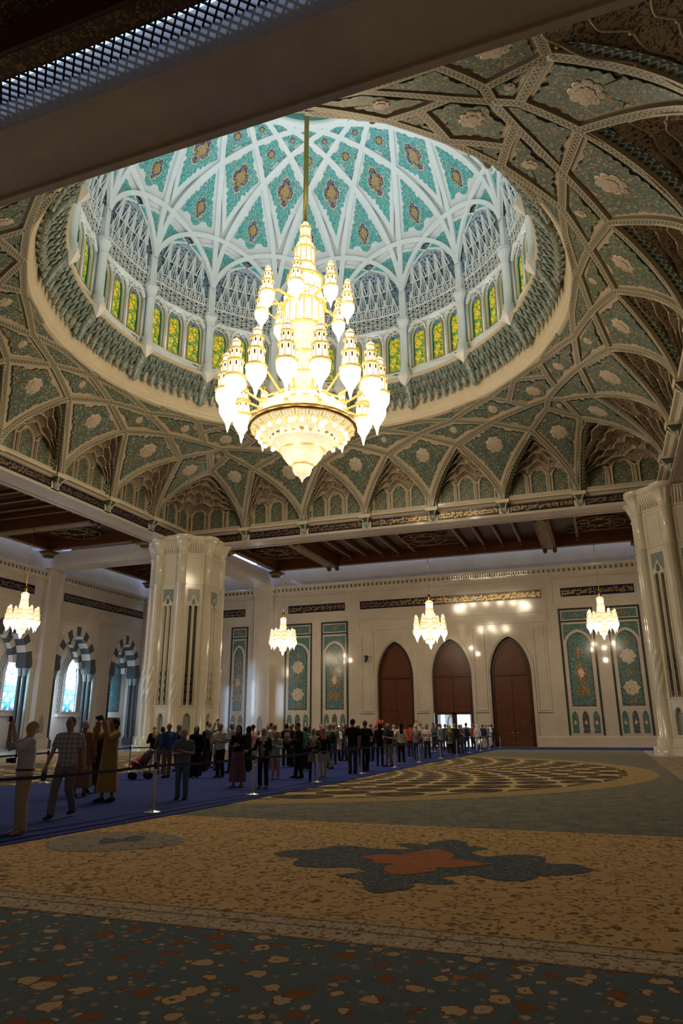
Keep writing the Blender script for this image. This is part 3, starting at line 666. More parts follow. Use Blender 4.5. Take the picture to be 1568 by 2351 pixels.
# tiled blind panel and small red door in the corner alcove
tp = empty('tile_panel'); tp.parent = wall_left
mb = MB(); L = arch(62.65, 3.3, 7.0, 8.3, 2.25, 8); mb.poly(L, [], lambda a, z: bw_(a, z, .03), 0); mb.poly(inset(L, .14), [], lambda a, z: bw_(a, z, .04), 1); mb.build('arched_tile', [M['tiled'], M['tile']], tp)
d4 = struct(empty('door_4', (XB, 62.8, 0)), 'small dark red door low in the corner alcove behind the robed man', 'door')
mb = MB(); mb.b2((0, -1.15, 0), (.06, 1.15, 2.65)); mb.build('door_leaf', plain('dark_red_door', (.09, .018, .014), .4), d4)
mb = MB(); frame(mb, rect(-1.2, 0, 1.2, 2.72), .1, lambda a, z, q=0: (q, a, z), .09); mb.build('door_frame', M['woodd'], d4)

# ------------------------------------------------------------------ beams round the dome square and beams to the walls
SF, SO, ZB = 18.85, 20.9, 16.55
ZT = 18.0
beams = struct(empty('beam'), 'polished stone beams carrying the dome, with a blue and gold inscription band', 'beam')
mb = MB()
NEARF = CY-19.2
def sq(f, z):  return [(CX-f, CY-f, z), (CX+f, CY-f, z), (CX+f, CY+f, z), (CX-f, CY+f, z)]
def ringband(mb, r0_, r1_, mat=0):
    a, b = sq(*r0_), sq(*r1_)
    for i in range(4): j = (i+1) % 4; mb.face([a[i], a[j], b[j], b[i]], mat)
ringband(mb, (SF, ZB), (SO, ZB)); ringband(mb, (SO, ZB), (SO, ZT)); ringband(mb, (SF, ZB), (SF, ZT)); ringband(mb, (SF, ZT), (SO, ZT))
ringband(mb, (SF+.0, ZB-.09), (SF+.16, ZB-.09), 1); ringband(mb, (SF+.16, ZB-.09), (SF+.16, ZB), 1); ringband(mb, (SF-.05, ZB-.09), (SF-.05, ZB+.1), 1); ringband(mb, (SF-.05, ZB-.09), (SF+.0, ZB-.09), 1); ringband(mb, (SF-.05, ZB+.1), (SF, ZB+.1), 1)
ringband(mb, (SO-.25, ZB), (SO-.25, ZB-.05)); ringband(mb, (SO-.25, ZB-.05), (SO, ZB-.05)); ringband(mb, (SO, ZB-.05), (SO, ZB))
mb.build('square_beam', [M['beam'], M['wallp']], beams)
mb = MB()
PL, PR = CX-18.5, 5.9
for a, b in (((PL-.95, CY+SO), (PL+.95, YW)), ((XL, CY+18.5-.95), (CX-SO, CY+18.5+.95)), ((PR-.95, CY+SO), (PR+.95, YW))): mb.b2((*a, 15.6), (*b, 17.0))
mb.build('tie_beam', M['beam'], beams)
# ledge above the inscription
mb = MB()
LP = [(SF, 17.32), (SF-.1, 17.36), (SF-.22, 17.46), (SF-.42, 17.5), (SF-.46, 17.62), (SF-.4, 17.66), (SF, 17.7)]
for q0, q1 in zip(LP[:-1], LP[1:]): ringband(mb, q0, q1)
mb.build('ledge', M['band'], beams)
BR = [-13.3, -7.98, -2.66, 2.66, 7.98, 13.3]
def side(k):
    """maps (a along the side, z, d towards the room) for side k: 0 far, 1 right, 2 near, 3 left; a runs so that it increases clockwise in plan"""
    c, s_ = [(1, 0), (0, 1), (-1, 0), (0, -1)][k]
    def f(a, z, d=0.0, base=SF):
        y = base-d; return (CX+c*a+s_*y, CY-s_*a+c*y, z)
    return f
mbn = MB(); fields = []
for k in range(4):
    f = side(k); E = [-SF+.15]+BR+[SF-.15]
    for i in range(7):
        a0, a1 = E[i]+(.02 if i == 0 else .30), E[i+1]-(.02 if i == 6 else .30)
        # field tapers to a point beside the brackets
        L = [(a0-(.16 if i else 0), ZB+.12), (a1+(.16 if i < 6 else 0), ZB+.12), (a1+.04, 16.95), (a1-.1, 17.3), (a0+.1, 17.3), (a0-.04, 16.95)]
        mbn.poly(L, [], lambda a, z: f(a, z, .02)); fields.append((k, i, a0+.18, a1-.18))
band = mbn.build('inscription_band', M['navy'], beams)
vi = 0
for k in (0, 3, 1):
    mb = MB(); f = side(k)
    for kk, i, a0, a1 in fields:
        if kk == k and not (k == 1 and i > 3): inscription(mb, lambda a, z, d: f(a, z, .02+d), a0, a1, ZB+.17, 17.24, (vi+5-i, vi+8-i))
    mb.build('gold_lettering', M['gletter'], band); vi += 4
# corbel brackets under the pilasters
mbk = MB()
for (z0, w0, d0), (z1, w1, d1), m_ in (((16.62, .02, .05), (16.78, .2, .16), 0), ((16.78, .2, .16), (17.05, .26, .26), 0), ((17.05, .26, .26), (17.34, .42, .52), 1), ((17.34, .46, .56), (17.6, .5, .62), 2)):
    mbk.face([(-w0, -d0, z0), (w0, -d0, z0), (w1, -d1, z1), (-w1, -d1, z1)], m_)
    for sg in (-1, 1): mbk.face([(sg*w0, -d0, z0), (sg*w0, 0, z0), (sg*w1, 0, z1), (sg*w1, -d1, z1)], m_)
mbk.face([(-.5, -.62, 17.6), (.5, -.62, 17.6), (.5, 0, 17.6), (-.5, 0, 17.6)], 2)
for sg in (-1, 1): mbk.tube([(sg*.05, -.1, 16.75), (sg*.16, -.3, 17.05), (sg*.3, -.52, 17.32)], [.03, .04, .05], 6, 2)
mbk.face([(-.34, .02-.05, 16.56), (.34, -.03, 16.56), (.40, -.03, 17.1), (-.40, -.03, 17.1)], 2)
bme = mbk.mesh('corbel_bracket')
for m_ in (M['pendant'], M['green'], M['band']): bme.materials.append(m_)
for k in range(4):
    f = side(k)
    for a in BR:
        o = link(bpy.data.objects.new('corbel_bracket', bme)); o.parent = beams; o.location = f(a, 0, .02); o.rotation_euler = (0, 0, -k*PI/2)

# ------------------------------------------------------------------ great pillars
def pillar(x, y, label):
    p = struct(empty('pillar', (x, y, 0)), label, 'pillar')
    mb = MB(); R = 2.62; hf = R*math.tan(PI/8)
    # core with faces
    for k in range(8):
        t = k*PI/4; nx, ny = math.sin(t), -math.cos(t); tx, ty = math.cos(t), math.sin(t)
        fn = lambda a, z, d=0.0: (nx*(R+d)+tx*a, ny*(R+d)+ty*a, z)
        slots = [[(s_*.22-.125, 3.45), (s_*.22-.06, 3.32), (s_*.22+.06, 3.32), (s_*.22+.125, 3.45), (s_*.22+.125, 10.9), (s_*.22+.06, 11.02), (s_*.22-.06, 11.02), (s_*.22-.125, 10.9)] for s_ in (-1, 1)]
        nl = arch(0, 1.15, 2.25, 2.75, .56, 6)
        mb.poly(rect(-hf, 0, hf, 16.6), slots+[nl], fn)
        for L in slots: mb.wall(L, lambda a, z: fn(a, z, 0), lambda a, z: fn(a, z, -.3))
        for s_ in (-1, 1): mb.poly(rect(s_*.22-.14, 3.2, s_*.22+.14, 11.1), [], lambda a, z: fn(a, z, -.3), 1)
        for s_ in (-1, 1):
            for q in range(4): mb.box(fn(s_*.22, 3.9+q*.62, -.22), (.26, .26, .26), 2, rz=t)
        mb.wall(nl, lambda a, z: fn(a, z, 0), lambda a, z: fn(a, z, -.2)); mb.poly(inset(nl, -.05), [], lambda a, z: fn(a, z, -.2), 3)
        frame(mb, inset(nl, -.12), .08, fn, .03); frame(mb, rect(-.52, 1.02, .52, 3.1), .05, fn, .025)
        mb.poly(rect(-.48, 11.3, .48, 12.35), [], lambda a, z: fn(a, z, .012), 4)
        og = [(-.42, 11.0), (-.36, 11.3), (-.28, 11.42), (-.2, 11.45), (-.12, 11.72), (0, 11.9), (.12, 11.72), (.2, 11.45), (.28, 11.42), (.36, 11.3), (.42, 11.0)]
        oi = [(-.3, 11.0), (-.16, 11.22), (-.13, 11.42), (0, 11.7), (.13, 11.42), (.16, 11.22), (.3, 11.0)]
        mb.poly(og+[(.3, 11.0), (0, 11.1), (-.3, 11.0)], [], lambda a, z: fn(a, z, .05)); mb.poly([(-.16, 11.2), (0, 11.12), (.16, 11.2), (.13, 11.42), (0, 11.7), (-.13, 11.42)], [], lambda a, z: fn(a, z, .058), 5)
        mb.b2((0, 0, 0), (0, 0, 0)) if False else None
        for s_ in (-1, 1, 0): mb.tube([fn(s_*.44, 3.3, .02), fn(s_*.44, 11.0, .02)], .055 if s_ else .04, 8)
        frame(mb, rect(-.55, 12.95, .55, 15.0), .06, fn, .03); mb.b2((0,)*3, (0,)*3) if False else None
        for z in (3.22, 12.75, 15.2): mb.prism(rect(-hf, z, hf, z+.07), lambda a, zz: fn(a, zz, 0), lambda a, zz: fn(a, zz, .05))
        # fluted capital zone between the shafts
        for q in range(7):
            a = -.55+q*1.1/6; mb.tube([fn(a, 15.35, .0), fn(a, 15.7, .05), fn(a, 16.1, .22), fn(a, 16.4, .36)], [.05, .085, .095, .1], 6)
        mb.prism(rect(-hf-.1, 16.36, hf+.1, 16.7), lambda a, z: fn(a, z, 0), lambda a, z: fn(a, z, .48))
        mb.prism(rect(-hf, 0, hf, .42), lambda a, z: fn(a, z, 0), lambda a, z: fn(a, z, .42)); mb.poly([(-hf, .42), (hf, .42), (hf, .44), (-hf, .44)], [], lambda a, z: fn(a, .42, .42 if z < .43 else 0)); mb.prism(rect(-hf, .42, hf, .95), lambda a, z: fn(a, z, 0), lambda a, z: fn(a, z, .24 if z < .6 else .12))
    mb.poly([(math.sin(k*PI/4+PI/8)*3.1, math.cos(k*PI/4+PI/8)*3.1) for k in range(8)], [], lambda a, b: (a, b, 16.7))
    mb.build('panelled_core', [M['pillar'], M['dark'], M['blackp'], M['hatch'], M['hatch'], M['tile']], p)
    for k in range(8):
        t = k*PI/4+PI/8; c = (math.sin(t)*2.78, -math.cos(t)*2.78)
        mb = MB(); n = 56; P = []
        zz = [0, .42, .42, .9, .95, 1.02, 1.1, 3.45]+list(np.linspace(3.5, 6.3, 22))+[6.35, 9, 12.7, 12.74, 12.8, 12.86, 15.1, 15.16, 15.24, 15.3, 15.7, 16.05, 16.35, 16.36, 16.7]
        rr = [.80, .80, .58, .54, .46, .46, .38, .35]+[.35]*22+[.35, .35, .35, .40, .40, .35, .35, .42, .42, .35, .42, .54, .70, .78, .78]
        for j in range(n):
            a = 2*PI*j/n; row = []
            for z, r in zip(zz, rr):
                q = 0
                if 3.49 < z < 6.31: q = .06*abs(math.sin(3*a+(z-3.5)*3.0))*min(1, (z-3.5)*4, (6.3-z)*4)
                elif 1.1 < z < 3.5 or 6.31 < z < 12.7: q = .012*math.cos(10*a)
                elif 15.28 < z < 16.3: q = .05*math.cos(9*a)*(z-15.2)
                row.append((c[0]+(r+q)*math.sin(a), c[1]+(r+q)*math.cos(a), z))
            P.append(row)
        mb.grid(np.array(P), 0, None, True, cu=True)
        mb.build('corner_shaft', M['pillar'], p)
    return p
pillar(PL, CY+18.5, 'huge ivory octagonal pillar with slim dark slots, rising behind the left of the crowd')
pillar(PR, CY+18.5, 'huge ivory octagonal pillar with slim dark slots, cut off by the right edge')

# ------------------------------------------------------------------ wooden aisle ceilings and the daylight slots beside them
ceil = struct(empty('ceiling'), 'dark carved wooden coffered ceilings over the aisles with gilded beams', 'ceiling')
mb = MB(); mb.face([(XL-6, YN, TOP), (XR, YN, TOP), (XR, CY-SO+.05, TOP), (XL-6, CY-SO+.05, TOP)]); mb.face([(XL-6, CY+SO-.05, TOP), (XR, CY+SO-.05, TOP), (XR, YW+1.5, TOP), (XL-6, YW+1.5, TOP)])
mb.face([(XL-6, CY-SO, TOP), (CX-SO+.05, CY-SO, TOP), (CX-SO+.05, CY+SO, TOP), (XL-6, CY+SO, TOP)]); mb.face([(CX+SO-.05, CY-SO, TOP), (XR, CY-SO, TOP), (XR, CY+SO, TOP), (CX+SO-.05, CY+SO, TOP)])
mb.build('roof_slab', M['woodd'], ceil)
SL = .62  # slot width
def corbel(mb, x, y, sx, sy):
    for k, (w_, h) in enumerate(((1.15, .16), (.9, .16), (.65, .14))): mb.box((x+sx*(.5-.12*k), y+sy*(.5-.12*k), 16.72-.16*k), (w_, w_, h), 1 if k == 1 else 0)
    for q in (.15, .5, .85): mb.ball((x+sx*q, y+sy*.05, 16.62), .1, 8, 6, 1); mb.ball((x+sx*.05, y+sy*q, 16.62), .1, 8, 6, 1)
def coffer(x0, y0, x1, y1, along, joists, cross=()):
    """timber ceiling panel hanging between the slots; joists run along 'x' or 'y'"""
    o = empty('coffered_bay'); o.parent = ceil
    mb = MB(); b = .62
    for a, c in (((x0, y0), (x1, y0+b)), ((x0, y1-b), (x1, y1)), ((x0, y0+b), (x0+b, y1-b)), ((x1-b, y0+b), (x1, y1-b))):
        mb.b2((*a, 16.98), (*c, 17.9), 0)
    z = 16.97
    for a, c in (((x0+.06, y0+.06), (x1-.06, y0+b-.1)), ((x0+.06, y1-b+.1), (x1-.06, y1-.06)), ((x0+.06, y0+.3), (x0+b-.1, y1-.3)), ((x1-b+.1, y0+.3), (x1-.06, y1-.3))): mb.b2((*a, z), (*c, z+.05), 1)
    for cx_ in cross:
        if along == 'y': mb.b2((cx_-.62, y0+.3, 16.8), (cx_+.62, y1-.3, 17.8), 0); mb.b2((cx_-.36, y0+.4, 16.78), (cx_+.36, y1-.4, 16.81), 1)
        else: mb.b2((x0+.3, cx_-.62, 16.8), (x1-.3, cx_+.62, 17.8), 0); mb.b2((x0+.4, cx_-.36, 16.78), (x1-.4, cx_+.36, 16.81), 1)
        for e in (-.42, .42):
            for yy in ((y0+.25, y1-.25) if along == 'y' else (x0+.25, x1-.25)):
                p_ = (cx_+e, yy) if along == 'y' else (yy, cx_+e)
                mb.box((*p_, 16.74), (.34, .34, .3), 0); mb.ball((*p_, 16.6), .13, 8, 6, 1)
    mb.build('perimeter_beam', [M['wood'], M['woodgold']], o)
    mb = MB(); mb.b2((x0+.3, y0+.3, 17.86), (x1-.3, y1-.3, 17.92)); mb.build('boarding', M['woodgold'] if y1 < CY else M['woodd'], o)
    for j in joists:
        mb = MB(); 
        if along == 'y': mb.b2((j-.12, y0+b+.7, 17.45), (j+.12, y1-b-.7, 17.75), 0); mb.b2((j-.07, y0+b+.8, 17.43), (j+.07, y1-b-.8, 17.46), 1); ends = [(j, y0+b+.6), (j, y1-b-.6)]
        else: mb.b2((x0+b+.7, j-.12, 17.45), (x1-b-.7, j+.12, 17.75), 0); mb.b2((x0+b+.8, j-.07, 17.43), (x1-b-.8, j+.07, 17.46), 1); ends = [(x0+b+.6, j), (x1-b-.6, j)]
        for e in ends: mb.box((*e, 17.5), (.34, .34, .5), 0); mb.box((*e, 17.28), (.22, .22, .1), 1)
        mb.build('joist', [M['wood'], M['woodgold']], o)
    mb = MB()
    for x, y, sx, sy in ((x0, y0, 1, 1), (x1, y0, -1, 1), (x0, y1, 1, -1), (x1, y1, -1, -1)): corbel(mb, x, y, sx, sy)
    mb.build('carved_corbel', [M['wood'], M['goldbord']], o)
    return o
def star(o, x, y, r, z=17.5):
    mb = MB()
    for k in range(8):
        a0, a1 = k*PI/4+PI/8, (k+1)*PI/4+PI/8
        mb.tube([(x+r*math.sin(a0), y+r*math.cos(a0), z), (x+r*math.sin(a1), y+r*math.cos(a1), z)], .1, 4, 0); mb.tube([(x+r*math.sin(a0), y+r*math.cos(a0), z), (x+r*math.sin(a0+3*PI/4), y+r*math.cos(a0+3*PI/4), z+.12)], .07, 4, 1)
    mb.build('star_frame', [M['wood'], M['woodgold']], o)
FY0, FY1 = CY+SO+SL, YW-SL-.35
o = coffer(PL+.95+.45, FY0, PR-.95-.45, FY1, 'y', [x for x in np.arange(-30, 4.5, 1.62) if min(abs(x+24.1), abs(x+3.3)) > .9 and min(abs(x+28), abs(x+13.6), abs(x-1)) > 1.7], (-24.1, -3.3))
for x in (-28, -13.6, 1.0): star(o, x, (FY0+FY1)/2, 2.1); mbx = MB(); mbx.b2((x-2.6, FY0+2.9, 17.5), (x+2.6, FY0+3.1, 17.7)); mbx.b2((x-2.6, FY1-3.1, 17.5), (x+2.6, FY1-2.9, 17.7)); mbx.build('trimmer', M['wood'], o)
LX0, LX1 = XL+SL+.35, CX-SO-SL
o = coffer(LX0, 14.5, LX1, CY+18.5-.95-.45, 'x', [y for y in np.arange(16, 48, 1.62) if min(abs(y-20.9), abs(y-41.8)) > .9 and min(abs(y-31.3), abs(y-45.8)) > 1.7], (20.9, 41.8))
for y in (31.3, 45.5): star(o, (LX0+LX1)/2, y, 2.1)
o = coffer(LX0, CY+18.5+.95+.45, PL-.95-.45, FY1, 'x', [y for y in np.arange(53, 62, 1.62) if abs(y-57.4) > 1.7]); star(o, (LX0+PL-1.4)/2, 57.3, 2.1)
NY1 = 9.62
coffer(PL+1.4, YN+.6, PR-1.4, NY1, 'y', [], ())
coffer(CX+SO+SL, 14.5, XR-.6, CY+17.2, 'x', [], ())
# grilles and daylight above the slots
def grille(x0, y0, x1, y1, z=17.46, p=.34, fine=False):
    mb = MB(); t = .024; lx, ly = x1-x0, y1-y0; long_x = lx > ly; L, Wd = (lx, ly) if long_x else (ly, lx)
    k = -Wd
    while k < L:
        for sg in (1, -1):
            a0, a1 = (k, k+Wd) if sg > 0 else (k+Wd, k)
            A = Vector((a0, 0)); B = Vector((a1, Wd))
            def cl(P, Q):
                if P.x < 0: P = P+(Q-P)*((0-P.x)/(Q.x-P.x))
                if P.x > L: P = P+(Q-P)*((L-P.x)/(Q.x-P.x))
                return P
            if max(a0, a1) <= 0 or min(a0, a1) >= L: continue
            A, B = cl(A, B), cl(B, A); d = (B-A).normalized(); nn = Vector((-d.y, d.x))*t
            q = [A+nn, B+nn, B-nn, A-nn]
            q = [((x0+v.x, y0+v.y) if long_x else (x0+v.y, y0+v.x)) for v in q]
            mb.face([(*v, z) for v in q]); mb.wall(q, lambda a, b: (a, b, z), lambda a, b: (a, b, z+.05))
        k += p
    mb.build('slot_grille', M['woodd'], ceil)
def slot(x0, y0, x1, y1): 
    mb = MB(); mb.face([(x0, y0, 18.15), (x1, y0, 18.15), (x1, y1, 18.15), (x0, y1, 18.15)]); mb.build('daylight_panel', M['daypanel'] if y0 > 11 else M['daynear'], ceil)
grille(-30.5, NY1, 4.0, CY-SO, p=.29); slot(-30.5, NY1, 4.0, CY-SO)
slot(PL+1.0, YW-SL-.35, PR-1, YW-.05); slot(PL+1.0, CY+SO, PR-1, CY+SO+SL)
slot(XL+.05, 14.5, XL+SL+.35, CY+17.4); slot(CX-SO-SL, 14.5, CX-SO, CY+17.4)
slot(XL+.05, CY+19.6, XL+SL+.35, YW-.1); slot(XL+.4, YW-SL-.35, PL-1, YW-.05); slot(PL-1.4, CY+19.6, PL-.95, YW-.4); slot(PL+.95, CY+SO, PL+1.4, YW-.4); slot(PR-1.4, CY+SO, PR-.95, YW-.4); slot(XL+.4, CY+17.1, CX-SO, CY+17.55); slot(XL+.4, CY+19.45, CX-SO, CY+19.9)
slot(CX+SO, 14.5, CX+SO+SL, CY+17.2)

# ------------------------------------------------------------------ vault between the square and the ring
RC = 14.4
def zv(x, y):
    r = math.hypot(x, y); rs = 18.5*r/max(abs(x), abs(y)); s_ = min(max((rs-r)/(rs-RC), 0), 1)
    return 17.6+5.4*(1-(1-s_)**1.02)**.6
RD, ZD0, HD = 12.75, 32.0, 11.2
def zd(x, y): return ZD0+HD*math.sqrt(max(0, 1-(x*x+y*y)/(RD*RD)))
def on(surf, p, d=0.0):
    """point of a curved surface above plan point p, moved d into the room"""
    x, y = p; e = .02; z = surf(x, y)
    gx = (surf(x+e, y)-surf(x-e, y))/(2*e); gy = (surf(x, y+e)-surf(x, y-e))/(2*e)
    n = Vector((gx, gy, -1.0)).normalized()
    return Vector((x, y, z))+n*d
def lerp2(a, b, t): return (a[0]+(b[0]-a[0])*t, a[1]+(b[1]-a[1])*t)
def cen(P): return (sum(p[0] for p in P)/len(P), sum(p[1] for p in P)/len(P))
def frame3(surf, c):
    o = on(surf, c); r = math.hypot(*c); d = (c[0]/r, c[1]/r)
    a = on(surf, (c[0]-d[0]*.2, c[1]-d[1]*.2)); e2 = (a-o).normalized(); e1 = Vector((-d[1], d[0], 0)); return o, e1, e2
def patch(mb, surf, loop, ctr, d, mat, rings=(0, .25, .5, .7, .86, 1.0)):
    o, e1, e2 = frame3(surf, ctr); P = []; U = []
    for b in loop+[loop[0]]:
        row = [on(surf, lerp2(ctr, b, max(t, .001)), d) for t in rings]; P.append(row); U.append([((q-o).dot(e1), (q-o).dot(e2)) for q in row])
    mb.grid(np.array([[tuple(q) for q in r] for r in P]), mat, U, True)
def dense(P, n):
    out = []
    for i in range(len(P)):
        for j in range(n): out.append(lerp2(P[i], P[(i+1) % len(P)], j/n))
    return out
def edge_h(P, c):
    return min(abs((P[(i+1) % len(P)][0]-P[i][0])*(c[1]-P[i][1])-(P[(i+1) % len(P)][1]-P[i][1])*(c[0]-P[i][0]))/max(1e-6, math.hypot(P[(i+1) % len(P)][0]-P[i][0], P[(i+1) % len(P)][1]-P[i][1])) for i in range(len(P)))
def scallop(P, step, amp, surf, ins):
    """inset outline of P with leafy lobes"""
    Q = inset(P, ins); out = []; cc = cen(P)
    for i in range(len(Q)):
        a, b = Q[i], Q[(i+1) % len(Q)]
        L = (on(surf, a)-on(surf, b)).length; k = max(1, round(L/step)); dx, dy = b[0]-a[0], b[1]-a[1]; l = math.hypot(dx, dy) or 1
        A = sum(Q[m][0]*Q[(m+1) % len(Q)][1]-Q[(m+1) % len(Q)][0]*Q[m][1] for m in range(len(Q))); sg = 1 if A > 0 else -1
        nx, ny = -dy/l*sg, dx/l*sg
        for j in range(k*4):
            t = j/(k*4); ph = (t*k) % 1; q = amp*(1-abs(math.sin(PI*ph)))*(l/max(L, 1e-6))
            q *= min(1, 3*min(t, 1-t))
            px_, py_ = a[0]+dx*t-cc[0], a[1]+dy*t-cc[1]; fade = min(1, max(0, (abs(px_*dy-py_*dx)/(math.hypot(px_, py_)*l+1e-9)-.35)/.35)); q *= fade
            if j == 0: q = 0
            elif k >= 3 and abs(t-.5) < .5/k*.6: q += amp*.9*(l/max(L, 1e-6))*fade
            out.append((a[0]+dx*t+nx*q, a[1]+dy*t+ny*q))
    return out
def panel(parent, surf, P, ins, lift, mats, step, amp, med=.36, nm='carved_panel', medshape=None):
    """marble facet with a raised floral field and a medallion"""
    c = cen(P); h = edge_h(P, c)
    mb = MB(); patch(mb, surf, dense(P, 5), c, 0, 0)
    base = mb.build(nm, mats[0], parent)
    # plan inset must be shorter where the surface is steep
    i_ = min(ins, h*.5)
    sc_ = scallop(P, step, amp, surf, i_)
    mb = MB(); patch(mb, surf, sc_, c, lift, 0)
    n = len(sc_)
    for i in range(n):
        a, b = sc_[i], sc_[(i+1) % n]; mb.face([on(surf, a, .0), on(surf, b, .0), on(surf, b, lift), on(surf, a, lift)], 1)
    inl = mb.build('floral_inlay', [mats[1], mats[2]], base)
    if med and h > .55:
        o, e1, e2 = frame3(surf, c); L = []
        for t in np.linspace(0, 2*PI, 64, endpoint=False):
            q = .88+.20*abs(math.cos(4*t))**.7
            if medshape == 'drop': q = .62+.36*abs(math.cos(2*t))**.8+.07*abs(math.cos(8*t))
            L.append((q*math.sin(t), q*math.cos(t)))
        rx = med*h; 
        def at(u, v, d): 
            p = o+e1*u+e2*v; return on(surf, (p.x, p.y), d)
        ry = rx*(1.75 if medshape == 'drop' else 1.15)
        mb = MB(); C3 = at(0, 0, lift+.05); B = [at(u*rx, v*ry, lift+.035) for u, v in L]
        for i in range(len(L)): j = (i+1) % len(L); mb.face([C3, B[i], B[j]], 0, [(0, 0), (L[i][0]*rx, L[i][1]*ry), (L[j][0]*rx, L[j][1]*ry)], True); mb.face([B[i], B[j], at(L[j][0]*rx, L[j][1]*ry, lift-.01), at(L[i][0]*rx, L[i][1]*ry, lift-.01)], 0)
        B2 = [at(u*rx*.58, v*ry*.58, lift+.06) for u, v in L]; C4 = at(0, 0, lift+.07)
        for i in range(len(L)): j = (i+1) % len(L); mb.face([C4, B2[i], B2[j]], 1, [(0, 0), (L[i][0]*rx, L[i][1]*ry), (L[j][0]*rx, L[j][1]*ry)], True)
        B3 = [at(u*rx*1.1, v*ry*1.1, lift+.015) for u, v in L]
        for i in range(len(L)): j = (i+1) % len(L); mb.face([B3[i], B3[j], B[j], B[i]], 2)
        mb.build('medallion', [mats[3], mats[4], mats[5]], inl)
    return base
def ribs(mb, surf, pts, wd, h, mat=0, n=6, u0=0.0, ease=None):
    """moulded rib along a plan polyline"""
    Q = [lerp2(pts[i], pts[i+1], j/n) for i in range(len(pts)-1) for j in range(n)]+[pts[-1]]
    P3 = [on(surf, q, 0) for q in Q]; N = [(on(surf, q, 1)-on(surf, q, 0)) for q in Q]; u = u0; rows = []; U = []
    for i in range(len(Q)):
        t = (P3[min(i+1, len(Q)-1)]-P3[max(i-1, 0)]).normalized(); sd = t.cross(N[i]).normalized()
        if i: u += (P3[i]-P3[i-1]).length
        w_ = wd/2; pr = [(-w_, -.02, -1.3), (-w_*.9, h, -1), (w_*.9, h, 1), (w_, -.02, 1.3)]
        rows.append([tuple(P3[i]+sd*a+N[i]*b) for a, b, v in pr]); U.append([(u, v) for a, b, v in pr])
    mb.grid(np.array(rows), mat, U, False)
    return u
def sym(k, m, p):
    x, y = p
    if m: x, y = y, x
    for _ in range(k): x, y = y, -x
    return (x, y)
NV = dict(b0=(2.66, 18.5), b1=(7.98, 18.5), b2=(13.3, 18.5), A0=(0, 16.1), A1=(5.32, 15.8), A2=(10.72, 14.85), Ac=(13.97, 13.97), B0=(2.66, 15.08), B1=(8.05, 14.2), B2=(11.95, 12.98), C1=(5.4, 14.08), C2=(10.75, 12.74), E=(12.1, 12.1), D1=(8.33, 11.95), F=(9.6, 12.3), G=(10.2, 10.2), H1=(3.3, 14.12), C0=(0, 14.55))
def R14(th): return (14.42*math.sin(math.radians(th)), 14.42*math.cos(math.radians(th)))
NV['J'] = R14(23); NV['K'] = R14(0)
mirx = lambda p: (-p[0], p[1]); mird = lambda p: (p[1], p[0])
N_ = NV
PAN = [([N_['b0'], N_['A0'], N_['B0'], N_['A1']], 8, .36), ([N_['b1'], N_['A1'], N_['B1'], N_['A2']], 8, .36), ([N_['b2'], N_['A2'], N_['B2'], N_['Ac']], 8, .36),
       ([N_['A1'], N_['B0'], N_['C1'], N_['B1']], 8, .33), ([N_['A2'], N_['B1'], N_['C2'], N_['E'], N_['B2']], 8, .33), ([N_['B1'], N_['C1'], N_['D1'], N_['F'], N_['C2']], 8, .33),
       ([N_['A0'], mirx(N_['B0']), N_['C0'], N_['B0']], 4, .3), ([N_['Ac'], N_['B2'], N_['E'], mird(N_['B2'])], 4, .3), ([N_['E'], N_['C2'], N_['F'], N_['G'], mird(N_['F']), mird(N_['C2'])], 4, .36),
       ([N_['B0'], N_['C0'], N_['H1'], N_['C1']], 8, 0), ([N_['C1'], N_['H1'], N_['J'], N_['D1']], 8, 0), ([N_['D1'], N_['G'], N_['F']], 8, 0)]
vault = struct(empty('ceiling', (CX, CY, 0)), 'square vault of crossing green ribs and carved floral panels below the dome ring', 'vault')
VM = (M['vault'], M['green'], M['greenside'], M['creammed'], M['creammed'], M['band'])
for P, cnt, med in PAN:
    for k in range(4):
        for m in ((0, 1) if cnt == 8 else (0,)):
            Q = [sym(k, m, p) for p in P]
            th = math.degrees(math.atan2(*cen(Q)))
            # panels hidden straight behind the near beam are left out
            if m: Q = Q[::-1]
            panel(vault, zv, Q, .34 if med else .26, .11, VM, .42, .12, med)
AT = (0, .006, .02, .045, .08, .13, .2, .3, .42, .56, .72, .87, 1)
EDG = [('b0', 'A0', 1), ('b0', 'A1', 1), ('b1', 'A1', 1), ('b1', 'A2', 1), ('b2', 'A2', 1), ('b2', 'Ac', 1)]
CH = [['A0', 'B0', 'C1', 'D1', 'G'], ['A1', 'B1', 'C2', 'E'], ['A2', 'B2', 'E'], ['A2', 'B1', 'C1', 'H1', 'C0'], ['A1', 'B0', 'C0'], ['Ac', 'B2'], ['C2', 'F', 'D1'], ['F', 'G'], ['D1', 'J'], ['H1', 'K']]
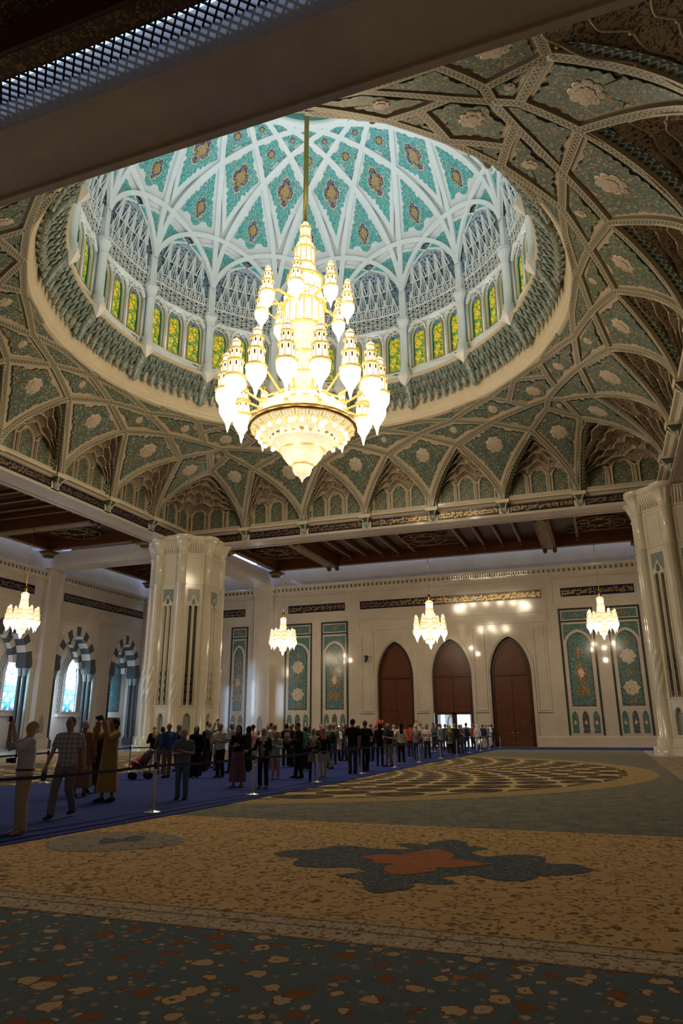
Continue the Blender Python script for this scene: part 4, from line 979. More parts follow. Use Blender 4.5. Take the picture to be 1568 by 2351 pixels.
for k in range(4):
    mb = MB(); m2 = MB()
    for m in (0, 1):
        for ch in CH: ribs(mb, zv, [sym(k, m, NV[c]) for c in ch], .40, .15)
        for a, b, _ in EDG:
            p, q = NV[a], NV[b]; pts = [lerp2(p, q, t) for t in AT]
            ribs(mb, zv, [sym(k, m, v) for v in pts], .38, .16, n=2)
            # soffit band with gold beads, on the niche side of the arch
            mid = {'A0': (0, 18.5), 'A1': (5.32, 18.5), 'A2': (10.64, 18.5), 'Ac': (18.5, 18.5)}[b]
            Q = [sym(k, m, v) for v in pts]; mq = sym(k, m, mid); rows = []; U = []; u = 0; last = None
            for v, t in zip(Q, AT):
                P0 = on(zv, v, .1); inw = Vector((mq[0]-v[0], mq[1]-v[1], 0)); inw = inw.normalized() if inw.length > .01 else inw
                out_ = Vector((mq[0], mq[1], 0)).normalized()
                P1 = P0+inw*.12+out_*.5+Vector((0, 0, -.12)); u += (P0-last).length if last else 0; last = P0
                rows.append([tuple(P0), tuple(P1)]); U.append([(u, -1), (u, 1)])
            m2.grid(np.array(rows), 0, U, True)
    # pilaster strips rising from the brackets
    for a in BR:
        f = side(k)
        for w0, w1, m_ in ((-.34, .34, 0),):
            pp = [f(a+w0, 17.62, .08, 18.75), f(a+w1, 17.62, .08, 18.75), f(a+w1, 18.55, .08, 18.6), f(a+w0, 18.55, .08, 18.6)]
            pp = [(p[0]-CX, p[1]-CY, p[2]) for p in pp]; mb.face(pp, 0, [(0, -1), (0, 1), (1.0, 1), (1.0, -1)])
            for sg in (0, 1):
                o_ = f(a+(w0, w1)[sg]*1.6, 17.62, -.5, 18.75); o2 = f(a+(w0, w1)[sg]*1.6, 18.6, -.45, 18.6); p0, p1 = (pp[0], pp[3]) if sg == 0 else (pp[1], pp[2])
                m2.face([p0, (o_[0]-CX, o_[1]-CY, o_[2]), (o2[0]-CX, o2[1]-CY, o2[2]), p1], 0, [(0, -1), (0, 1), (1, 1), (1, -1)])
    mb.build('chain_rib', M['rib'], vault); m2.build('beaded_soffit', M['ribgold'], vault)
# ring rib and the smooth ring band above it
mb = MB(); P = []; U = []
for i in range(193):
    a = 2*PI*i/192; P.append([(r*math.sin(a), r*math.cos(a), z) for r, z in ((14.75, 22.96), (14.7, 22.82), (14.35, 22.86), (14.25, 23.0))]); U.append([(i*.47, -1.3), (i*.47, -1), (i*.47, 1), (i*.47, 1.3)])
mb.grid(np.array(P), 0, U, True); mb.build('chain_ring', M['rib'], vault)
mb = MB(); mb.lathe([(14.3, 22.95), (14.22, 23.05), (14.25, 23.12), (14.12, 23.2), (14.05, 23.35), (14.0, 25.0), (13.6, 25.6)], 128); mb.build('smooth_ring', M['band'], vault)

# niches with muqarnas hoods under the vault arches
def niche(parent, p0, p1, A, back, npan):
    """p0,p1 springing points, A apex, back: polyline of the wall behind"""
    seg = [math.hypot(back[i+1][0]-back[i][0], back[i+1][1]-back[i][1]) for i in range(len(back)-1)]; tot = sum(seg)
    def bk(t):
        s_ = t*tot
        for i, l in enumerate(seg):
            if s_ <= l+1e-9: return lerp2(back[i], back[i+1], min(1, s_/l))
            s_ -= l
        return back[-1]
    o = empty('muqarnas_niche'); o.parent = parent
    ZP = 19.4
    mb = MB(); st = tot/npan
    for k in range(npan):
        i0 = 0; ss = st*(k+.5); 
        def f(a, z, d=0.0, k=k):
            t = (st*(k+.5)+a)/tot; q = bk(min(1, max(0, t))); c = cen([p0, p1, A]); 
            e = 1e-3; q1, q2 = bk(min(1, t+e)), bk(max(0, t-e)); tx, ty = q1[0]-q2[0], q1[1]-q2[1]; l = math.hypot(tx, ty) or 1; nx, ny = -ty/l, tx/l
            if nx*(c[0]-q[0])+ny*(c[1]-q[1]) < 0: nx, ny = -nx, -ny
            return (q[0]+nx*d, q[1]+ny*d, z)
        L = arch(0, 17.72, 19.2, 19.92, st*.68, 6)
        O = [(-st/2, 17.6), (st/2, 17.6), (st/2, 19.4), (st*.2, 19.95), (0, 20.15), (-st*.2, 19.95), (-st/2, 19.4)]
        mb.poly(O, [L], f, 0); mb.wall(L, lambda a, z: f(a, z, 0), lambda a, z: f(a, z, -.12), 0)
        frame(mb, inset(L, -.09), .06, f, .06, 0)
        mb.poly(L, [], lambda a, z: f(a, z, -.1), 1)
        for s_ in (-1, 1): mb.tube([f(s_*st/2, 17.65, .05), f(s_*st/2, 19.3, .05)], .07, 6, 0)
    mb.build('arched_panels', [M['vault'], M['green']], o)
    # hood
    nt = 5; mb = MB(); up = MB()
    def F(u):  # u -1..1
        q = lerp2(p0, A, 1-abs(u)) if u < 0 else lerp2(p1, A, 1-abs(u)); q3 = on(zv, q, .05); return q3
    def hood(u, w, d=0.0):
        b = bk((u+1)/2*.96+.02); B = Vector((b[0], b[1], ZP)); Fv = F(u*(1-.0*w))
        ww = w**1.1; P = B.lerp(Fv, ww); out_ = Vector((B.x, B.y, 0)).normalized()
        P = P+Vector((0, 0, 1))*(.55*math.sin(PI*w)*(1-u*u*.8))+out_*(.30*math.sin(PI*w)*(1-u*u*.7))
        return P-out_*d*.5-Vector((0, 0, d*.8))
    W = [0, .24, .45, .64, .80, .93]
    cnts = [3, 6, 5, 4, 3] if npan < 5 else [6, 9, 8, 6, 4]
    for t in range(nt):
        n = cnts[t]; w0, w1 = W[t], W[t+1]; sp = 1-.0*t
        for k in range(n):
            u0, u1 = -sp+2*sp*k/n, -sp+2*sp*(k+1)/n; um = (u0+u1)/2; g = 5; P = []; U = []
            for i in range(g+1):
                row = []; ur = []
                for j in range(g+2):
                    a, b = i/g, min(1, j/g); u = u0+(u1-u0)*a; x = (a-.5)*2
                    # each cell is a small pointed vault leaning out over the one below
                    dep = (-.42*(1-abs(x)**2.0)*(1-b**2.5)+.20*b-.1*(1-b)) if j <= g else -.5
                    row.append(tuple(hood(u, w0+(w1-w0)*(b+.30*(1-abs(x)**1.3)*b), dep))); ur.append((u*2.6, (w0+(w1-w0)*b)*3.6))
                P.append(row); U.append(ur)
            mb.grid(np.array(P), (0 if (t+k) % 2 else 1), U, False)
            e = [hood(u0+(u1-u0)*q, w1+.30*(w1-w0)*(1-abs(q*2-1)**1.3), .21) for q in (0, .12, .25, .38, .5, .62, .75, .88, 1)]
            up.tube(e, .045, 4, 0, False); up.ball(hood(u0, w1+.01, .2), .09, 6, 5)
    P = []; U = []
    for i in range(13):
        u = -1+i/6; P.append([tuple(hood(u, w_, -.36)) for w_ in np.linspace(0, 1, 9)]); U.append([(u*2, w_*3) for w_ in np.linspace(0, 1, 9)])
    mb.grid(np.array(P), 0, U, True)
    # crown of the hood
    P = []; U = []
    for i in range(9):
        u = -1+i/4; P.append([tuple(hood(u, w_, 0)) for w_ in (.9, .96, 1.0)]); U.append([(u*2, w_*3) for w_ in (.9, .96, 1.0)])
    mb.grid(np.array(P), 0, U, True)
    mb.build('muqarnas_cells', [M['niche'], M['nichelt']], o); up.build('cell_ribs', M['vault'], o)
    return o
bays = [(-13.3, -7.98, (-10.72, 14.85)), (-7.98, -2.66, (-5.32, 15.8)), (-2.66, 2.66, (0, 16.1)), (2.66, 7.98, (5.32, 15.8)), (7.98, 13.3, (10.72, 14.85))]
protos = []
for i, (a, b, A) in enumerate(bays): protos.append(niche(vault, (a, 18.5), (b, 18.5), A, [(a+.38, 19.05), (b-.38, 19.05)], 3))
protos.append(niche(vault, (13.3, 18.5), (18.5, 13.3), (13.97, 13.97), [(13.68, 19.05), (19.05, 19.05), (19.05, 13.68)], 6))
for o in protos:
    for k in (1, 2, 3):
        c = copy_tree(o, vault); c.rotation_euler = (0, 0, -k*PI/2)

# ------------------------------------------------------------------ drum: muqarnas cornice, columns, windows, lattice niches
drum = struct(empty('drum', (CX, CY, 0)), 'round white drum of arched windows under the turquoise dome', 'drum')
mb = MB()
for zz in (((13.5, 25.5), (12.72, 25.5), (12.62, 25.58), (12.62, 25.68), (12.72, 25.76), (12.9, 25.78), (13.3, 25.78)),): mb.lathe(list(zz), 128)
mb.build('sill_ring', M['band'], drum)
mb = MB(); m2 = MB()
NU = 9
def pol(a, r, z): return (r*math.sin(a), r*math.cos(a), z)
for k in range(NU):        # one bay of hanging corbels, column corbel at its left end
    w_ = math.radians(22.5)/NU; a = (k-NU/2+.5)*w_+math.radians(11.25)*0
    big = k == 0
    tiers = [(25.5, 12.78, 25.05, 12.95), (25.12, 12.92, 24.72, 13.2), (24.78, 13.15, 24.4, 13.5), (24.45, 13.45, 24.12, 13.8)]
    for t, (z1, r1, z0, r0_) in enumerate(tiers):
        off = 0 if t % 2 == 0 else w_/2
        P = []
        for i in range(7):
            x = i/6*2-1; row = []
            for j in range(4):
                b = j/3; q = .20*(1-x*x)*(1-b)
                row.append(pol(a+off+x*w_/2, r0_+(r1-r0_)*b+q, z0+(z1-z0)*b-.10*(1-abs(x))*0+.22*(1-abs(x)**1.5)*(1-b)))
            P.append(row)
        mb.grid(np.array(P), t % 2, None, False)
        e = a+off-w_/2; mb.tube([pol(e, r0_-.02, z0-.06), pol(e, (r0_+r1)/2-.04, (z0+z1)/2), pol(e, r1-.03, z1)], [.05, .085, .06], 5, 0)
    zt, rt = 24.1, 13.75
    mb.tube([pol(a, 13.5, 24.55), pol(a, rt-.1, 24.25), pol(a, rt-.06, 24.0), pol(a, rt-.04, 23.9), pol(a, rt-.02, 23.74)], [.15, .17, .13, .13, .01], 6, 1, smooth=False)
    if big:
        e = a-w_/2; mb.tube([pol(e, 12.9, 25.45), pol(e, 13.15, 25.0), pol(e, 13.45, 24.3), pol(e, 13.6, 23.85), pol(e, 13.65, 23.62), pol(e, 13.65, 23.5)], [.42, .36, .25, .17, .14, .01], 8, 0)
cm = mb.mesh('hanging_corbels')
for m_ in (M['corbel'], M['pendant']): cm.materials.append(m_)
D16 = math.radians(22.5)
for k in range(16):
    o = link(bpy.data.objects.new('hanging_corbels', cm)); o.parent = drum; o.rotation_euler = (0, 0, -k*D16)
# engaged columns between the bays
mb = MB(); mb.lathe([(.46, 25.6), (.46, 25.95), (.36, 26.05), (.36, 26.35), (.27, 26.45), (.25, 29.3), (.27, 29.35), (.25, 29.42), (.33, 29.9), (.42, 30.12), (.42, 30.22)], 16)
mb.box((0, .1, 30.35), (.8, .7, .3)); mb.box((0, .2, 31.6), (.5, .55, 2.4)); mb.lathe([(.02, 24.95), (.3, 25.25), (.52, 25.5), (.55, 25.62), (.44, 25.66)], 8, smooth=False)
colm = mb.mesh('engaged_column'); colm.materials.append(M['dome'])
for k in range(16):
    a = D16*(k+.5); o = link(bpy.data.objects.new('engaged_column', colm)); o.parent = drum; o.location = (12.66*math.sin(a), 12.66*math.cos(a), 0); o.rotation_euler = (0, 0, -a)
# one bay of the window wall, centred on angle 0
RW = 13.05
def dw(a, z, d=0.0): r = RW-d; t = a/RW; return (r*math.sin(t), r*math.cos(t), z)
HB = RW*D16/2
wx = [-1.56, 0, 1.56]
def subd(L, n=1): return L
mb = MB(); hl = [arch(x, 26.62, 28.95, 29.75, .98, 7) for x in wx]; sq_ = [rect(x-.34, 25.9, x+.34, 26.46) for x in wx]
mb.poly(rect(-HB, 25.7, HB, 30.1), hl, dw)
for L in hl: mb.wall(L, lambda a, z: dw(a, z, 0), lambda a, z: dw(a, z, -.32), 0); frame(mb, inset(L, -.32), .1, dw, .09)
for x in (-HB+.32, -.78, .78, HB-.32): mb.tube([dw(x, 25.75, .03), dw(x, 29.4, .03)], .075, 6)
wall_me = mb.mesh('window_wall'); wall_me.materials.append(M['dome'])
mb = MB()
for L in hl: 
    frame(mb, inset(L, -.14), .11, dw, .035)
for q in sq_: mb.poly(q, [], lambda a, z: dw(a, z, .02), 1); frame(mb, inset(q, -.07), .05, dw, .05); mb.poly([((q[0][0]+q[1][0])/2+.2*math.sin(t), 26.18+.2*math.cos(t)) for t in np.linspace(0, 2*PI, 9)[:-1]], [], lambda a, z: dw(a, z, .03), 2)
bord_me = mb.mesh('gold_window_borders')
for m_ in (M['goldbord'], M['kufic'], M['navymed']): bord_me.materials.append(m_)
# lattice hood above the windows
def archz(u):   # height of the bay arch at |u| (0 centre .. 1 column)
    p = lerp2((RD*math.sin(D16/2), RD*math.cos(D16/2)), (0, 12.1), 1-abs(u)); return zd(*p)
def lat(u, z, d=0.0):
    t = min(1, max(0, (z-29.4)/5.9)); r = 13.02-.75*t**2-.12*t-d; a = u*D16/2*.985; return (r*math.sin(a), r*math.cos(a), z)
def zmax(u): u = min(1, abs(u)); return 32.2+(35.35-32.2)*math.sqrt(max(0, 1-u**1.75))-(0 if u < .93 else 1.6*(u-.93)/.07)
mb = MB(); P = []; U = []; nu = 24
for i in range(nu+1):
    u = -1+2*i/nu; z1 = zmax(u)+.4; P.append([lat(u, 29.3+(z1-29.3)*j/10, -.16) for j in range(11)]); U.append([(u*2.5, 29.1+(z1-29.1)*j/10) for j in range(11)])
mb.grid(np.array(P), 0, U, True)
# kufic tile at the top
P = []; U = []
for i in range(nu+1):
    u = -.62+1.24*i/nu; z1 = zmax(u)-.1; z0 = 33.75+abs(u)*-.2; z0 = min(z0, z1); P.append([lat(u, z0+(z1-z0)*j/4, -.1) for j in range(5)]); U.append([(u*2.5, z0+(z1-z0)*j/4) for j in range(5)])
mb.grid(np.array(P), 1, U, True)
lat_me = mb.mesh('lattice_ground')
for m_ in (M['lattice'], M['kufic']): lat_me.materials.append(m_)
mb = MB(); nodes = {}
def seg(u0, z0, u1, z1, r=.045, d0=.02, d1=.02):
    for (u, z) in ((u0, z0), (u1, z1)):
        if abs(u) > 1.0 or z > zmax(u)-.02: return
    mb.tube([lat(u0, z0, d0), lat(u1, z1, d1)], r, 4, 0, False, False)
nC = 7; du = 2/nC
rows = [29.65, 30.15, 30.75, 31.35, 31.95, 32.6, 33.7]
for i in range(-1, nC+1):
    u = -1+du*(i+.5)
    # pointed spires row
    for zb, zt, wv in ((32.0, 33.9, .5), (31.3, 32.5, .5), (33.2, 34.4, .5)):
        ub = u if zb > 31.9 else u+du/2
        seg(ub-du*wv*.9, zb, ub, zt, .05, .0, .12); seg(ub+du*wv*.9, zb, ub, zt, .05, .0, .12); seg(ub-du*.16, zb, ub, zt-.1, .03, .05, .12); seg(ub+du*.16, zb, ub, zt-.1, .03, .05, .12)
        seg(ub-du*.5, zb, ub+du*.5, zb, .05)
    # stars and hexagons
    for zc, uo in ((31.5, 0), (30.95, .5), (30.4, 0), (29.95, .5)):
        c = u+du*uo; R_ = .33
        for q in range(6):
            a0, a1 = q*PI/3+PI/6, (q+1)*PI/3+PI/6; seg(c+du*.42*math.sin(a0), zc+R_*math.cos(a0), c+du*.42*math.sin(a1), zc+R_*math.cos(a1), .04, .03, .03)
            seg(c+du*.22*math.sin(a0), zc+R_*.5*math.cos(a0), c+du*.22*math.sin(a1), zc+R_*.5*math.cos(a1), .03, .03, .03)
            seg(c+du*.42*math.sin(a0), zc+R_*math.cos(a0), c+du*.72*math.sin(a0), zc+R_*1.45*math.cos(a0), .035)
str_me = mb.mesh('white_lattice'); str_me.materials.append(M['dome'])
mb = MB()
for u0 in (-.62, 0, .62):   # hood moulds over each window
    L = []
    for t in np.linspace(-1, 1, 9): L.append(lat(u0+t*.30, 29.45+.8*(1-abs(t)**1.6), .05))
    mb.tube(L, .08, 5, 0, False)
mo_me = mb.mesh('window_hood_moulds'); mo_me.materials.append(M['dome'])
for k in range(16):
    for nm, me in (('window_wall', wall_me), ('gold_window_borders', bord_me), ('lattice_ground', lat_me), ('white_lattice', str_me), ('window_hood_moulds', mo_me)):
        o = link(bpy.data.objects.new(nm, me)); o.parent = drum; o.rotation_euler = (0, 0, -k*D16)
# the windows themselves: stained panes in green reveals
L = arch(0, 26.62, 28.95, 29.75, .98, 7); w0 = Vector((0, RW, 0))
mb = MB(); T = tessellate_polygon([[Vector((p[0], p[1], 0)) for p in L]])
for t in T: mb.face([(L[k][0], .26, L[k][1]) for k in t], 0, [(L[k][0]*1.0, L[k][1]*1.0) for k in t])
pane = mb.mesh('stained_glass'); pane.materials.append(M['gyellow'])
mb = MB(); frame(mb, L, .055, lambda a, z, q=0: (a, .25-q, z), .08, 0, -.02); 
frm = mb.mesh('green_frame'); frm.materials.append(M['gframe'])
wn = 3
for k in range(16):
    for x in wx:
        a = k*D16+x/RW
        o = struct(empty('window_%d' % wn, (CX+RW*math.sin(a), CY+RW*math.cos(a), 0), -a), 'small arched yellow and green stained glass window in the drum below the dome', 'window', 'stained glass windows of the drum'); wn += 1
        for nm, me in (('stained_glass', pane), ('green_frame', frm)):
            c = link(bpy.data.objects.new(nm, me)); c.parent = o

# ------------------------------------------------------------------ the turquoise ribbed dome
dome = struct(empty('dome', (CX, CY, 0)), 'white ribbed dome with turquoise floral panels above the great chandelier', 'dome')
def pr(deg, r): a = math.radians(deg); return (r*math.sin(a), r*math.cos(a))
HBk = 11.25; K6 = math.cos(PI*6/16)*RD
def rowr(m_): return K6/math.cos(PI*(6-m_)/16)
r1_, r2_, r3_, r4_, r5_ = [rowr(m_) for m_ in (1, 2, 3, 4, 5)]
ra, rcn = 12.05, 11.78
# angle at which the great ribs meet the circle of the column nodes
def chord_at(r): return math.degrees(math.acos(K6/r))-  (90-11.25*6)*0
half = 67.5   # chord from column spans +-67.5 degrees about its middle
def rib_ang(r): return half-math.degrees(math.acos(min(1, K6/r)))   # offset from its column
dn = rib_ang(rcn)
DPAN = [([pr(0, ra), pr(11.25-dn*1.0, rcn), pr(0, r1_), pr(-11.25+dn, rcn)], 0, .34, 'drop', .5), ([pr(11.25, rcn-.25), pr(22.5, r1_), pr(11.25, r2_), pr(0, r1_)], 0, .30, 'drop', .52), ([pr(0, r1_), pr(11.25, r2_), pr(0, r3_), pr(-11.25, r2_)], 0, .2, None, .34),
        ([pr(11.25, r2_), pr(22.5, r3_), pr(11.25, r4_), pr(0, r3_)], 0, .16, None, .36), ([pr(0, r3_), pr(11.25, r4_), pr(0, r5_), pr(-11.25, r4_)], 0, .12, None, .36)]
DM = (M['dome'], M['teal'], M['gframe'], M['navymed'], M['goldmed'], M['band'])
for k in range(16):
    for P, _, ins, ms, med in DPAN:
        Q = []
        for (x, y) in P: a = k*D16; Q.append((x*math.cos(a)+y*math.sin(a), -x*math.sin(a)+y*math.cos(a)))
        panel(dome, zd, Q, ins, .035, DM, .46, .13, med*(.82 if ms else .9), 'dome_panel', ms)
    for s_ in (-1, 1):   # spandrels between the niche arch and the great ribs
        P = [pr(s_*10.6, 12.72), pr(0, 12.25), pr(s_*(11.25-.3), 11.95)]
        Q = []
        for (x, y) in (P if s_ > 0 else P[::-1]): a = k*D16; Q.append((x*math.cos(a)+y*math.sin(a), -x*math.sin(a)+y*math.cos(a)))
        panel(dome, zd, Q, .10, .03, DM, .5, .02, 0, 'dome_spandrel')
mb = MB()
for k in range(16):
    a0 = 22.5*k+11.25
    for s_ in (-1, 1):
        p, q = pr(a0, RD*.998), pr(a0+s_*135, RD*.998); half_ = lerp2(p, q, .5)
        ts = [0, .002, .006, .014, .025, .04, .06, .09, .13, .18, .24, .3, .36, .42, .5]
        ribs(mb, zd, [lerp2(p, q, t) for t in ts], .40, .20, n=2)
        p, q = pr(a0, RD*.998), pr(a0+s_*45, RD*.998)
        ribs(mb, zd, [lerp2(p, q, t) for t in (0, .004, .012, .03, .06, .1, .16, .24, .33, .42, .5)], .34, .22, n=2)
mb.build('white_rib', M['dome'], dome)
mb = MB(); P = []
for i in range(97):
    a = 2*PI*i/96; P.append([(r*math.sin(a), r*math.cos(a), zd(r*math.sin(a), r*math.cos(a))+.22) for r in np.linspace(4.6, 12.15, 24)])
mb.grid(np.array(P), 0, None, True); mb.build('dome_shell', M['dome'], dome)
mb = MB(); mb.lathe([(14.6, 23.4), (13.75, 25.8), (13.75, 32.0), (13.3, 35.5), (12.0, 38.5), (9.5, 41.5), (6, 43.6), (3, 44.4), (.1, 44.6)], 48)
for q0, q1 in (((SO, ZT), (SO, 23.9)),):
    a_, b_ = [(x-CX, y-CY, z) for x, y, z in sq(*q0)], [(x-CX, y-CY, z) for x, y, z in sq(*q1)]
    for i in range(4): mb.face([a_[i], a_[(i+1) % 4], b_[(i+1) % 4], b_[i]])
C64 = [(14.4*math.sin(2*PI*k/64), 14.4*math.cos(2*PI*k/64)) for k in range(64)]
mb.poly(rect(-SO, -SO, SO, SO), [C64], lambda a, b: (a, b, 23.9)); mb.build('outer_shell', M['vault'], dome)
mb = MB(); z5 = zd(0, 4.9)
mb.lathe([(5.05, z5-.1), (4.9, z5-.2), (4.6, z5-.15), (4.55, z5+.3)], 64, mat=0); mb.lathe([(4.55, z5+.1), (4.4, z5), (4.2, z5+.1), (4.0, z5+.5)], 64, mat=1)
for k in range(32):
    a = 2*PI*k/32; r_ = 3.4; L = [(4.3*math.sin(a+t*.085), 4.3*math.cos(a+t*.085), z5+.25) for t in (-1, 1)]+[(2.8*math.sin(a+t*.085), 2.8*math.cos(a+t*.085), z5+.8) for t in (1, 0, -1)]
    mb.face(L, 2)
mb.lathe([(4.3, z5+.3), (2.5, z5+1.0), (.1, z5+1.3)], 64, mat=0)
mb.build('crown_rosette', [M['dome'], M['gframe'], M['greenside']], dome)

# ------------------------------------------------------------------ chandeliers
def lantern_meshes():
    gl = MB(); gl.lathe([(.02, 0), (.05, .1), (.09, .3), (.16, .55), (.34, .85), (.50, 1.15), (.53, 1.4), (.49, 1.6)], 16)
    cyl = MB()
    for z0, z1, r in ((1.72, 2.48, .39), (2.62, 3.18, .29), (3.3, 3.62, .2)): cyl.lathe([(r, z0), (r*1.02, (z0+z1)/2), (r, z1)], 12, smooth=False)
    cyl.lathe([(.22, 3.62), (.2, 3.75), (.1, 3.86), (.02, 3.92)], 12)
    gd = MB()
    for z, r, h in ((1.6, .55, .13), (2.5, .45, .12), (3.2, .34, .1), (3.62, .23, .05)):
        gd.lathe([(r*.9, z-.03), (r*1.03, z), (r*1.03, z+h*.4), (r*.93, z+h*.5), (r*.96, z+h), (r*.7, z+h)], 12, smooth=False)
        n = 8
        for k in range(n):
            a = 2*PI*k/n; p = (r*.97*math.sin(a), r*.97*math.cos(a))
            gd.tube([(*p, z+h*.5), (*p, z+h+.14)], [.025, .006], 4)
    for z0, z1, r in ((1.72, 2.48, .40), (2.62, 3.18, .30)):
        for k in range(8):
            a = 2*PI*k/8; gd.tube([(r*math.sin(a), r*math.cos(a), z0), (r*math.sin(a), r*math.cos(a), z1)], .022, 4)
    gd.tube([(0, 0, 3.88), (0, 0, 4.2)], [.03, .006], 5)
    dk = MB()
    for z0, z1, r in ((2.2, 2.42, .402), (2.95, 3.13, .302)):
        for k in range(8):
            a = 2*PI*(k+.5)/8; c_ = (r*math.sin(a), r*math.cos(a), (z0+z1)/2); gd.box(c_, (.07, .02, z1-z0), 1, rz=-a)
    out = []
    for nm, m_, mt in (('glass_globe', gl, M['globe']), ('lantern_glass', cyl, M['crystal']), ('gilt_galleries', gd, M['goldlit'])):
        me = m_.mesh(nm); me.materials.append(mt); me.materials.append(M['golddk']); out.append((nm, me))
    return out
LANT = lantern_meshes()
def lantern(parent, loc, sc_, rz=0):
    l = empty('minaret_lantern', loc, rz); l.parent = parent; l.scale = (sc_,)*3 if not hasattr(sc_, '__len__') else sc_
    for nm, me in LANT: o = link(bpy.data.objects.new(nm, me)); o.parent = l
    return l
BX = math.atan2(CX, CY)   # direction from the viewer to the chandelier
ch = empty('grand_chandelier', (CX-.06, CY, 0), label='colossal gold and crystal chandelier blazing under the dome', cat='chandelier')
def part(mb, nm, mt, parent=ch): return mb.build(nm, mt, parent)
mb = MB(); mb.tube([(0, 0, 30.0), (0, 0, 43.2)], .15, 10); part(mb, 'suspension_rod', plain('olive_gold_rod', (.30, .23, .06), .35, .8))
mb = MB(); mb.lathe([(.03, 30.15), (.14, 30.05), (.24, 29.85), (.27, 29.62)], 16); mb.lathe([(.3, 29.5), (.31, 29.2), (.3, 28.92)], 12, smooth=False); mb.lathe([(.3, 28.7), (.45, 28.55), (.57, 28.25), (.6, 28.02)], 20); part(mb, 'upper_dome', M['crystal2'])
mb = MB(); mb.lathe([(.57, 27.9), (.57, 27.0)], 20, smooth=False); mb.lathe([(.62, 26.85), (.70, 26.5), (.98, 26.15)], 20); mb.lathe([(.95, 25.95), (.95, 25.15)], 24, smooth=False); mb.lathe([(1.10, 24.25), (1.12, 23.4), (1.10, 22.85)], 24, smooth=False); part(mb, 'fluted_tiers', M['crystal'])
mb = MB(); mb.lathe([(1.0, 22.75), (.9, 21.9), (.72, 21.25)], 24); mb.lathe([(.66, 21.1), (.72, 20.75), (.9, 20.5), (.7, 20.45), (.74, 20.15), (.88, 19.95), (.72, 19.9), (.76, 18.8), (.9, 18.6), (1.3, 18.35), (2.0, 18.1)], 24); part(mb, 'waist', M['crystal2'])
for z, r, h in ((29.55, .34, .08), (28.85, .36, .08), (28.0, .63, .12), (26.95, .62, .12), (26.05, 1.02, .14), (25.1, 1.0, .1), (24.3, 1.2, .1), (22.8, 1.18, .12), (21.2, .78, .1), (19.9, .92, .08), (18.5, 1.0, .1)):
    mb = MB(); mb.lathe([(r*.92, z-.04), (r*1.04, z), (r*1.04, z+h*.5), (r*.95, z+h*.6), (r*.97, z+h), (r*.8, z+h)], 24, smooth=False)
    n = 12 if r < .7 else 20
    for k in range(n): a = 2*PI*k/n; mb.tube([(r*math.sin(a), r*math.cos(a), z+h*.5), (r*math.sin(a), r*math.cos(a), z+h+.22)], [.03, .008], 4)
    part(mb, 'gilt_gallery', M['goldlit'])
mb = MB()
for k in range(16): a = 2*PI*k/16; mb.tube([(1.12*math.sin(a), 1.12*math.cos(a), 22.9), (1.12*math.sin(a), 1.12*math.cos(a), 24.25)], .035, 4)
part(mb, 'gilt_bars', M['goldlit'])
mb = MB()
for k in range(12): a = 2*PI*k/12; mb.tube([(.58*math.sin(a), .58*math.cos(a), 27.0), (.58*math.sin(a), .58*math.cos(a), 27.95)], .03, 4)
part(mb, 'gilt_bars', M['goldlit'])
mb = MB(); mb.lathe([(2.72, 17.0), (2.9, 17.0), (2.93, 16.86), (2.9, 16.74), (2.76, 16.74), (2.72, 17.0)], 64); part(mb, 'great_ring', M['golddk'])
mb = MB(); mb.lathe([(2.78, 16.78), (2.5, 16.58), (2.1, 16.42), (1.9, 16.34), (1.72, 16.26)], 48); part(mb, 'under_bowl', M['crystal3'])
mb = MB()
for k in range(24):
    a = 2*PI*k/24; mb.tube([(2.8*math.sin(a), 2.8*math.cos(a), 16.75), (2.5*math.sin(a), 2.5*math.cos(a), 16.55), (1.95*math.sin(a), 1.95*math.cos(a), 16.33)], .045, 5)
    a += PI/24; c_ = Vector((2.42*math.sin(a), 2.42*math.cos(a), 16.5)); mb.tube([c_+Vector((.2*math.cos(t)*math.cos(a), -.2*math.cos(t)*math.sin(a), 0))+Vector((math.sin(a), math.cos(a), .45))*(.22*math.sin(t)) for t in np.linspace(0, 2*PI, 13)], .03, 4, 0, False)
mb.lathe([(1.7, 16.18), (1.66, 16.08), (1.5, 16.1)], 48); mb.lathe([(1.22, 15.6), (1.18, 15.52), (1.0, 15.55)], 48); mb.lathe([(.62, 14.82), (.58, 14.72), (.4, 14.75)], 32)
part(mb, 'gilt_cage', M['goldlit'])
def many(nm, mb, mt, places):
    me = mb.mesh(nm); me.materials.append(mt)
    for loc, rz in places: o = link(bpy.data.objects.new(nm, me)); o.parent = ch; o.location = loc; o.rotation_euler = (0, 0, rz)
mb = MB(); mb.ball((0, 0, 0), .13, 10, 8); many('ring_bulb', mb, M['globe'], [((2.35*math.sin(a), 2.35*math.cos(a), 16.36), -a) for a in [2*PI*(k+.5)/24 for k in range(24)]])
mb = MB(); mb.face([(-.17, -.12, .65), (.17, -.12, .65), (0, .1, 0)]); many('crystal_pennant', mb, M['globe'], [((1.12*math.sin(a), 1.12*math.cos(a), 24.45), -a) for a in [2*PI*k/12 for k in range(12)]])
mb = MB(); mb.ball((0, 0, 0), .14, 8, 6); many('gallery_bulb', mb, M['globe'], [((1.12*math.sin(a), 1.12*math.cos(a), 24.65), -a) for a in [2*PI*(k+.5)/12 for k in range(12)]])
mb = MB(); mb.ball((0, 0, 0), .17, 8, 6); many('waist_bulb', mb, M['globe'], [((2.0*math.sin(a), 2.0*math.cos(a), 18.0), -a) for a in [2*PI*k/20 for k in range(20)]])
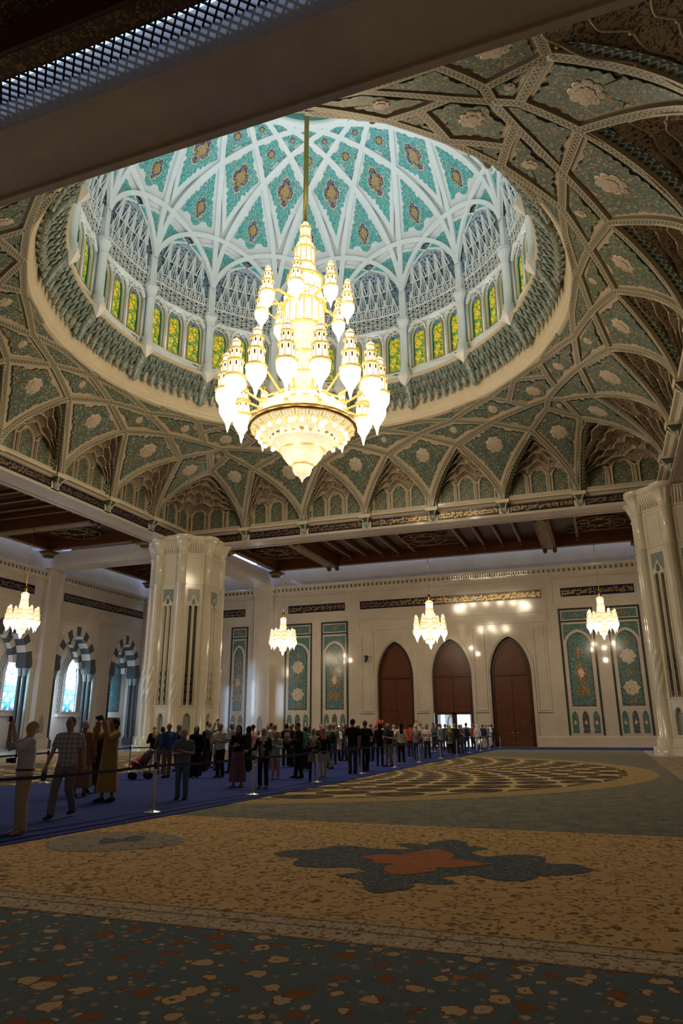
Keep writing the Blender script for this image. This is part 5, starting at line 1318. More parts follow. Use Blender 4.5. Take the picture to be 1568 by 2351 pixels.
mb = MB(); mb.face([(-.2, -.1, 0), (.2, -.1, 0), (0, .12, .36)]); many('crystal_pennant', mb, M['crystal2'], [((1.74*math.sin(a), 1.74*math.cos(a), 15.98), -a) for a in [2*PI*k/24 for k in range(24)]])
mb = MB(); mb.lathe([(1.62, 16.1), (1.55, 15.9), (1.22, 15.6)], 48); mb.lathe([(1.12, 15.55), (1.05, 15.3), (.8, 14.95), (.6, 14.8)], 48); mb.lathe([(.5, 14.72), (.5, 14.5), (.4, 14.3), (.22, 14.2), (.1, 14.05), (.02, 13.85)], 32); part(mb, 'lower_bowls', M['crystal3'])
for k in range(16):
    a = BX+PI+math.radians(11.25+22.5*k); lantern(ch, (4.15*math.sin(a), 4.15*math.cos(a), 16.95), 1.0, -a)
    m2 = MB(); m2.tube([(4.15*math.sin(a), 4.15*math.cos(a), 18.6), (3.2*math.sin(a), 3.2*math.cos(a), 18.75), (2.2*math.sin(a), 2.2*math.cos(a), 18.2), (1.0*math.sin(a), 1.0*math.cos(a), 18.9)], .07, 6); m2.build('gilt_arm', M['goldlit'], ch)
for k in range(8):
    a = BX+PI+math.radians(10+45*k); lantern(ch, (2.45*math.sin(a), 2.45*math.cos(a), 23.0), .76, -a)
    m2 = MB(); m2.tube([(2.45*math.sin(a), 2.45*math.cos(a), 24.3), (1.8*math.sin(a), 1.8*math.cos(a), 24.75), (1.0*math.sin(a), 1.0*math.cos(a), 24.6)], .08, 6); m2.tube([(2.2*math.sin(a), 2.2*math.cos(a), 24.3), (1.6*math.sin(a), 1.6*math.cos(a), 23.7), (1.1*math.sin(a), 1.1*math.cos(a), 24.3)], .05, 6); m2.build('gilt_arm', M['goldlit'], ch)
# its own light
for k in range(16): a = BX+PI+math.radians(22.5*k); lamp('chandelier_light', (CX+4.75*math.sin(a), CY+4.75*math.cos(a), 17.5), E_MAIN/22, WARM, .28)
for k in range(4): a = k*PI/2; lamp('chandelier_light', (CX+1.7*math.sin(a), CY+1.7*math.cos(a), 14.5), E_MAIN/18, WARM, .25)
for k in range(4): a = k*PI/2; lamp('chandelier_light', (CX+2.9*math.sin(a), CY+2.9*math.cos(a), 22.6), E_MAIN/30, WARM, .3)

# ------------------------------------------------------------------ small chandeliers of the aisles
def small(loc, s_, label, rodtop):
    o = empty('hanging_chandelier', loc, label=label, cat='chandelier', group='small chandeliers of the aisles'); o.scale = (s_,)*3
    mb = MB(); mb.tube([(0, 0, 4.5), (0, 0, (rodtop-loc[2])/s_)], .022, 6); part(mb, 'suspension_rod', M['gold'], o)
    mb = MB(); mb.lathe([(.03, 4.62), (.12, 4.5), (.16, 4.3), (.16, 4.05)], 12); part(mb, 'gilt_cap', M['gold'], o)
    mb = MB(); mb.lathe([(.18, 4.05), (.32, 3.95), (.36, 3.85)], 16); part(mb, 'crystal_cap', M['crystal'], o)
    mb = MB(); mb.lathe([(.31, 3.8), (.31, 3.32)], 16, smooth=False); part(mb, 'crystal_cylinder', M['crystal'], o)
    mb = MB(); mb.lathe([(.34, 3.2), (.37, 3.05), (.35, 2.9), (.32, 2.4)], 16); part(mb, 'crystal_column', M['crystal2'], o)
    mb = MB(); mb.lathe([(.36, .72), (.33, .5), (.16, .42), (.12, .2), (.02, 0)], 16); part(mb, 'crystal_tip', M['crystal'], o)
    mb = MB(); mb.lathe([(.62, 2.35), (.7, 1.9), (.68, 1.5), (.6, 1.2), (.42, .78)], 16); part(mb, 'crystal_basket', M['crystal2'], o)
    for z, r in ((3.82, .36), (3.26, .36), (2.38, .6), (1.85, .72), (1.3, .66), (.74, .42)):
        mb = MB(); mb.lathe([(r*.95, z), (r*1.04, z+.03), (r*1.04, z+.08), (r*.9, z+.1)], 16, smooth=False)
        part(mb, 'gilt_band', M['goldlit'], o)
    for k in range(8):
        a = 2*PI*k/8; mb = MB(); mb.tube([(.5*math.sin(a), .5*math.cos(a), 1.6), (.9*math.sin(a), .9*math.cos(a), 1.75), (1.2*math.sin(a), 1.2*math.cos(a), 1.5)], .035, 5); part(mb, 'gilt_arm', M['goldlit'], o)
    for k in range(8): a = 2*PI*(k+.3)/8; lantern(o, (1.2*math.sin(a), 1.2*math.cos(a), .62), .56, -a); 
    for k in range(4): a = 2*PI*(k+.15)/4; lantern(o, (.72*math.sin(a), .72*math.cos(a), 1.0), .45, -a)
    for k in range(8): a = 2*PI*k/8; lamp('chandelier_light', (loc[0]+1.5*s_*math.sin(a), loc[1]+1.5*s_*math.cos(a), loc[2]+(.9+.5*(k % 2))*s_), E_SMALL/7, WARM, .13)
    lamp('chandelier_light', (loc[0], loc[1], loc[2]-.3), E_SMALL/6, WARM, .15)
small((-39.5, 39.85, 7.92), .84, 'small lit chandelier over the left aisle, leftmost of the four', 17.6)
small((-26.63, 57.4, 7.78), .84, 'small lit chandelier beside the left pillar, in front of the narrow tile panels', 17.6)
small((-13.15, 57.4, 7.8), 1.0, 'small lit chandelier hanging in front of the middle arched door', 17.6)
small((.38, 57.4, 7.97), .82, 'small lit chandelier in front of the wide tile panels, nearest the right pillar', 17.6)

# wall camera
o = empty('security_camera', (-21.15, YW, 7.7), label='small black security camera on the wall left of the closed left door', cat='camera')
mb = MB(); mb.b2((-.1, -.08, .05), (.1, 0, .4)); mb.tube([(0, -.08, .25), (0, -.3, .3)], .04, 6); part(mb, 'bracket', M['blackp'], o)
mb = MB(); mb.tube([(-.05, -.25, .45), (.25, -.5, .35)], .11, 8); mb.ball((.02, -.32, .02), .14, 10, 8); part(mb, 'housing', M['blackp'], o)

# ------------------------------------------------------------------ carpets
def carpet_blue():
    g = G('blue_grey_carpet_field'); n = g.noise(g.ob, 2.2, 4, .7); n2 = g.noise(g.ob, 9.0, 3, .7); c = g.ramp(g.ma('ADD', g.ma('MULTIPLY', n, .6), g.ma('MULTIPLY', n2, .45)), [(.40, (.10, .12, .12)), (.50, (.17, .175, .155)), (.60, (.27, .21, .12)), (.70, (.30, .27, .22))]); return g.out(c, .95, spec=.1)
M['cblue'] = carpet_blue()
M['ctan'] = floral('golden_tan_carpet_field', (.60, .37, .15), (.64, .41, .18), [(.24, .10, .045), (.10, .12, .14), (.30, .17, .08)], (.20, .11, .05), (.17, .085, .04), (.33, .19, .085), 3.6, .95, 'ob', .16, spec=.1, rich=True)
M['ccream'] = floral('cream_carpet_border', (.58, .46, .31), (.54, .41, .27), [(.20, .09, .05), (.13, .11, .17), (.34, .22, .12)], (.25, .14, .07), (.2, .1, .06), (.30, .2, .12), 6.0, .95, 'ob', .2, spec=.1, rich=True)
M['cteal'] = floral('teal_carpet_border_with_blossoms', (.10, .14, .155), (.12, .155, .165), [(.56, .38, .22), (.46, .20, .075), (.26, .10, .04)], (.33, .23, .13), (.19, .085, .035), (.14, .15, .14), 3.5, .95, 'ob', .34, spec=.1, rich=True)
M['cmed'] = floral('slate_blue_carpet_medallion', (.06, .095, .13), (.08, .115, .145), [(.30, .21, .11), (.05, .08, .10), (.26, .20, .13)], (.30, .21, .11), (.03, .05, .07), (.25, .18, .10), 6.0, .95, 'ob', .2, spec=.1, rich=True)
M['corange'] = floral('burnt_orange_carpet_centre', (.50, .15, .05), (.46, .13, .045), [(.42, .25, .12), (.30, .09, .03), (.44, .24, .13)], (.42, .22, .11), (.22, .06, .02), (.42, .2, .1), 7.0, .95, 'ob', .22, spec=.1, rich=True)
M['cpale'] = floral('pale_grey_carpet_rosette', (.36, .29, .2), (.32, .27, .2), [(.2, .1, .06), (.1, .1, .12), (.3, .2, .12)], (.2, .13, .08), (.15, .09, .06), (.28, .2, .13), 5.0, .95, 'ob', .2, spec=.1, rich=True)
M['cbeige'] = floral('beige_patterned_carpet', (.40, .31, .21), (.36, .27, .17), [(.22, .12, .07), (.12, .13, .15), (.34, .22, .13)], (.25, .16, .09), (.2, .11, .06), (.33, .24, .15), 1.6, .95, 'ob', .25, spec=.1, rich=True)
def rosette_mat():
    g = G('carpet_rosette_of_leaf_shapes'); v = g.ob; x, y = g.xyz(v)[:2]
    r = g.ma('SQRT', g.ma('ADD', g.ma('MULTIPLY', x, x), g.ma('MULTIPLY', y, y))); th = g.ma('ARCTAN2', x, y)
    A = g.ma('MULTIPLY', th, 34/(2*PI)); B = g.ma('MULTIPLY', g.ma('LOGARITHM', r, math.e), 34/(2*PI)*1.35)
    fa = g.ma('ABSOLUTE', g.ma('SUBTRACT', g.ma('FRACT', g.ma('ADD', A, B)), .5)); fb = g.ma('ABSOLUTE', g.ma('SUBTRACT', g.ma('FRACT', g.ma('SUBTRACT', g.ma('ADD', B, 40.0), A)), .5))
    d = g.ma('SQRT', g.ma('ADD', g.ma('POWER', fa, 2.0), g.ma('POWER', fb, 2.0)))
    leaf = g.lt(d, .46); rim = g.ma('MULTIPLY', leaf, g.gt(d, .425))
    n = g.noise(v, 5.0, 3, .7); o = g.vor(v, 2.6)[0]
    inner = g.ramp(g.ma('ADD', g.ma('MULTIPLY', n, .7), g.ma('MULTIPLY', o, .35)), [(.40, (.04, .03, .027)), (.56, (.085, .06, .045)), (.68, (.17, .12, .075)), (.78, (.30, .23, .15))])
    tan = g.mix(n, (.46, .33, .15), (.56, .41, .20))
    c = g.mix(leaf, tan, inner); c = g.mix(rim, c, (.035, .027, .022))
    c = g.mix(g.gt(r, 14.1), c, g.mix(g.gt(n, .5), (.34, .24, .11), (.42, .29, .14)))
    return g.out(c, .95, spec=.1)
M['cros'] = rosette_mat()
carpet = tag(empty('prayer_carpet'), 'vast hand-knotted prayer carpet with a great rosette, tan field and teal flowered border', 'carpet')
def flat(nm, loop, z, m, parent=carpet, loc=None):
    mb = MB(); mb.face([(x, y, z) for x, y in loop], 0); o = mb.build(nm, m, parent, loc); return o
flat('blue_grey_field', [(-29.2, 13.15), (2.05, 13.15), (2.05, 57.2), (-28.4, 57.2), (-28.4, 46), (-29.2, 46)], .006, M['cblue'])
flat('beige_side_border', [(2.05, 13.15), (14, 13.15), (14, 46), (2.05, 46)], .006, M['cbeige'])
flat('beige_side_border', [(-36, 6), (-29.2, 6), (-29.2, 46), (-36, 46)], .006, M['cbeige'])
flat('tan_field', [(-29.2, 6.75), (14, 6.75), (14, 13.15), (-29.2, 13.15)], .006, M['ctan'])
flat('field_guard_stripe', [(-29.2, 13.0), (14, 13.0), (14, 13.3), (-29.2, 13.3)], .008, M['ctan'])
flat('cream_border', [(-29.2, 6.16), (14, 6.16), (14, 6.78), (-29.2, 6.78)], .008, M['ccream'])
M['cline'] = plain('brown_carpet_line', (.17, .10, .055), .95)
for y0 in (6.52, 6.17, 6.75): flat('guard_line', [(-29.2, y0), (14, y0), (14, y0+.022), (-29.2, y0+.022)], .0095, M['cline'])
flat('teal_border', [(-29.2, YN+.2), (14, YN+.2), (14, 6.18), (-29.2, 6.18)], .006, M['cteal'])
circ = [(15.15*math.sin(2*PI*k/128), 15.15*math.cos(2*PI*k/128)) for k in range(128)]
flat('great_rosette', circ, .009, M['cros'], carpet, (-13.6, 29.8, 0))
MED = [(-0.38, 10.03), (-0.59, 10.36), (-0.95, 10.32), (-1.0, 10.73), (-1.27, 10.88), (-1.59, 10.72), (-1.79, 10.56), (-2.03, 10.86), (-1.83, 11.23), (-2.16, 11.35), (-2.23, 11.64), (-2.33, 11.79), (-2.53, 11.89), (-2.67, 11.68), (-2.8, 11.45), (-2.75, 11.24), (-3.02, 11.33), (-3.25, 11.19), (-2.93, 10.86), (-3.2, 10.71), (-3.56, 10.75), (-3.84, 10.83), (-4.11, 10.68), (-4.17, 10.38), (-4.5, 10.23), (-4.66, 9.87), (-4.43, 9.67), (-4.16, 9.61), (-4.09, 9.25), (-3.87, 9.08), (-3.54, 9.11), (-3.3, 9.23), (-3.01, 9.07), (-3.27, 8.72), (-2.96, 8.59), (-2.83, 8.37), (-2.67, 8.06), (-2.5, 8.0), (-2.35, 8.17), (-2.24, 8.35), (-2.27, 8.63), (-2.03, 8.58), (-1.84, 8.77), (-2.04, 8.97), (-1.94, 9.14), (-1.74, 9.25), (-1.5, 9.09), (-1.31, 9.04), (-1.07, 9.17), (-0.96, 9.47), (-0.71, 9.59), (-0.51, 9.77)]
MEDC = [(-3.4, 9.96), (-3.26, 10.15), (-3.07, 10.27), (-2.86, 10.35), (-2.72, 10.72), (-2.54, 10.93), (-2.28, 10.67), (-2.17, 10.43), (-2.19, 10.24), (-1.97, 10.17), (-1.69, 9.98), (-1.83, 9.77), (-2.04, 9.62), (-2.22, 9.53), (-2.21, 9.34), (-2.36, 9.14), (-2.54, 8.98), (-2.7, 9.02), (-2.85, 9.27), (-2.86, 9.47), (-2.81, 9.6), (-3.09, 9.62), (-3.17, 9.82)]
def smooth_loop(L, n=4):
    out = []; N = len(L)
    for i in range(N):
        p0, p1, p2, p3 = [Vector(L[(i+k-1) % N]) for k in range(4)]
        for j in range(n):
            t = j/n; q = .5*((2*p1)+(p2-p0)*t+(2*p0-5*p1+4*p2-p3)*t*t+(3*p1-p0-3*p2+p3)*t**3); out.append((q.x, q.y))
    return out
def flatpoly(nm, L, z, m): mb = MB(); mb.poly(L, [], lambda a, b: (a, b, z)); return mb.build(nm, m, carpet)
flatpoly('blue_medallion', smooth_loop(MED, 3), .010, M['cmed']); flatpoly('orange_medallion', smooth_loop(MEDC, 3), .013, M['corange'])
flatpoly('pale_rosette', smooth_loop([(-8.46, 9.58), (-8.6, 10.39), (-8.21, 10.87), (-7.48, 11.11), (-6.56, 10.57), (-6.43, 9.93), (-6.76, 9.5), (-7.25, 9.14), (-7.78, 9.06)]), .010, M['cpale'])
flatpoly('blue_sprig', smooth_loop([(-7.58, 9.76), (-7.86, 10.25), (-7.55, 10.24), (-7.56, 10.6), (-7.36, 10.62), (-7.14, 10.25), (-7.34, 10.07), (-7.44, 9.88)]), .013, M['cmed'])
# blue visitors' walkway
def runner():
    g = G('royal_blue_runner'); n = g.noise(g.mp(g.ob, (6, .7, 1)), 1.0, 3); f = g.noise(g.ob, 60, 2)
    c = g.mix(g.ma('MULTIPLY', f, .5), g.mix(n, (.022, .036, .17), (.034, .052, .23)), (.028, .042, .19)); return g.out(c, .95, spec=.1, nrm=g.bump(n, .4, .05))
M['runner'] = runner()
wk = tag(empty('walkway_carpet'), 'long royal blue visitor walkway carpet laid over the patterned carpet under the crowd', 'carpet')
mb = MB(); EDGE = [(-8.95, 5.0), (-8.86, 9.07), (-8.55, 13.3), (-8.30, 23.2), (-8.35, 37.2), (-8.15, 56.7)]
LE = [(-16.2, 5.0), (-16.7, 9.07), (-17.1, 13.3), (-17.9, 23.2), (-19.2, 37.2), (-21.0, 56.7)]
P = []
for (x0, y0), (x1, y1) in zip(LE, EDGE):
    P.append([(x0+(x1-x0)*t, y0, .022+.006*math.sin(9*t+y0)*(t > .6)) for t in np.linspace(0, 1, 25)])
mb.grid(np.array(P), 0, None, True); mb.wall(EDGE, lambda a, b: (a, b, .0), lambda a, b: (a, b, .02), closed=False); mb.build('runner', M['runner'], wk)
mb = MB(); mb.box((-8, 60.0, .014), (30, 6.4, .02)); mb.build('cross_runner', M['runner'], wk)
mb = MB()   # rucks along the near edge
for o_ in (.35, .8): mb.tube([(x-o_-.12*math.sin(y*1.3), y, .02) for x, y in [(-8.9, 8), (-8.75, 10), (-8.62, 12), (-8.5, 15), (-8.42, 18), (-8.35, 21), (-8.3, 24), (-8.3, 28)]], [(.10, .022)]*8, 8, 0)
mb.build('ruck', M['runner'], wk)

# ------------------------------------------------------------------ barrier posts and belts
POSTS = [(-9.2, 8.7), (-9.12, 13.4), (-8.95, 17.6), (-8.95, 22.06), (-8.93, 26.48), (-8.85, 30.8), (-8.93, 35.4), (-8.83, 39.8), (-8.85, 44.5), (-8.86, 48.9), (-8.75, 52.7), (-8.75, 56.6), (-8.5, 60.9)]
BACK = [(-16.85, 13.5), (-17.21, 19.2), (-18.03, 24.65), (-18.6, 29.5), (-19.2, 34.2), (-19.8, 39.0)]
mb = MB(); mb.lathe([(.001, 0), (.175, 0), (.178, .012), (.16, .022), (.05, .04), (.034, .06)], 24); base_me = mb.mesh('base'); base_me.materials.append(M['steel'])
mb = MB(); mb.lathe([(.032, .05), (.032, .86)], 16); pole_me = mb.mesh('pole'); pole_me.materials.append(M['steel'])
mb = MB(); mb.lathe([(.036, .86), (.04, .87), (.04, .975), (.032, .995), (.001, 1.0)], 16); head_me = mb.mesh('belt_head'); head_me.materials.append(M['blackp'])
ORD = ['out of frame at the left', 'nearest to the viewer, left of the jeans man', 'standing before the scarfed woman in the olive shawl', 'in front of the white headscarf girl', 'behind the two men in black T-shirts', 'beside the man folding his hands', 'in front of the zebra blouse woman', 'in front of the grey hooded jacket man', 'in front of the slate T-shirt man', 'in front of the black backpack man', 'by the navy sweater man', 'beside the white dishdasha man', 'last of the line by the right door']
ORB = ['behind the bald photographer', 'behind the plaid shirt man', 'beside the red pushchair', 'behind the blue sweater man', 'behind the grey pullover man', 'deep behind the crowd']
for L, names, nm in ((POSTS, ORD, 'front barrier posts'), (BACK, ORB, 'rear barrier posts')):
    for i, (x, y) in enumerate(L):
        if L is POSTS and i == 0: continue
        p = empty('barrier_post', (x, y, .024), label='steel barrier post with navy belt, '+names[i], cat='barrier post', group=nm)
        for n_, me in (('base', base_me), ('pole', pole_me), ('belt_head', head_me)): o = link(bpy.data.objects.new(n_, me)); o.parent = p
        q = L[i-1] if i else (x+.3, y-5.5)
        mb = MB(); dx, dy = q[0]-x, q[1]-y; P = [[(dx*t, dy*t, z-.035*math.sin(PI*t)) for z in (.895, .95)] for t in np.linspace(0.01, .975, 9)]
        mb.grid(np.array(P), 0, None, True); mb.build('belt', M['belt'], p)

# ------------------------------------------------------------------ visitors
SKIN = plain('skin', (.46, .27, .18), .55, vary=.12, scale=25)
SKINP = plain('pale_skin', (.52, .31, .22), .55, vary=.12, scale=25)
SKIND = plain('tan_skin', (.33, .18, .11), .55, vary=.12, scale=25)
LIPS = plain('brows_and_eyes', (.05, .03, .025), .5)
_cm = {}
def cloth(col, pat=None):
    col = tuple(min(.85, q*1.4) for q in col)
    key = (col, pat)
    if key in _cm: return _cm[key]
    g = G('cloth'+('_'+pat if pat else '')); x, y, z = g.xyz(g.ob)[:3]; c = col
    n = g.noise(g.ob, 9.0, 3)
    if pat == 'plaid':
        s_ = lambda a, k, w_: g.gt(g.ma('SINE', g.ma('MULTIPLY', a, k)), w_)
        c = g.mix(g.ma('MULTIPLY', g.ma('ADD', s_(x, 75, .1), s_(z, 75, .1)), .5), (.50, .52, .56), (.24, .27, .33))
    elif pat == 'redstripe': c = g.ramp(g.ma('FRACT', g.ma('MULTIPLY', z, 8.5)), [(0, (.66, .62, .6)), (.34, (.34, .10, .07)), (.52, (.66, .62, .6)), (.66, (.62, .42, .30)), (.82, (.66, .62, .6))], 'CONSTANT')
    elif pat == 'finestripe': c = g.mix(g.gt(g.ma('SINE', g.ma('MULTIPLY', z, 220.0)), 0), (.10, .10, .11), (.42, .41, .41))
    elif pat == 'zebra':
        w_ = g.n('TexWave', {'Vector': g.ob, 'Scale': 9.0, 'Distortion': 9.0, 'Detail': 2.0}).outputs[0]; c = g.mix(g.gt(w_, .5), col, (.03, .028, .028))
    elif pat in ('flower', 'brownflower'):
        o = g.vor(g.ob, 22.0); c = g.mix(g.lt(o[0], .35), col, g.mix(g.gt(g.xyz(o[1])[0], .5), (.30, .20, .2) if pat == 'flower' else (.14, .08, .05), tuple(q*.35 for q in col)))
    elif pat == 'vest': c = g.mix(g.gt(n, .5), (.22, .20, .08), (.30, .29, .17))
    c = g.mix(g.ma('MULTIPLY', n, .35), c, tuple(q*.7 for q in col)) if not pat else c
    m_ = g.out(c, .85, spec=.2, nrm=g.bump(n, .5, .03)); _cm[key] = m_; return m_
BAKE = []
def soft(mb, nm, mat, parent, vox=.015, it=3):
    o = mb.build(nm, mat, parent)
    r = o.modifiers.new('r', 'REMESH'); r.mode = 'VOXEL'; r.voxel_size = vox; r.use_smooth_shade = True
    if it: s_ = o.modifiers.new('s', 'SMOOTH'); s_.iterations = it; s_.factor = .5
    BAKE.append(o); return o
def Rx(a): return Matrix.Rotation(a, 3, 'X')
def person(x, y, H, rz, pose, kd, top, bot, head, feet, label, idx):
    k = H/1.75; fem = kd == 'f'
    near = y < 21
    root = empty('person', (x, y, .025), math.radians(rz), label=label, cat='person', group='visitors on the walkway')
    root.scale = (k, k, k)
    rnd = random.Random(idx*13+5)
    stout = 1.22 if 'stout' in label or 'burly' in label else (1.0 if not fem else .92)
    skin = SKIND if any(q in label for q in ('robed', 'mustard', 'brown cloak', 'dishdasha', 'bright red T-shirt')) else (SKINP if idx % 3 == 0 else SKIN)
    # joints
    shw = .203 if not fem else .172
    step = .0; footz = .075
    st = .095 if pose != 'walk' else .07
    hipL, hipR = Vector((-.09, 0, .93)), Vector((.09, 0, .93))
    kneeL, kneeR = Vector((-.10, -.01, .5)), Vector((.10, -.01, .5)); ankL, ankR = Vector((-st-.01, .03, .085)), Vector((st+.01, .03, .085))
    if pose == 'walk': kneeL, ankL, kneeR, ankR = Vector((-.09, -.20, .52)), Vector((-.08, -.30, .10)), Vector((.09, -.03, .5)), Vector((.08, .26, .13))
    elif rnd.random() < .5: ankL.y -= .08; ankR.y += .05
    if bot and bot[0] == 'trousers' and 'stepping' in label: ankL.y -= .3; ankR.y += .25; kneeL.y -= .2
    up = {'photo': .42, 'photo1': .1, 'phone': -.28}.get(pose, rnd.uniform(-.1, .12)); yaw = rnd.uniform(-.35, .35) if pose in ('down', 'behind', 'hip') else 0
    HC = Vector((0, -.012, 1.622)); NP = Vector((0, .01, 1.49))
    HR = Matrix.Rotation(yaw, 3, 'Z') @ Rx(-up)
    def hp(p): return NP+HR @ (Vector(p)-NP)
    arms = {}
    for sg in (-1, 1):
        S_ = Vector((sg*shw, .015, 1.41))
        if pose == 'photo': E = Vector((sg*.25, -.24, 1.31)); W_ = hp((sg*.09, -.37, 1.60)); W_.z -= .05
        elif pose == 'photo1' and sg > 0: E = Vector((.25, -.2, 1.22)); W_ = Vector((.16, -.34, 1.5))
        elif pose == 'phone': E = Vector((sg*.25, -.03, 1.13)); W_ = Vector((sg*.085, -.27, 1.16+.02*sg))
        elif pose == 'gesture' and sg < 0: E = Vector((-.27, -.06, 1.13)); W_ = Vector((-.42, -.26, 1.08))
        elif pose == 'gesture': E = Vector((.25, -.05, 1.13)); W_ = Vector((.14, -.27, 1.12))
        elif pose == 'hip' and sg > 0: E = Vector((.38, .06, 1.16)); W_ = Vector((.17, -.04, 1.04))
        elif pose == 'behind': E = Vector((sg*.27, .07, 1.14)); W_ = Vector((sg*.06, -.19, .98)) if 'dish' not in label else Vector((sg*.08, -.22, 1.12))
        elif pose == 'walk': E = Vector((sg*.26, .08*sg, 1.13)); W_ = Vector((sg*.29, -.06+.14*sg, .90))
        else: a_ = rnd.uniform(-.05, .06); E = Vector((sg*.245, .05, 1.13)); W_ = Vector((sg*.26, -.06+a_, .88))
        if top and not fem and stout > 1.1: E.x *= 1.1
        arms[sg] = (S_, E, W_)
    # ---- body: one continuous figure
    b = MB(); n = 20; P = []
    for i in range(n):      # head with face
        t = 2*PI*i/n; row = []
        for j in range(15):
            f_ = PI*j/14; cx_, cz = math.sin(f_), -math.cos(f_)
            X, Y, Z = .081*cx_*math.sin(t), -.101*cx_*math.cos(t), .125*cz
            if Z < 0: X *= 1+Z*1.9; Y *= 1+Z*.8*(1 if Y > 0 else .4)
            fr = max(0, math.cos(t))
            if fr > .6: 
                Y -= .022*max(0, 1-abs(Z+.015)/.03)*max(0, 1-abs(X)/.02)          # nose
                Y += .012*max(0, 1-abs(Z-.015)/.018)*max(0, 1-abs(abs(X)-.032)/.02)   # eye sockets
                Y -= .008*max(0, 1-abs(Z+.062)/.014)*max(0, 1-abs(X)/.028)          # lips
                Y -= .006*max(0, 1-abs(Z+.1)/.02)
            row.append(tuple(hp(HC+Vector((X, Y, Z)))))
        P.append(row)
    b.grid(np.array(P), 0, None, True, cu=True)
    for sg in (-1, 1): b.ball(hp(HC+Vector((sg*.083, .012, -.005))), (.013, .022, .034), 8, 6)
    b.tube([(0, .02, 1.38), NP, hp(HC+Vector((0, .015, -.06)))], [.07, .063, .058], 10)
    b.tube([(0, 0, .90), (0, 0, 1.05), (0, 0, 1.25), (0, .005, 1.40)], [(.15, .095), (.13, .09), (.15, .10), (.13, .08)], 12)
    b.tube([arms[-1][0], (0, .015, 1.425), arms[1][0]], [.05, .06, .05], 8)
    sc2 = 1.0 if not fem else .88
    for sg in (-1, 1):
        S_, E, W_ = arms[sg]
        b.tube([S_, S_.lerp(E, .5), E], [.052*sc2, .046*sc2, .04*sc2], 8); b.tube([E, E.lerp(W_, .35), W_], [.04*sc2, .04*sc2, .027*sc2], 8)
        d = (W_-E).normalized()
        if pose in ('photo', 'phone', 'behind'): d = (d+Vector((-sg*.5, -.1, .25))).normalized()
        side_ = d.cross(Vector((0, 1, 0)) if abs(d.y) < .8 else Vector((0, 0, 1))).normalized(); nrm_ = d.cross(side_).normalized()
        pc = W_+d*.05
        b.tube([W_, W_+d*.04, W_+d*.092], [(.024, .018), (.04, .017), (.036, .014)], 8, ref=nrm_)
        curl = nrm_*(-.02 if sg > 0 else .02) if pose not in ('photo', 'phone') else (Vector((-sg*.03, 0, 0)))
        for q in range(4):
            o_ = side_*((q-1.5)*.0195); L_ = (.062, .074, .07, .054)[q]; p0 = W_+d*.085+o_
            b.tube([p0, p0+d*L_*.55+curl*.3, p0+d*L_*.85+curl*1.1], [.0098, .0092, .0075], 6)
        b.tube([W_+d*.03+side_*.03, W_+d*.06+side_*.055, W_+d*.09+side_*.052], [.0125, .011, .008], 6)
    for hp_, kn, an in ((hipL, kneeL, ankL), (hipR, kneeR, ankR)):
        b.tube([hp_, hp_.lerp(kn, .5), kn], [.085, .07, .054], 8); b.tube([kn, kn.lerp(an, .3), an], [.054, .056, .036], 8)
        b.tube([an+Vector((0, .045, -.045)), an+Vector((0, -.02, -.04)), an+Vector((0, -.12, -.062)), an+Vector((0, -.18, -.07))], [(.036, .034), (.04, .045), (.045, .026), (.03, .014)], 8)
    body = soft(b, 'body', skin, root, .0085 if near else .0125, 2)
    # facial features
    if True:
        m2 = MB()
        for sg in (-1, 1):
            m2.ball(hp(HC+Vector((sg*.033, -.089, .014))), (.011, .006, .006), 8, 6); m2.tube([hp(HC+Vector((sg*.016, -.098, .036))), hp(HC+Vector((sg*.036, -.096, .04))), hp(HC+Vector((sg*.054, -.082, .032)))], .0042, 5)
        m2.tube([hp(HC+Vector((-.022, -.098, -.063))), hp(HC+Vector((0, -.106, -.064))), hp(HC+Vector((.022, -.098, -.063)))], .0045, 5)
        m2.build('eyes_and_mouth', LIPS, body)
        if 'sunglasses' in label or 'photographing' in label:
            m3 = MB(); 
            for sg in (-1, 1): m3.ball(hp(HC+Vector((sg*.033, -.098, .014))), (.024, .005, .018), 10, 6); m3.tube([hp(HC+Vector((sg*.055, -.095, .016))), hp(HC+Vector((sg*.08, .01, .016)))], .003, 4)
            m3.build('glasses', M['blackp'] if 'sung' in label else M['goldbord'], root)
    # ---- hair or headscarf
    hk, hc = head; hm = cloth(hc); m2 = MB()
    def hb(c_, r_): m2.ball(hp(HC+Vector(c_)), r_, 16, 12, 0, HR)
    if hk == 'bald': hb((0, .037, -.005), (.0845, .08, .062)) 
    elif hk == 'short': hb((0, .024, .032), (.088, .1, .105))
    elif hk == 'curly': hb((0, .02, .035), (.098, .112, .112)); hb((0, .04, -.02), (.085, .08, .09))
    elif hk == 'bun': hb((0, .024, .032), (.088, .1, .105)); hb((0, .12, .05), (.045, .045, .045))
    elif hk == 'long':
        hb((0, .024, .032), (.092, .102, .107)); m2.tube([hp(HC+Vector((0, .04, .02))), hp(HC+Vector((0, .075, -.1))), Vector((0, .11, 1.38)), Vector((0, .115, 1.27))], [(.085, .06), (.085, .05), (.10, .035), (.07, .02)], 12)
    elif hk == 'cap': hb((0, .01, .05), (.091, .108, .085)); m2.tube([hp(HC+Vector((0, -.07, .05))), hp(HC+Vector((0, -.15, .04)))], [(.06, .012), (.045, .006)], 10) if 'dish' not in label else None
    elif hk == 'scarf':
        hb((0, .032, .012), (.104, .11, .135)); m2.tube([hp(HC+Vector((0, .03, -.04))), Vector((0, .03, 1.5)), Vector((0, .012, 1.42)), Vector((0, 0, 1.35))], [(.1, .1), (.088, .088), (.15, .115), (.185, .135)], 16)
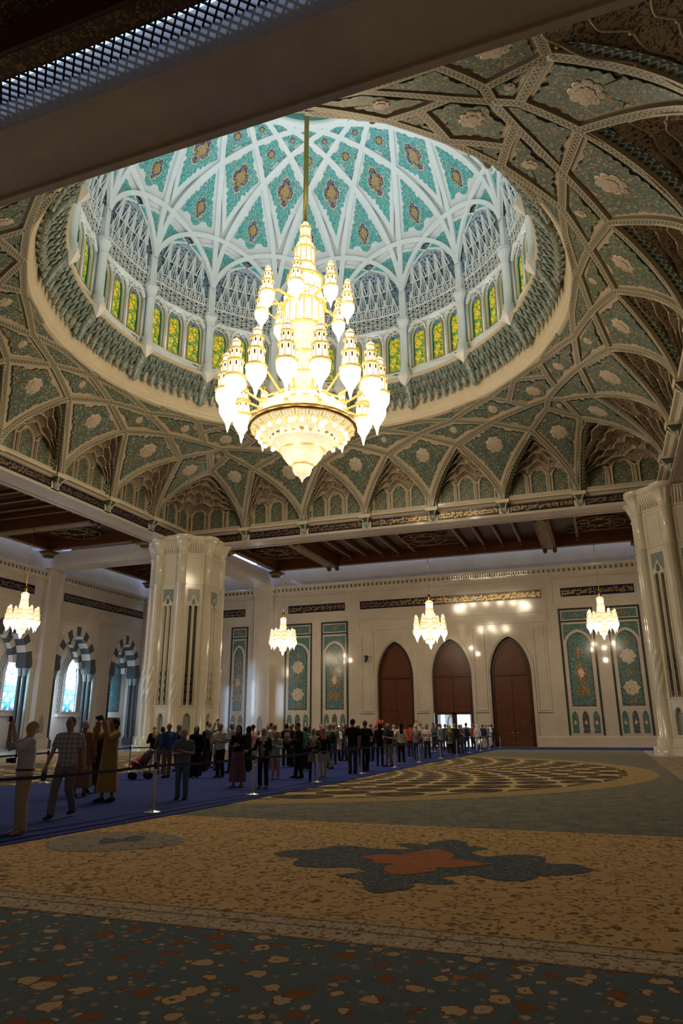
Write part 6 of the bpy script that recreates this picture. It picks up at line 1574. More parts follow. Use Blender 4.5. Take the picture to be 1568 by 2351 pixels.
        m2.tube([Vector((0, -.06, 1.5)), Vector((.02, -.115, 1.38)), Vector((.03, -.125, 1.26))], [(.06, .02), (.07, .022), (.05, .012)], 8)
    if hk == 'bald': pass
    soft(m2, 'headscarf' if hk == 'scarf' else 'cap' if hk == 'cap' else 'hair', hm, root, .011 if near else .014, 3)
    # ---- clothes
    tk, tc, tp = top; tm = cloth(tc, tp if tp not in ('vest',) else None)
    long_ = tk in ('robe', 'abaya')
    c_ = MB(); ff = stout
    wd = 1.0 if not fem else .93
    if long_:
        n = 40; P = []; hem = .20 if tk == 'robe' else .05
        prof_ = [(1.48, .0005, .0005), (1.475, .07, .065), (1.455, .11, .08), (1.41, .185, .105), (1.30, .205, .13), (1.15, .20, .135), (1.0, .215, .15), (.75, .235, .17), (.5, .25, .19), (.3, .265, .205), (hem, .275, .215), (hem, .0005, .0005)]
        for i in range(n):
            t = 2*PI*i/n; row = []
            for z, rx, ry in prof_:
                q = 1+.075*max(0, min(1, (1.1-z)/.8))*math.sin(7*t+idx)+.03*max(0, min(1, (1.1-z)/.8))*math.sin(13*t+2*idx)
                row.append((rx*wd*q*math.sin(t), ry*q*math.cos(t), z))
            P.append(row)
        c_.grid(np.array(P), 0, None, True, cu=True)
    else:
        zb = .88 if tk in ('tee', 'long') else .82
        if tk in ('tunic', 'tunicj', 'cardi'): zb = .62
        pr_ = [(zb, .185, .135*ff), (.95, .182, .135*ff), (1.08, .172, .13*ff), (1.2, .195, .134*ff), (1.31, .212, .128), (1.40, .195, .105), (1.455, .115, .08), (1.485, .066, .062)]
        if zb < .7: pr_[0] = (zb, .235, .18)
        if fem: pr_[3] = (1.22, .18, .138)
        c_.tube([(0, -.01*(ff > 1.1), z) for z, _, _ in pr_], [(a_*wd*(1+.35*(ff-1)), q) for _, a_, q in pr_], 20)
    c_.tube([arms[-1][0], (0, .012, 1.425), arms[1][0]], [.062, .07, .062], 10)
    for sg in (-1, 1):
        S_, E, W_ = arms[sg]; w_ = 1.0 if not long_ else 1.3
        if tk == 'tee': 
            T_ = S_.lerp(E, .72); c_.tube([S_-Vector((sg*.03, 0, 0)), S_, S_.lerp(E, .4), T_], [.06, .07, .068, .066], 10)
            if 'photographing' in label: c_.tube([S_, E, E.lerp(W_, .25)], [.07, .062, .058], 10)
        else:
            c_.tube([S_-Vector((sg*.03, 0, 0)), S_, S_.lerp(E, .5), E], [.06*w_, .068*w_, .06*w_, .056*w_], 10); c_.tube([E, E.lerp(W_, .5), E.lerp(W_, .94)], [.056*w_, .05*w_, .043*w_*(1.2 if long_ else 1)], 10); c_.ball(E, .057*w_, 8, 6)
    gar = soft(c_, {'robe': 'robe', 'abaya': 'robe', 'tee': 'shirt', 'long': 'sweater', 'jacket': 'jacket', 'tunic': 'tunic', 'tunicj': 'dress', 'cardi': 'cardigan'}[tk], tm, root, .0125 if near else .015, 3)
    if tp == 'vest' or tk in ('tunicj', 'cardi'):
        m2 = MB(); m2.tube([(0, -.035, z) for z in (.86, 1.0, 1.15, 1.3, 1.42)], [(.09, .115), (.10, .112), (.11, .115), (.115, .105), (.08, .06)], 12)
        if tk == 'tunicj':
            m2 = MB(); m2.tube([(0, .015, z) for z in (.92, 1.05, 1.2, 1.32, 1.42, 1.46)], [(.198, .135), (.19, .135), (.2, .14), (.208, .13), (.18, .1), (.1, .07)], 16)
            for sg in (-1, 1): S_, E, W_ = arms[sg]; m2.tube([S_, E, E.lerp(W_, .9)], [.076, .064, .052], 10)
        soft(m2, 'shawl' if tp == 'vest' else 'jacket' if tk == 'tunicj' else 'red_top', cloth((.2, .2, .1), 'vest') if tp == 'vest' else cloth((.012, .012, .012)) if tk == 'tunicj' else cloth((.45, .05, .03)), root, .015, 2)
    if bot:
        c_ = MB()
        if bot[0] == 'trousers':
            slim = 'leggings' in label or 'slim' in label; w_ = .82 if slim else (1.08 if not fem else 1.0)
            c_.tube([(0, .0, .80), (0, 0, .9), (0, 0, .985)], [(.165*wd, .12*ff), (.175*wd, .125*ff), (.168*wd, .118*ff)], 16)
            for hp_, kn, an in ((hipL, kneeL, ankL), (hipR, kneeR, ankR)):
                c_.tube([hp_-Vector((0, 0, .02)), hp_.lerp(kn, .5), kn, kn.lerp(an, .5), an+Vector((0, .005, -.03 if 'cropped' not in label else .14))], [.098*w_, .086*w_, .07*w_, .066*w_, .062*w_], 12)
        else:
            n = 36; P = []
            for i in range(n):
                t = 2*PI*i/n; P.append([(rx*(1+q*math.sin(8*t))*math.sin(t), ry*(1+q*math.sin(8*t))*math.cos(t), z) for z, rx, ry, q in ((1.0, .0005, .0005, 0), (1.0, .16, .12, 0), (.9, .19, .15, .01), (.6, .225, .19, .04), (.3, .25, .22, .07), (.14, .265, .235, .08), (.14, .0005, .0005, 0))])
            c_.grid(np.array(P), 0, None, True, cu=True)
        soft(c_, bot[0], cloth(bot[1], 'flower' if bot[0] == 'skirt' else None), root, .013 if near else .016, 3)
    if feet != 'bare':
        fm = cloth(feet)
        for an in (ankL, ankR):
            m2 = MB(); m2.tube([an+Vector((0, .065, -.055)), an+Vector((0, .03, -.035)), an+Vector((0, -.05, -.042)), an+Vector((0, -.13, -.056)), an+Vector((0, -.20, -.066))], [(.034, .026), (.044, .048), (.05, .042), (.052, .03), (.034, .016)], 10); m2.build('shoe', fm, root)
    if 'khaki trousers photographing' in label:
        m2 = MB(); m2.tube([(0, -.005, .955), (0, -.005, .99)], [(.187, .143), (.187, .143)], 20, 0, False); m2.build('belt', plain('brown_leather', (.10, .035, .02), .5), root)
        m2 = MB(); m2.tube([(-.08, -.10, 1.43), (-.05, -.16, 1.25), (-.02, -.17, 1.16)], .008, 5); m2.tube([(.08, -.10, 1.43), (.05, -.16, 1.25), (.02, -.17, 1.16)], .008, 5); m2.build('camera_strap', M['blackp'], root)
    return root, arms, hp, HC, k
exec_people = []

PEOPLE = [
 (-9.47, 10.06, 1.83, 328, 'photo', 'm', ('tee', (0.36, 0.43, 0.55), None), ('trousers', (0.33, 0.29, 0.21)), ('bald', (0.55, 0.5, 0.45)), 'bare', 'bald man in pale blue shirt and khaki trousers photographing upwards at the left edge'),
 (-10.32, 12.07, 1.91, 16, 'walk', 'm', ('tee', (0.42, 0.45, 0.5), 'plaid'), ('trousers', (0.15, 0.155, 0.16)), ('short', (0.06, 0.04, 0.03)), (0.03, 0.03, 0.035), 'man in grey plaid short-sleeved shirt walking towards the viewer'),
 (-13.06, 15.83, 1.88, 210, 'down', 'm', ('robe', (0.24, 0.13, 0.075), None), None, ('short', (0.42, 0.39, 0.35)), (0.02, 0.02, 0.02), 'grey-haired man in long brown cloak seen from behind'),
 (-13.49, 16.85, 1.75, 204, 'down', 'f', ('robe', (0.035, 0.025, 0.02), 'brownflower'), None, ('scarf', (0.14, 0.07, 0.045)), (0.02, 0.02, 0.02), 'woman in dark patterned gown and brown headscarf beside the brown cloak'),
 (-11.53, 14.96, 1.92, 343, 'photo', 'm', ('robe', (0.33, 0.215, 0.07), None), None, ('curly', (0.025, 0.02, 0.018)), (0.03, 0.028, 0.025), 'man in mustard yellow ankle-length robe raising a camera'),
 (-16.96, 24.69, 1.76, 219, 'phone', 'f', ('long', (0.015, 0.015, 0.016), None), ('trousers', (0.5, 0.45, 0.4)), ('long', (0.55, 0.42, 0.22)), (0.2, 0.06, 0.04), 'blonde woman in black top and pale cropped trousers, back turned'),
 (-16.35, 24.32, 1.72, 224, 'down', 'f', ('long', (0.22, 0.22, 0.23), 'zebra'), ('trousers', (0.12, 0.1, 0.09)), ('bun', (0.03, 0.02, 0.02)), (0.05, 0.05, 0.05), 'dark-haired woman in grey patterned top between the blonde woman and blue sweater man'),
 (-14.9, 22.55, 1.84, 243, 'down', 'm', ('long', (0.03, 0.07, 0.2), None), ('trousers', (0.23, 0.17, 0.1)), ('short', (0.35, 0.3, 0.25)), (0.03, 0.025, 0.02), 'man in royal blue sweater and khaki trousers near the pillar'),
 (-16.65, 25.92, 1.82, 263, 'down', 'f', ('long', (0.025, 0.03, 0.08), None), ('trousers', (0.04, 0.04, 0.05)), ('scarf', (0.22, 0.21, 0.2)), (0.03, 0.03, 0.03), 'woman in grey headscarf and navy top behind the polo shirt man'),
 (-10.08, 15.96, 1.66, 17, 'phone', 'm', ('tee', (0.11, 0.14, 0.2), None), ('trousers', (0.09, 0.14, 0.2)), ('short', (0.28, 0.25, 0.22)), (0.03, 0.03, 0.03), 'stout man in grey-blue polo shirt and jeans holding a phone'),
 (-14.06, 23.03, 1.73, 11, 'down', 'f', ('abaya', (0.008, 0.008, 0.01), None), None, ('scarf', (0.008, 0.008, 0.01)), (0.3, 0.18, 0.12), 'woman in black abaya and black headscarf walking forward'),
 (-15.48, 25.96, 1.55, 231, 'down', 'f', ('abaya', (0.01, 0.01, 0.012), None), None, ('scarf', (0.01, 0.01, 0.012)), (0.02, 0.02, 0.02), 'woman in black abaya with olive shoulder bag standing behind another black abaya'),
 (-16.51, 28.17, 1.97, 90, 'photo', 'm', ('long', (0.19, 0.18, 0.16), None), ('trousers', (0.015, 0.015, 0.018)), ('short', (0.02, 0.015, 0.012)), (0.02, 0.02, 0.02), 'young man in grey pullover holding his phone up high near the pillar'),
 (-13.18, 23.28, 1.83, 350, 'phone', 'm', ('tee', (0.55, 0.53, 0.5), None), ('trousers', (0.012, 0.012, 0.014)), ('short', (0.25, 0.18, 0.12)), (0.06, 0.05, 0.04), 'man in white T-shirt and black trousers, arms folded at his chin'),
 (-15.36, 26.89, 1.68, 220, 'down', 'f', ('tunic', (0.38, 0.26, 0.18), None), ('trousers', (0.15, 0.1, 0.08)), ('long', (0.55, 0.42, 0.25)), (0.1, 0.07, 0.05), 'blonde woman in beige tunic behind the white T-shirt man'),
 (-13.94, 25.56, 1.88, 329, 'phone', 'm', ('long', (0.28, 0.29, 0.32), None), ('trousers', (0.05, 0.05, 0.06)), ('short', (0.4, 0.38, 0.36)), (0.03, 0.03, 0.03), 'grey-haired man in sunglasses and grey shirt looking down'),
 (-10.6, 19.82, 1.75, 13, 'phone', 'f', ('jacket', (0.012, 0.011, 0.012), None), ('skirt', (0.17, 0.1, 0.12)), ('scarf', (0.035, 0.022, 0.02)), (0.3, 0.17, 0.12), 'woman in black jacket and long mauve floral skirt'),
 (-13.87, 26.71, 1.73, 287, 'down', 'f', ('abaya', (0.008, 0.008, 0.009), None), None, ('scarf', (0.008, 0.008, 0.009)), (0.02, 0.02, 0.02), 'woman all in black just right of the mauve skirt'),
 (-14.68, 28.68, 1.8, 267, 'down', 'f', ('tee', (0.6, 0.3, 0.24), None), ('trousers', (0.5, 0.45, 0.42)), ('bun', (0.02, 0.015, 0.015)), (0.5, 0.5, 0.5), 'woman in salmon pink top with black hair in a bun'),
 (-15.21, 30.31, 1.59, 27, 'down', 'f', ('tee', (0.55, 0.45, 0.36), None), ('trousers', (0.35, 0.3, 0.3)), ('long', (0.28, 0.16, 0.08)), (0.4, 0.35, 0.3), 'brown-haired girl in cream top half hidden behind the scarfed woman'),
 (-9.66, 19.63, 1.67, 6, 'gesture', 'f', ('jacket', (0.012, 0.012, 0.012), 'vest'), ('trousers', (0.01, 0.01, 0.011)), ('scarf', (0.42, 0.45, 0.48)), (0.2, 0.2, 0.22), 'woman in pale grey headscarf and yellow-olive shawl holding out her hand'),
 (-10.89, 23.08, 1.56, 10, 'phone', 'f', ('jacket', (0.25, 0.42, 0.36), None), ('trousers', (0.46, 0.29, 0.25)), ('scarf', (0.24, 0.22, 0.12)), (0.35, 0.25, 0.2), 'woman in mint green jacket and pink trousers looking at her phone'),
 (-13.34, 28.08, 1.84, 5, 'down', 'f', ('tee', (0.4, 0.36, 0.3), None), ('trousers', (0.1, 0.1, 0.1)), ('scarf', (0.36, 0.24, 0.12)), (0.05, 0.05, 0.05), 'woman in tan headscarf behind the mint green jacket'),
 (-14.0, 29.21, 1.87, 86, 'down', 'm', ('long', (0.45, 0.4, 0.35), None), ('trousers', (0.08, 0.08, 0.08)), ('short', (0.015, 0.012, 0.01)), (0.05, 0.05, 0.05), 'black-haired man in cream shirt behind the tan headscarf'),
 (-13.38, 29.39, 1.83, 214, 'down', 'f', ('long', (0.016, 0.014, 0.014), None), ('trousers', (0.02, 0.02, 0.02)), ('bun', (0.02, 0.015, 0.015)), (0.45, 0.4, 0.38), 'woman carrying a tan backpack, dark bun, seen from behind'),
 (-13.44, 30.07, 1.83, 324, 'down', 'm', ('long', (0.012, 0.012, 0.014), None), ('trousers', (0.012, 0.012, 0.014)), ('short', (0.03, 0.02, 0.02)), (0.02, 0.02, 0.02), 'man in black standing behind the dark suited man'),
 (-10.31, 23.69, 1.85, 319, 'phone', 'm', ('jacket', (0.012, 0.014, 0.013), None), ('trousers', (0.01, 0.01, 0.012)), ('short', (0.05, 0.03, 0.02)), (0.01, 0.01, 0.01), 'stout man in black suit facing left with hands raised'),
 (-11.72, 27.62, 1.7, 233, 'down', 'm', ('tee', (0.05, 0.2, 0.18), None), ('trousers', (0.02, 0.02, 0.025)), ('short', (0.04, 0.03, 0.02)), (0.5, 0.5, 0.5), 'person in teal top behind the black suited man'),
 (-11.97, 28.47, 1.75, 353, 'down', 'f', ('long', (0.03, 0.025, 0.022), None), ('trousers', (0.03, 0.03, 0.03)), ('long', (0.06, 0.04, 0.03)), (0.05, 0.05, 0.05), 'woman with long brown hair in dark top behind the white headscarf'),
 (-9.3, 22.62, 1.66, 17, 'phone', 'f', ('tunicj', (0.25, 0.25, 0.26), 'finestripe'), ('trousers', (0.008, 0.008, 0.009)), ('scarf', (0.62, 0.55, 0.52)), (0.01, 0.01, 0.01), 'young woman in white headscarf, black jacket and grey striped dress with black leggings'),
 (-9.64, 24.33, 1.67, 232, 'down', 'f', ('jacket', (0.01, 0.01, 0.011), None), ('trousers', (0.42, 0.39, 0.32)), ('scarf', (0.52, 0.17, 0.13)), (0.5, 0.45, 0.4), 'woman in red and white headscarf, black jacket and cream trousers'),
 (-11.3, 29.3, 1.84, 241, 'down', 'm', ('tee', (0.25, 0.25, 0.24), None), ('trousers', (0.16, 0.155, 0.13)), ('short', (0.42, 0.28, 0.16)), (0.02, 0.02, 0.02), 'sandy-haired man with a backpack and grey trousers stepping away'),
 (-12.42, 32.63, 1.87, 11, 'down', 'm', ('long', (0.18, 0.17, 0.16), None), ('trousers', (0.05, 0.05, 0.05)), ('short', (0.02, 0.015, 0.012)), (0.03, 0.03, 0.03), 'dark-haired man in grey behind the sandy-haired backpacker'),
 (-12.65, 33.83, 1.75, 1, 'phone', 'f', ('cardi', (0.62, 0.6, 0.6), None), ('trousers', (0.012, 0.012, 0.013)), ('long', (0.03, 0.02, 0.018)), (0.5, 0.2, 0.15), 'woman in long white cardigan over a red top'),
 (-13.08, 36.02, 1.84, 320, 'photo1', 'f', ('jacket', (0.05, 0.03, 0.03), None), ('trousers', (0.012, 0.012, 0.013)), ('scarf', (0.15, 0.06, 0.07)), (0.02, 0.02, 0.02), 'woman in burgundy headscarf holding up a phone with a bright light'),
 (-9.3, 26.56, 1.98, 214, 'down', 'm', ('tee', (0.01, 0.01, 0.011), None), ('trousers', (0.055, 0.062, 0.066)), ('short', (0.018, 0.014, 0.012)), (0.012, 0.012, 0.012), 'tall man in black T-shirt and dark grey jeans, back turned, nearest the posts'),
 (-10.56, 30.87, 1.8, 199, 'down', 'f', ('long', (0.25, 0.2, 0.1), None), ('trousers', (0.03, 0.03, 0.03)), ('cap', (0.55, 0.36, 0.04)), (0.05, 0.05, 0.05), 'person in yellow headwear between the two men in black T-shirts'),
 (-9.3, 28.08, 1.93, 228, 'behind', 'm', ('tee', (0.01, 0.01, 0.011), None), ('trousers', (0.012, 0.014, 0.022)), ('short', (0.1, 0.07, 0.06)), (0.015, 0.015, 0.015), 'burly man in black T-shirt and navy jeans with hands clasped'),
 (-11.59, 35.93, 1.92, 213, 'down', 'm', ('tee', (0.2, 0.2, 0.2), None), ('trousers', (0.014, 0.017, 0.03)), ('bald', (0.3, 0.2, 0.15)), (0.02, 0.02, 0.02), 'bald man in grey T-shirt behind the burly man'),
 (-14.54, 46.13, 1.83, 347, 'down', 'f', ('long', (0.4, 0.03, 0.025), None), ('trousers', (0.02, 0.02, 0.02)), ('scarf', (0.35, 0.03, 0.03)), (0.5, 0.5, 0.5), 'woman in bright red top and red scarf by the left door'),
 (-9.83, 31.8, 1.83, 202, 'down', 'f', ('long', (0.008, 0.008, 0.009), None), ('trousers', (0.008, 0.008, 0.009)), ('long', (0.015, 0.012, 0.012)), (0.01, 0.01, 0.01), 'slim woman in black with long black hair, side on to the posts'),
 (-9.3, 31.39, 1.83, 337, 'phone', 'm', ('tee', (0.018, 0.02, 0.022), None), ('trousers', (0.25, 0.21, 0.16)), ('short', (0.28, 0.22, 0.16)), (0.02, 0.02, 0.02), 'man in dark polo shirt and khaki trousers folding his hands'),
 (-9.3, 33.48, 1.85, 211, 'hip', 'f', ('long', (0.6, 0.54, 0.42), None), ('trousers', (0.008, 0.008, 0.009)), ('long', (0.01, 0.008, 0.008)), (0.75, 0.73, 0.7), 'woman in cream sweater, black trousers and white trainers, hand on hip'),
 (-10.37, 39.31, 1.83, 195, 'down', 'm', ('tee', (0.4, 0.035, 0.02), None), ('trousers', (0.02, 0.02, 0.03)), ('short', (0.012, 0.01, 0.01)), (0.7, 0.7, 0.68), 'man in bright red T-shirt and white trainers seen from behind'),
 (-9.3, 36.36, 1.78, 204, 'phone', 'f', ('tee', (0.36, 0.34, 0.32), 'zebra'), ('trousers', (0.03, 0.045, 0.085)), ('short', (0.36, 0.33, 0.29)), (0.2, 0.2, 0.2), 'grey-haired woman in zebra print blouse and jeans'),
 (-10.85, 43.42, 1.98, 224, 'photo', 'f', ('long', (0.5, 0.42, 0.38), None), ('trousers', (0.1, 0.1, 0.12)), ('bun', (0.3, 0.22, 0.16)), (0.4, 0.4, 0.4), 'woman lifting a phone above her head behind the zebra blouse'),
 (-9.49, 39.54, 1.82, 354, 'phone', 'f', ('tee', (0.62, 0.5, 0.46), 'redstripe'), ('trousers', (0.012, 0.012, 0.013)), ('short', (0.05, 0.03, 0.025)), (0.02, 0.02, 0.02), 'stout woman in red and white striped top and black trousers'),
 (-11.53, 50.14, 1.94, 313, 'phone', 'm', ('long', (0.08, 0.08, 0.075), None), ('trousers', (0.02, 0.02, 0.025)), ('short', (0.03, 0.02, 0.02)), (0.6, 0.6, 0.6), 'man in dark grey top behind the striped top woman'),
 (-9.52, 43.1, 1.83, 82, 'down', 'm', ('long', (0.2, 0.22, 0.26), None), ('trousers', (0.05, 0.055, 0.07)), ('short', (0.03, 0.025, 0.02)), (0.03, 0.03, 0.03), 'man in grey hooded jacket in profile before the open door'),
 (-11.14, 52.04, 1.85, 192, 'down', 'm', ('long', (0.05, 0.055, 0.06), None), ('trousers', (0.02, 0.02, 0.025)), ('short', (0.06, 0.05, 0.04)), (0.03, 0.03, 0.03), 'man in charcoal top walking out through the open door'),
 (-9.54, 45.83, 1.75, 222, 'down', 'f', ('tunic', (0.1, 0.1, 0.09), None), ('trousers', (0.012, 0.012, 0.013)), ('scarf', (0.3, 0.24, 0.05)), (0.3, 0.2, 0.15), 'woman with yellow scarf and dark coat in front of the open door'),
 (-9.3, 46.27, 1.86, 201, 'down', 'm', ('abaya', (0.012, 0.012, 0.013), None), None, ('short', (0.2, 0.18, 0.16)), (0.02, 0.02, 0.02), 'person in long black garment with grey hair before the door mullion'),
 (-9.3, 47.99, 1.81, 341, 'phone', 'm', ('tee', (0.05, 0.055, 0.065), None), ('trousers', (0.02, 0.024, 0.035)), ('short', (0.16, 0.12, 0.1)), (0.02, 0.02, 0.02), 'man in slate T-shirt with folded arms before the open door'),
 (-9.3, 50.36, 1.92, 195, 'down', 'm', ('long', (0.16, 0.2, 0.22), None), ('trousers', (0.015, 0.018, 0.026)), ('short', (0.06, 0.045, 0.035)), (0.05, 0.05, 0.05), 'man wearing a black backpack over a blue-grey shirt, leaving by the door'),
 (-9.71, 55.3, 1.85, 200, 'down', 'm', ('long', (0.36, 0.03, 0.025), None), ('trousers', (0.015, 0.015, 0.02)), ('short', (0.2, 0.14, 0.1)), (0.02, 0.02, 0.02), 'man in red shirt right of the open door'),
 (-9.3, 54.79, 1.81, 220, 'down', 'f', ('tunic', (0.62, 0.58, 0.56), None), ('trousers', (0.5, 0.46, 0.44)), ('scarf', (0.6, 0.57, 0.56)), (0.5, 0.4, 0.4), 'woman in white tunic and white headscarf right of the open door'),
 (-9.3, 57.4, 1.81, 209, 'down', 'm', ('long', (0.02, 0.03, 0.1), None), ('trousers', (0.48, 0.4, 0.3)), ('short', (0.05, 0.04, 0.03)), (0.05, 0.05, 0.05), 'man in navy sweater and beige trousers near the last posts'),
 (-9.3, 58.84, 1.88, 9, 'down', 'm', ('long', (0.25, 0.22, 0.18), None), ('trousers', (0.12, 0.1, 0.08)), ('bald', (0.4, 0.3, 0.25)), (0.05, 0.05, 0.05), 'bald man half hidden behind the navy sweater'),
 (-9.3, 60.51, 1.89, 309, 'behind', 'm', ('robe', (0.6, 0.57, 0.62), None), None, ('cap', (0.45, 0.38, 0.34)), (0.1, 0.08, 0.07), 'man in long white dishdasha and cap standing at the end of the barrier'),
 (-9.48, 63.2, 1.82, 219, 'down', 'm', ('long', (0.03, 0.03, 0.035), None), ('trousers', (0.02, 0.02, 0.02)), ('short', (0.02, 0.02, 0.02)), (0.02, 0.02, 0.02), 'man in black half hidden behind the white dishdasha'),
 (-13.17, 45.69, 1.8, 6, 'down', 'f', ('long', (0.16, 0.14, 0.09), None), ('trousers', (0.05, 0.05, 0.05)), ('scarf', (0.4, 0.36, 0.33)), (0.05, 0.05, 0.05), 'woman in olive top and pale scarf deep in the crowd left of the cream sweater'),
 (-13.65, 48.79, 1.83, 46, 'down', 'm', ('long', (0.1, 0.09, 0.07), None), ('trousers', (0.05, 0.05, 0.05)), ('short', (0.03, 0.02, 0.02)), (0.05, 0.05, 0.05), 'man in brown jacket deep in the crowd by the left door'),
 (-14.15, 47.02, 1.89, 217, 'down', 'f', ('long', (0.5, 0.47, 0.42), None), ('trousers', (0.05, 0.05, 0.05)), ('scarf', (0.03, 0.03, 0.03)), (0.05, 0.05, 0.05), 'woman in ivory blouse and black scarf behind the dark polo man'),
 (-13.58, 34.02, 1.82, 42, 'down', 'm', ('long', (0.03, 0.03, 0.035), None), ('trousers', (0.03, 0.03, 0.03)), ('short', (0.03, 0.02, 0.02)), (0.05, 0.05, 0.05), 'dark-haired man in black between the white and red headscarves'),
 (-14.77, 30.43, 1.82, 16, 'down', 'm', ('tee', (0.55, 0.1, 0.08), None), ('trousers', (0.05, 0.05, 0.05)), ('short', (0.02, 0.02, 0.02)), (0.05, 0.05, 0.05), 'man in coral red shirt far behind the pale grey headscarf'),
 (-12.41, 54.72, 1.83, 353, 'down', 'f', ('long', (0.04, 0.04, 0.05), None), ('trousers', (0.03, 0.03, 0.04)), ('long', (0.04, 0.03, 0.03)), (0.5, 0.5, 0.5), 'woman with long dark hair beside the left opening of the door'),
 (-12.2, 58.06, 1.8, 172, 'down', 'm', ('long', (0.07, 0.08, 0.09), None), ('trousers', (0.03, 0.03, 0.04)), ('short', (0.08, 0.07, 0.06)), (0.05, 0.05, 0.05), 'grey-clad man just inside the left opening of the door'),
 (-11.83, 61.82, 1.83, 191, 'down', 'f', ('long', (0.2, 0.18, 0.17), None), ('trousers', (0.04, 0.04, 0.05)), ('scarf', (0.2, 0.19, 0.18)), (0.05, 0.05, 0.05), 'woman in taupe scarf just inside the right opening of the door'),
]

def at(root, p):
    c, s_ = math.cos(root.rotation_euler[2]), math.sin(root.rotation_euler[2]); k = root.scale[0]; v = Vector(p)*k
    return (root.location[0]+c*v.x-s_*v.y, root.location[1]+s_*v.x+c*v.y, root.location[2]+v.z)
def held(nm, root, p, dims, mat, label, cat, lens=False, rz=0):
    o = empty(nm, at(root, p), root.rotation_euler[2]+rz, label=label, cat=cat)
    mb = MB(); mb.box((0, 0, 0), dims); mb.build('body', mat, o)
    if lens: m2 = MB(); m2.tube([(0, -dims[1]/2, 0), (0, -dims[1]/2-.07, 0)], [.036, .034], 14); m2.build('lens', M['blackp'], o)
    return o
SCREEN = plain('dark_phone', (.02, .02, .025), .2)
BURG = plain('burgundy_phone_case', (.10, .012, .015), .4)
for i, (x, y, H, rz, pose, kd, top, bot, head, feet, label) in enumerate(PEOPLE):
    root, arms, hp, HC, k = person(x, y, H, rz, pose, kd, top, bot, head, feet, label, i)
    mid = (arms[-1][2]+arms[1][2])/2
    if 'slim woman' in label: HATP = at(root, hp(HC+Vector((0, .02, .112))))
    if i == 0: held('camera', root, mid+Vector((0, -.05, .07)), (.14, .05, .09), BURG, 'dark red camera raised by the bald man at the left edge', 'camera'); held('camera', root, (0, -.21, 1.12), (.13, .07, .09), M['blackp'], 'black camera hanging on the chest of the bald man', 'camera', True)
    elif i == 1: held('flip_flops', root, arms[-1][2]+Vector((-.02, -.02, -.17)), (.05, .1, .2), M['blackp'], 'black object carried in the hand of the plaid shirt man', 'shoes')
    elif i == 4: held('camera', root, mid+Vector((0, -.05, .06)), (.13, .07, .1), M['blackp'], 'black camera with round lens held up by the man in the mustard robe', 'camera', True)
    elif pose == 'photo': held('phone', root, mid+Vector((0, -.06, .09)), (.15, .01, .075), SCREEN, 'phone held up by the '+label[:48].rsplit(' ', 1)[0], 'phone')
    elif pose == 'phone' and ('phone' in label or 'stout woman' in label): held('phone', root, mid+Vector((0, -.06, .03)), (.075, .15, .012) if 'stout woman' not in label else (.16, .02, .12), SCREEN if 'stout woman' not in label else BURG, ('phone held low by the ' if 'stout woman' not in label else 'dark red folder held by the ')+label[:44].rsplit(' ', 1)[0], 'phone' if 'stout woman' not in label else 'folder')
    elif pose == 'photo1':
        o = held('phone', root, arms[1][2]+Vector((-.02, -.05, .09)), (.08, .012, .15), SCREEN, 'phone with a bright white flash light, held up by the burgundy headscarf woman', 'phone')
        m2 = MB(); m2.ball((.0, -.012, .04), .028, 8, 6); m2.ball((.0, .012, .04), .028, 8, 6); m2.build('flash_light', plain('phone_flash', (.9, .95, 1), .5, em=9), o)
    if 'backpack' in label:
        m2 = MB(); m2.tube([(0, .19, .98), (0, .22, 1.05), (0, .22, 1.25), (0, .19, 1.40)], [(.12, .07), (.15, .09), (.14, .09), (.10, .05)], 14)
        bp = tag(soft(m2, 'backpack', cloth((.22, .13, .09) if 'tan' in label else (.02, .02, .022)), None, .014, 3), ('tan' if 'tan' in label else 'black' if 'black' in label else 'dark')+' backpack worn by the '+('woman with the dark bun' if 'tan' in label else 'man leaving by the open door' if 'leaving' in label else 'woman stepping by the white cardigan' if 'stepping' not in label else 'sandy-haired man stepping away'), 'backpack')
        bp.location = root.location; bp.rotation_euler = root.rotation_euler; bp.scale = root.scale
    if 'olive shoulder bag' in label:
        m2 = MB(); m2.tube([(.2, .05, .95), (.22, .05, 1.05), (.2, .05, 1.2)], [(.06, .12), (.08, .15), (.06, .12)], 12); bp = tag(soft(m2, 'shoulder_bag', cloth((.12, .11, .04)), None, .014, 2), 'olive shoulder bag hanging on the woman in black abaya', 'bag'); bp.location = root.location; bp.rotation_euler = root.rotation_euler; bp.scale = root.scale
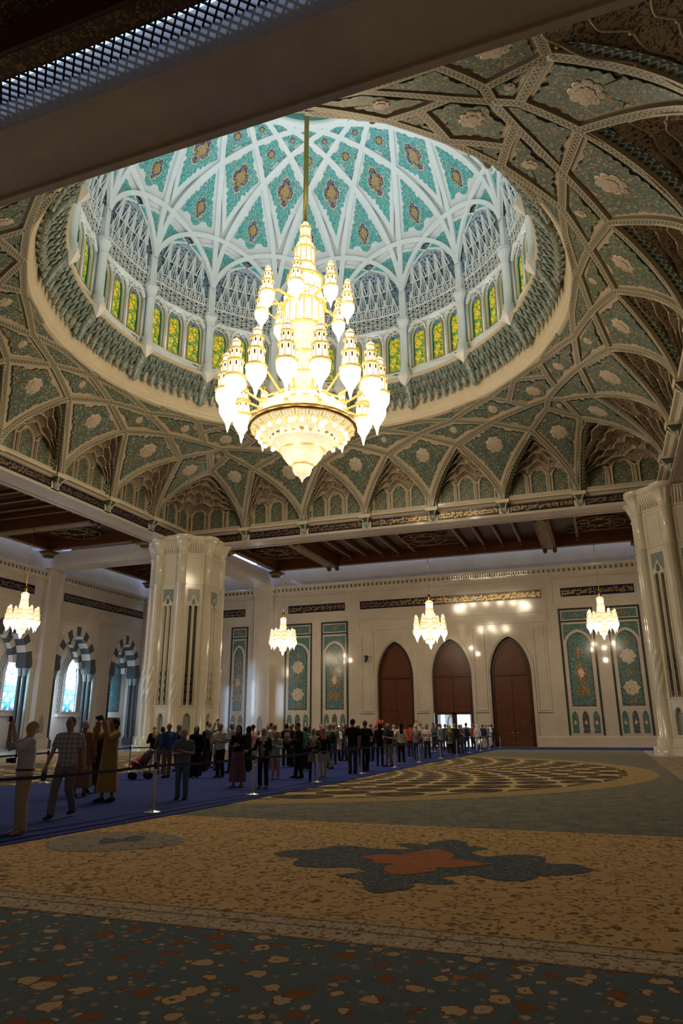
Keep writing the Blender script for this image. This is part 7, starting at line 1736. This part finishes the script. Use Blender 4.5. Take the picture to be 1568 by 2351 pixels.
# red pushchair with a patterned wrap
pc = empty('pushchair', (-15.3, 21.6, .024), math.radians(318), label='low pushchair draped in bright red and flowered cloth beside the mustard robe', cat='pushchair')
for sx in (-.22, .22):
    for sy in (-.28, .25):
        mb = MB(); mb.lathe([(.02, -.02), (.11, -.025), (.12, 0), (.11, .025), (.02, .02)], 16); o = mb.build('wheel', M['blackp'], pc, (sx, sy, .12)); o.rotation_euler = (0, PI/2, 0)
mb = MB()
for sx in (-.2, .2): mb.tube([(sx, -.3, .12), (sx, .1, .5), (sx, .34, .95)], .014, 6); mb.tube([(sx, .28, .12), (sx, -.1, .5), (sx, -.3, .62)], .014, 6)
mb.tube([(-.2, .34, .95), (.2, .34, .95)], .018, 6); mb.build('frame', M['steel'], pc)
mb = MB(); mb.tube([(0, -.28, .42), (0, -.1, .38), (0, .12, .5), (0, .26, .78)], [(.2, .05), (.22, .08), (.22, .09), (.2, .05)], 12); soft(mb, 'seat', cloth((.05, .04, .04)), pc, .02, 2)
mb = MB(); mb.tube([(-.05, -.32, .5), (-.06, -.05, .58), (-.08, .15, .78)], [(.2, .1), (.22, .13), (.14, .06)], 12); soft(mb, 'red_cloth', cloth((.42, .02, .025)), pc, .02, 3)
mb = MB(); mb.tube([(.12, .0, .55), (.13, .15, .75), (.14, .3, .95)], [(.16, .13), (.17, .16), (.1, .08)], 12); soft(mb, 'flowered_cloth', cloth((.10, .07, .07), 'flower'), pc, .02, 3)
# red cap held above the crowd by the left door
o = empty('party_hat', HATP, label='small red cap with a white strap on the head of the slim woman in black', cat='hat'); mb = MB(); mb.lathe([(.16, 0), (.12, .1), (.06, .17), (.01, .19)], 14); mb.build('crown', cloth((.5, .03, .02)), o); mb = MB(); mb.tube([(.08, -.05, -.02), (.2, -.05, .16)], .016, 6); mb.build('white_strap', cloth((.7, .7, .68)), o)
# steel bin post cabinet near the door
o = empty('steel_bin', (-8.95, 53.6, .024), label='tall brushed steel bin beside the belt near the open door', cat='bin'); mb = MB(); mb.tube([(0, 0, 0), (0, 0, .88)], .2, 20); mb.build('body', M['steel'], o); mb = MB(); mb.lathe([(.21, .86), (.21, .92), (.15, .95), (.001, .95)], 20); mb.build('lid', M['blackp'], o)
# turn the soft bodies and clothes into plain meshes
bpy.context.view_layer.update(); dg = bpy.context.evaluated_depsgraph_get(); done = []
for o in BAKE: done.append((o, bpy.data.meshes.new_from_object(o.evaluated_get(dg))))
for o, me in done:
    nm = o.data.name; o.modifiers.clear(); o.data = me; me.polygons.foreach_set('use_smooth', [True]*len(me.polygons))
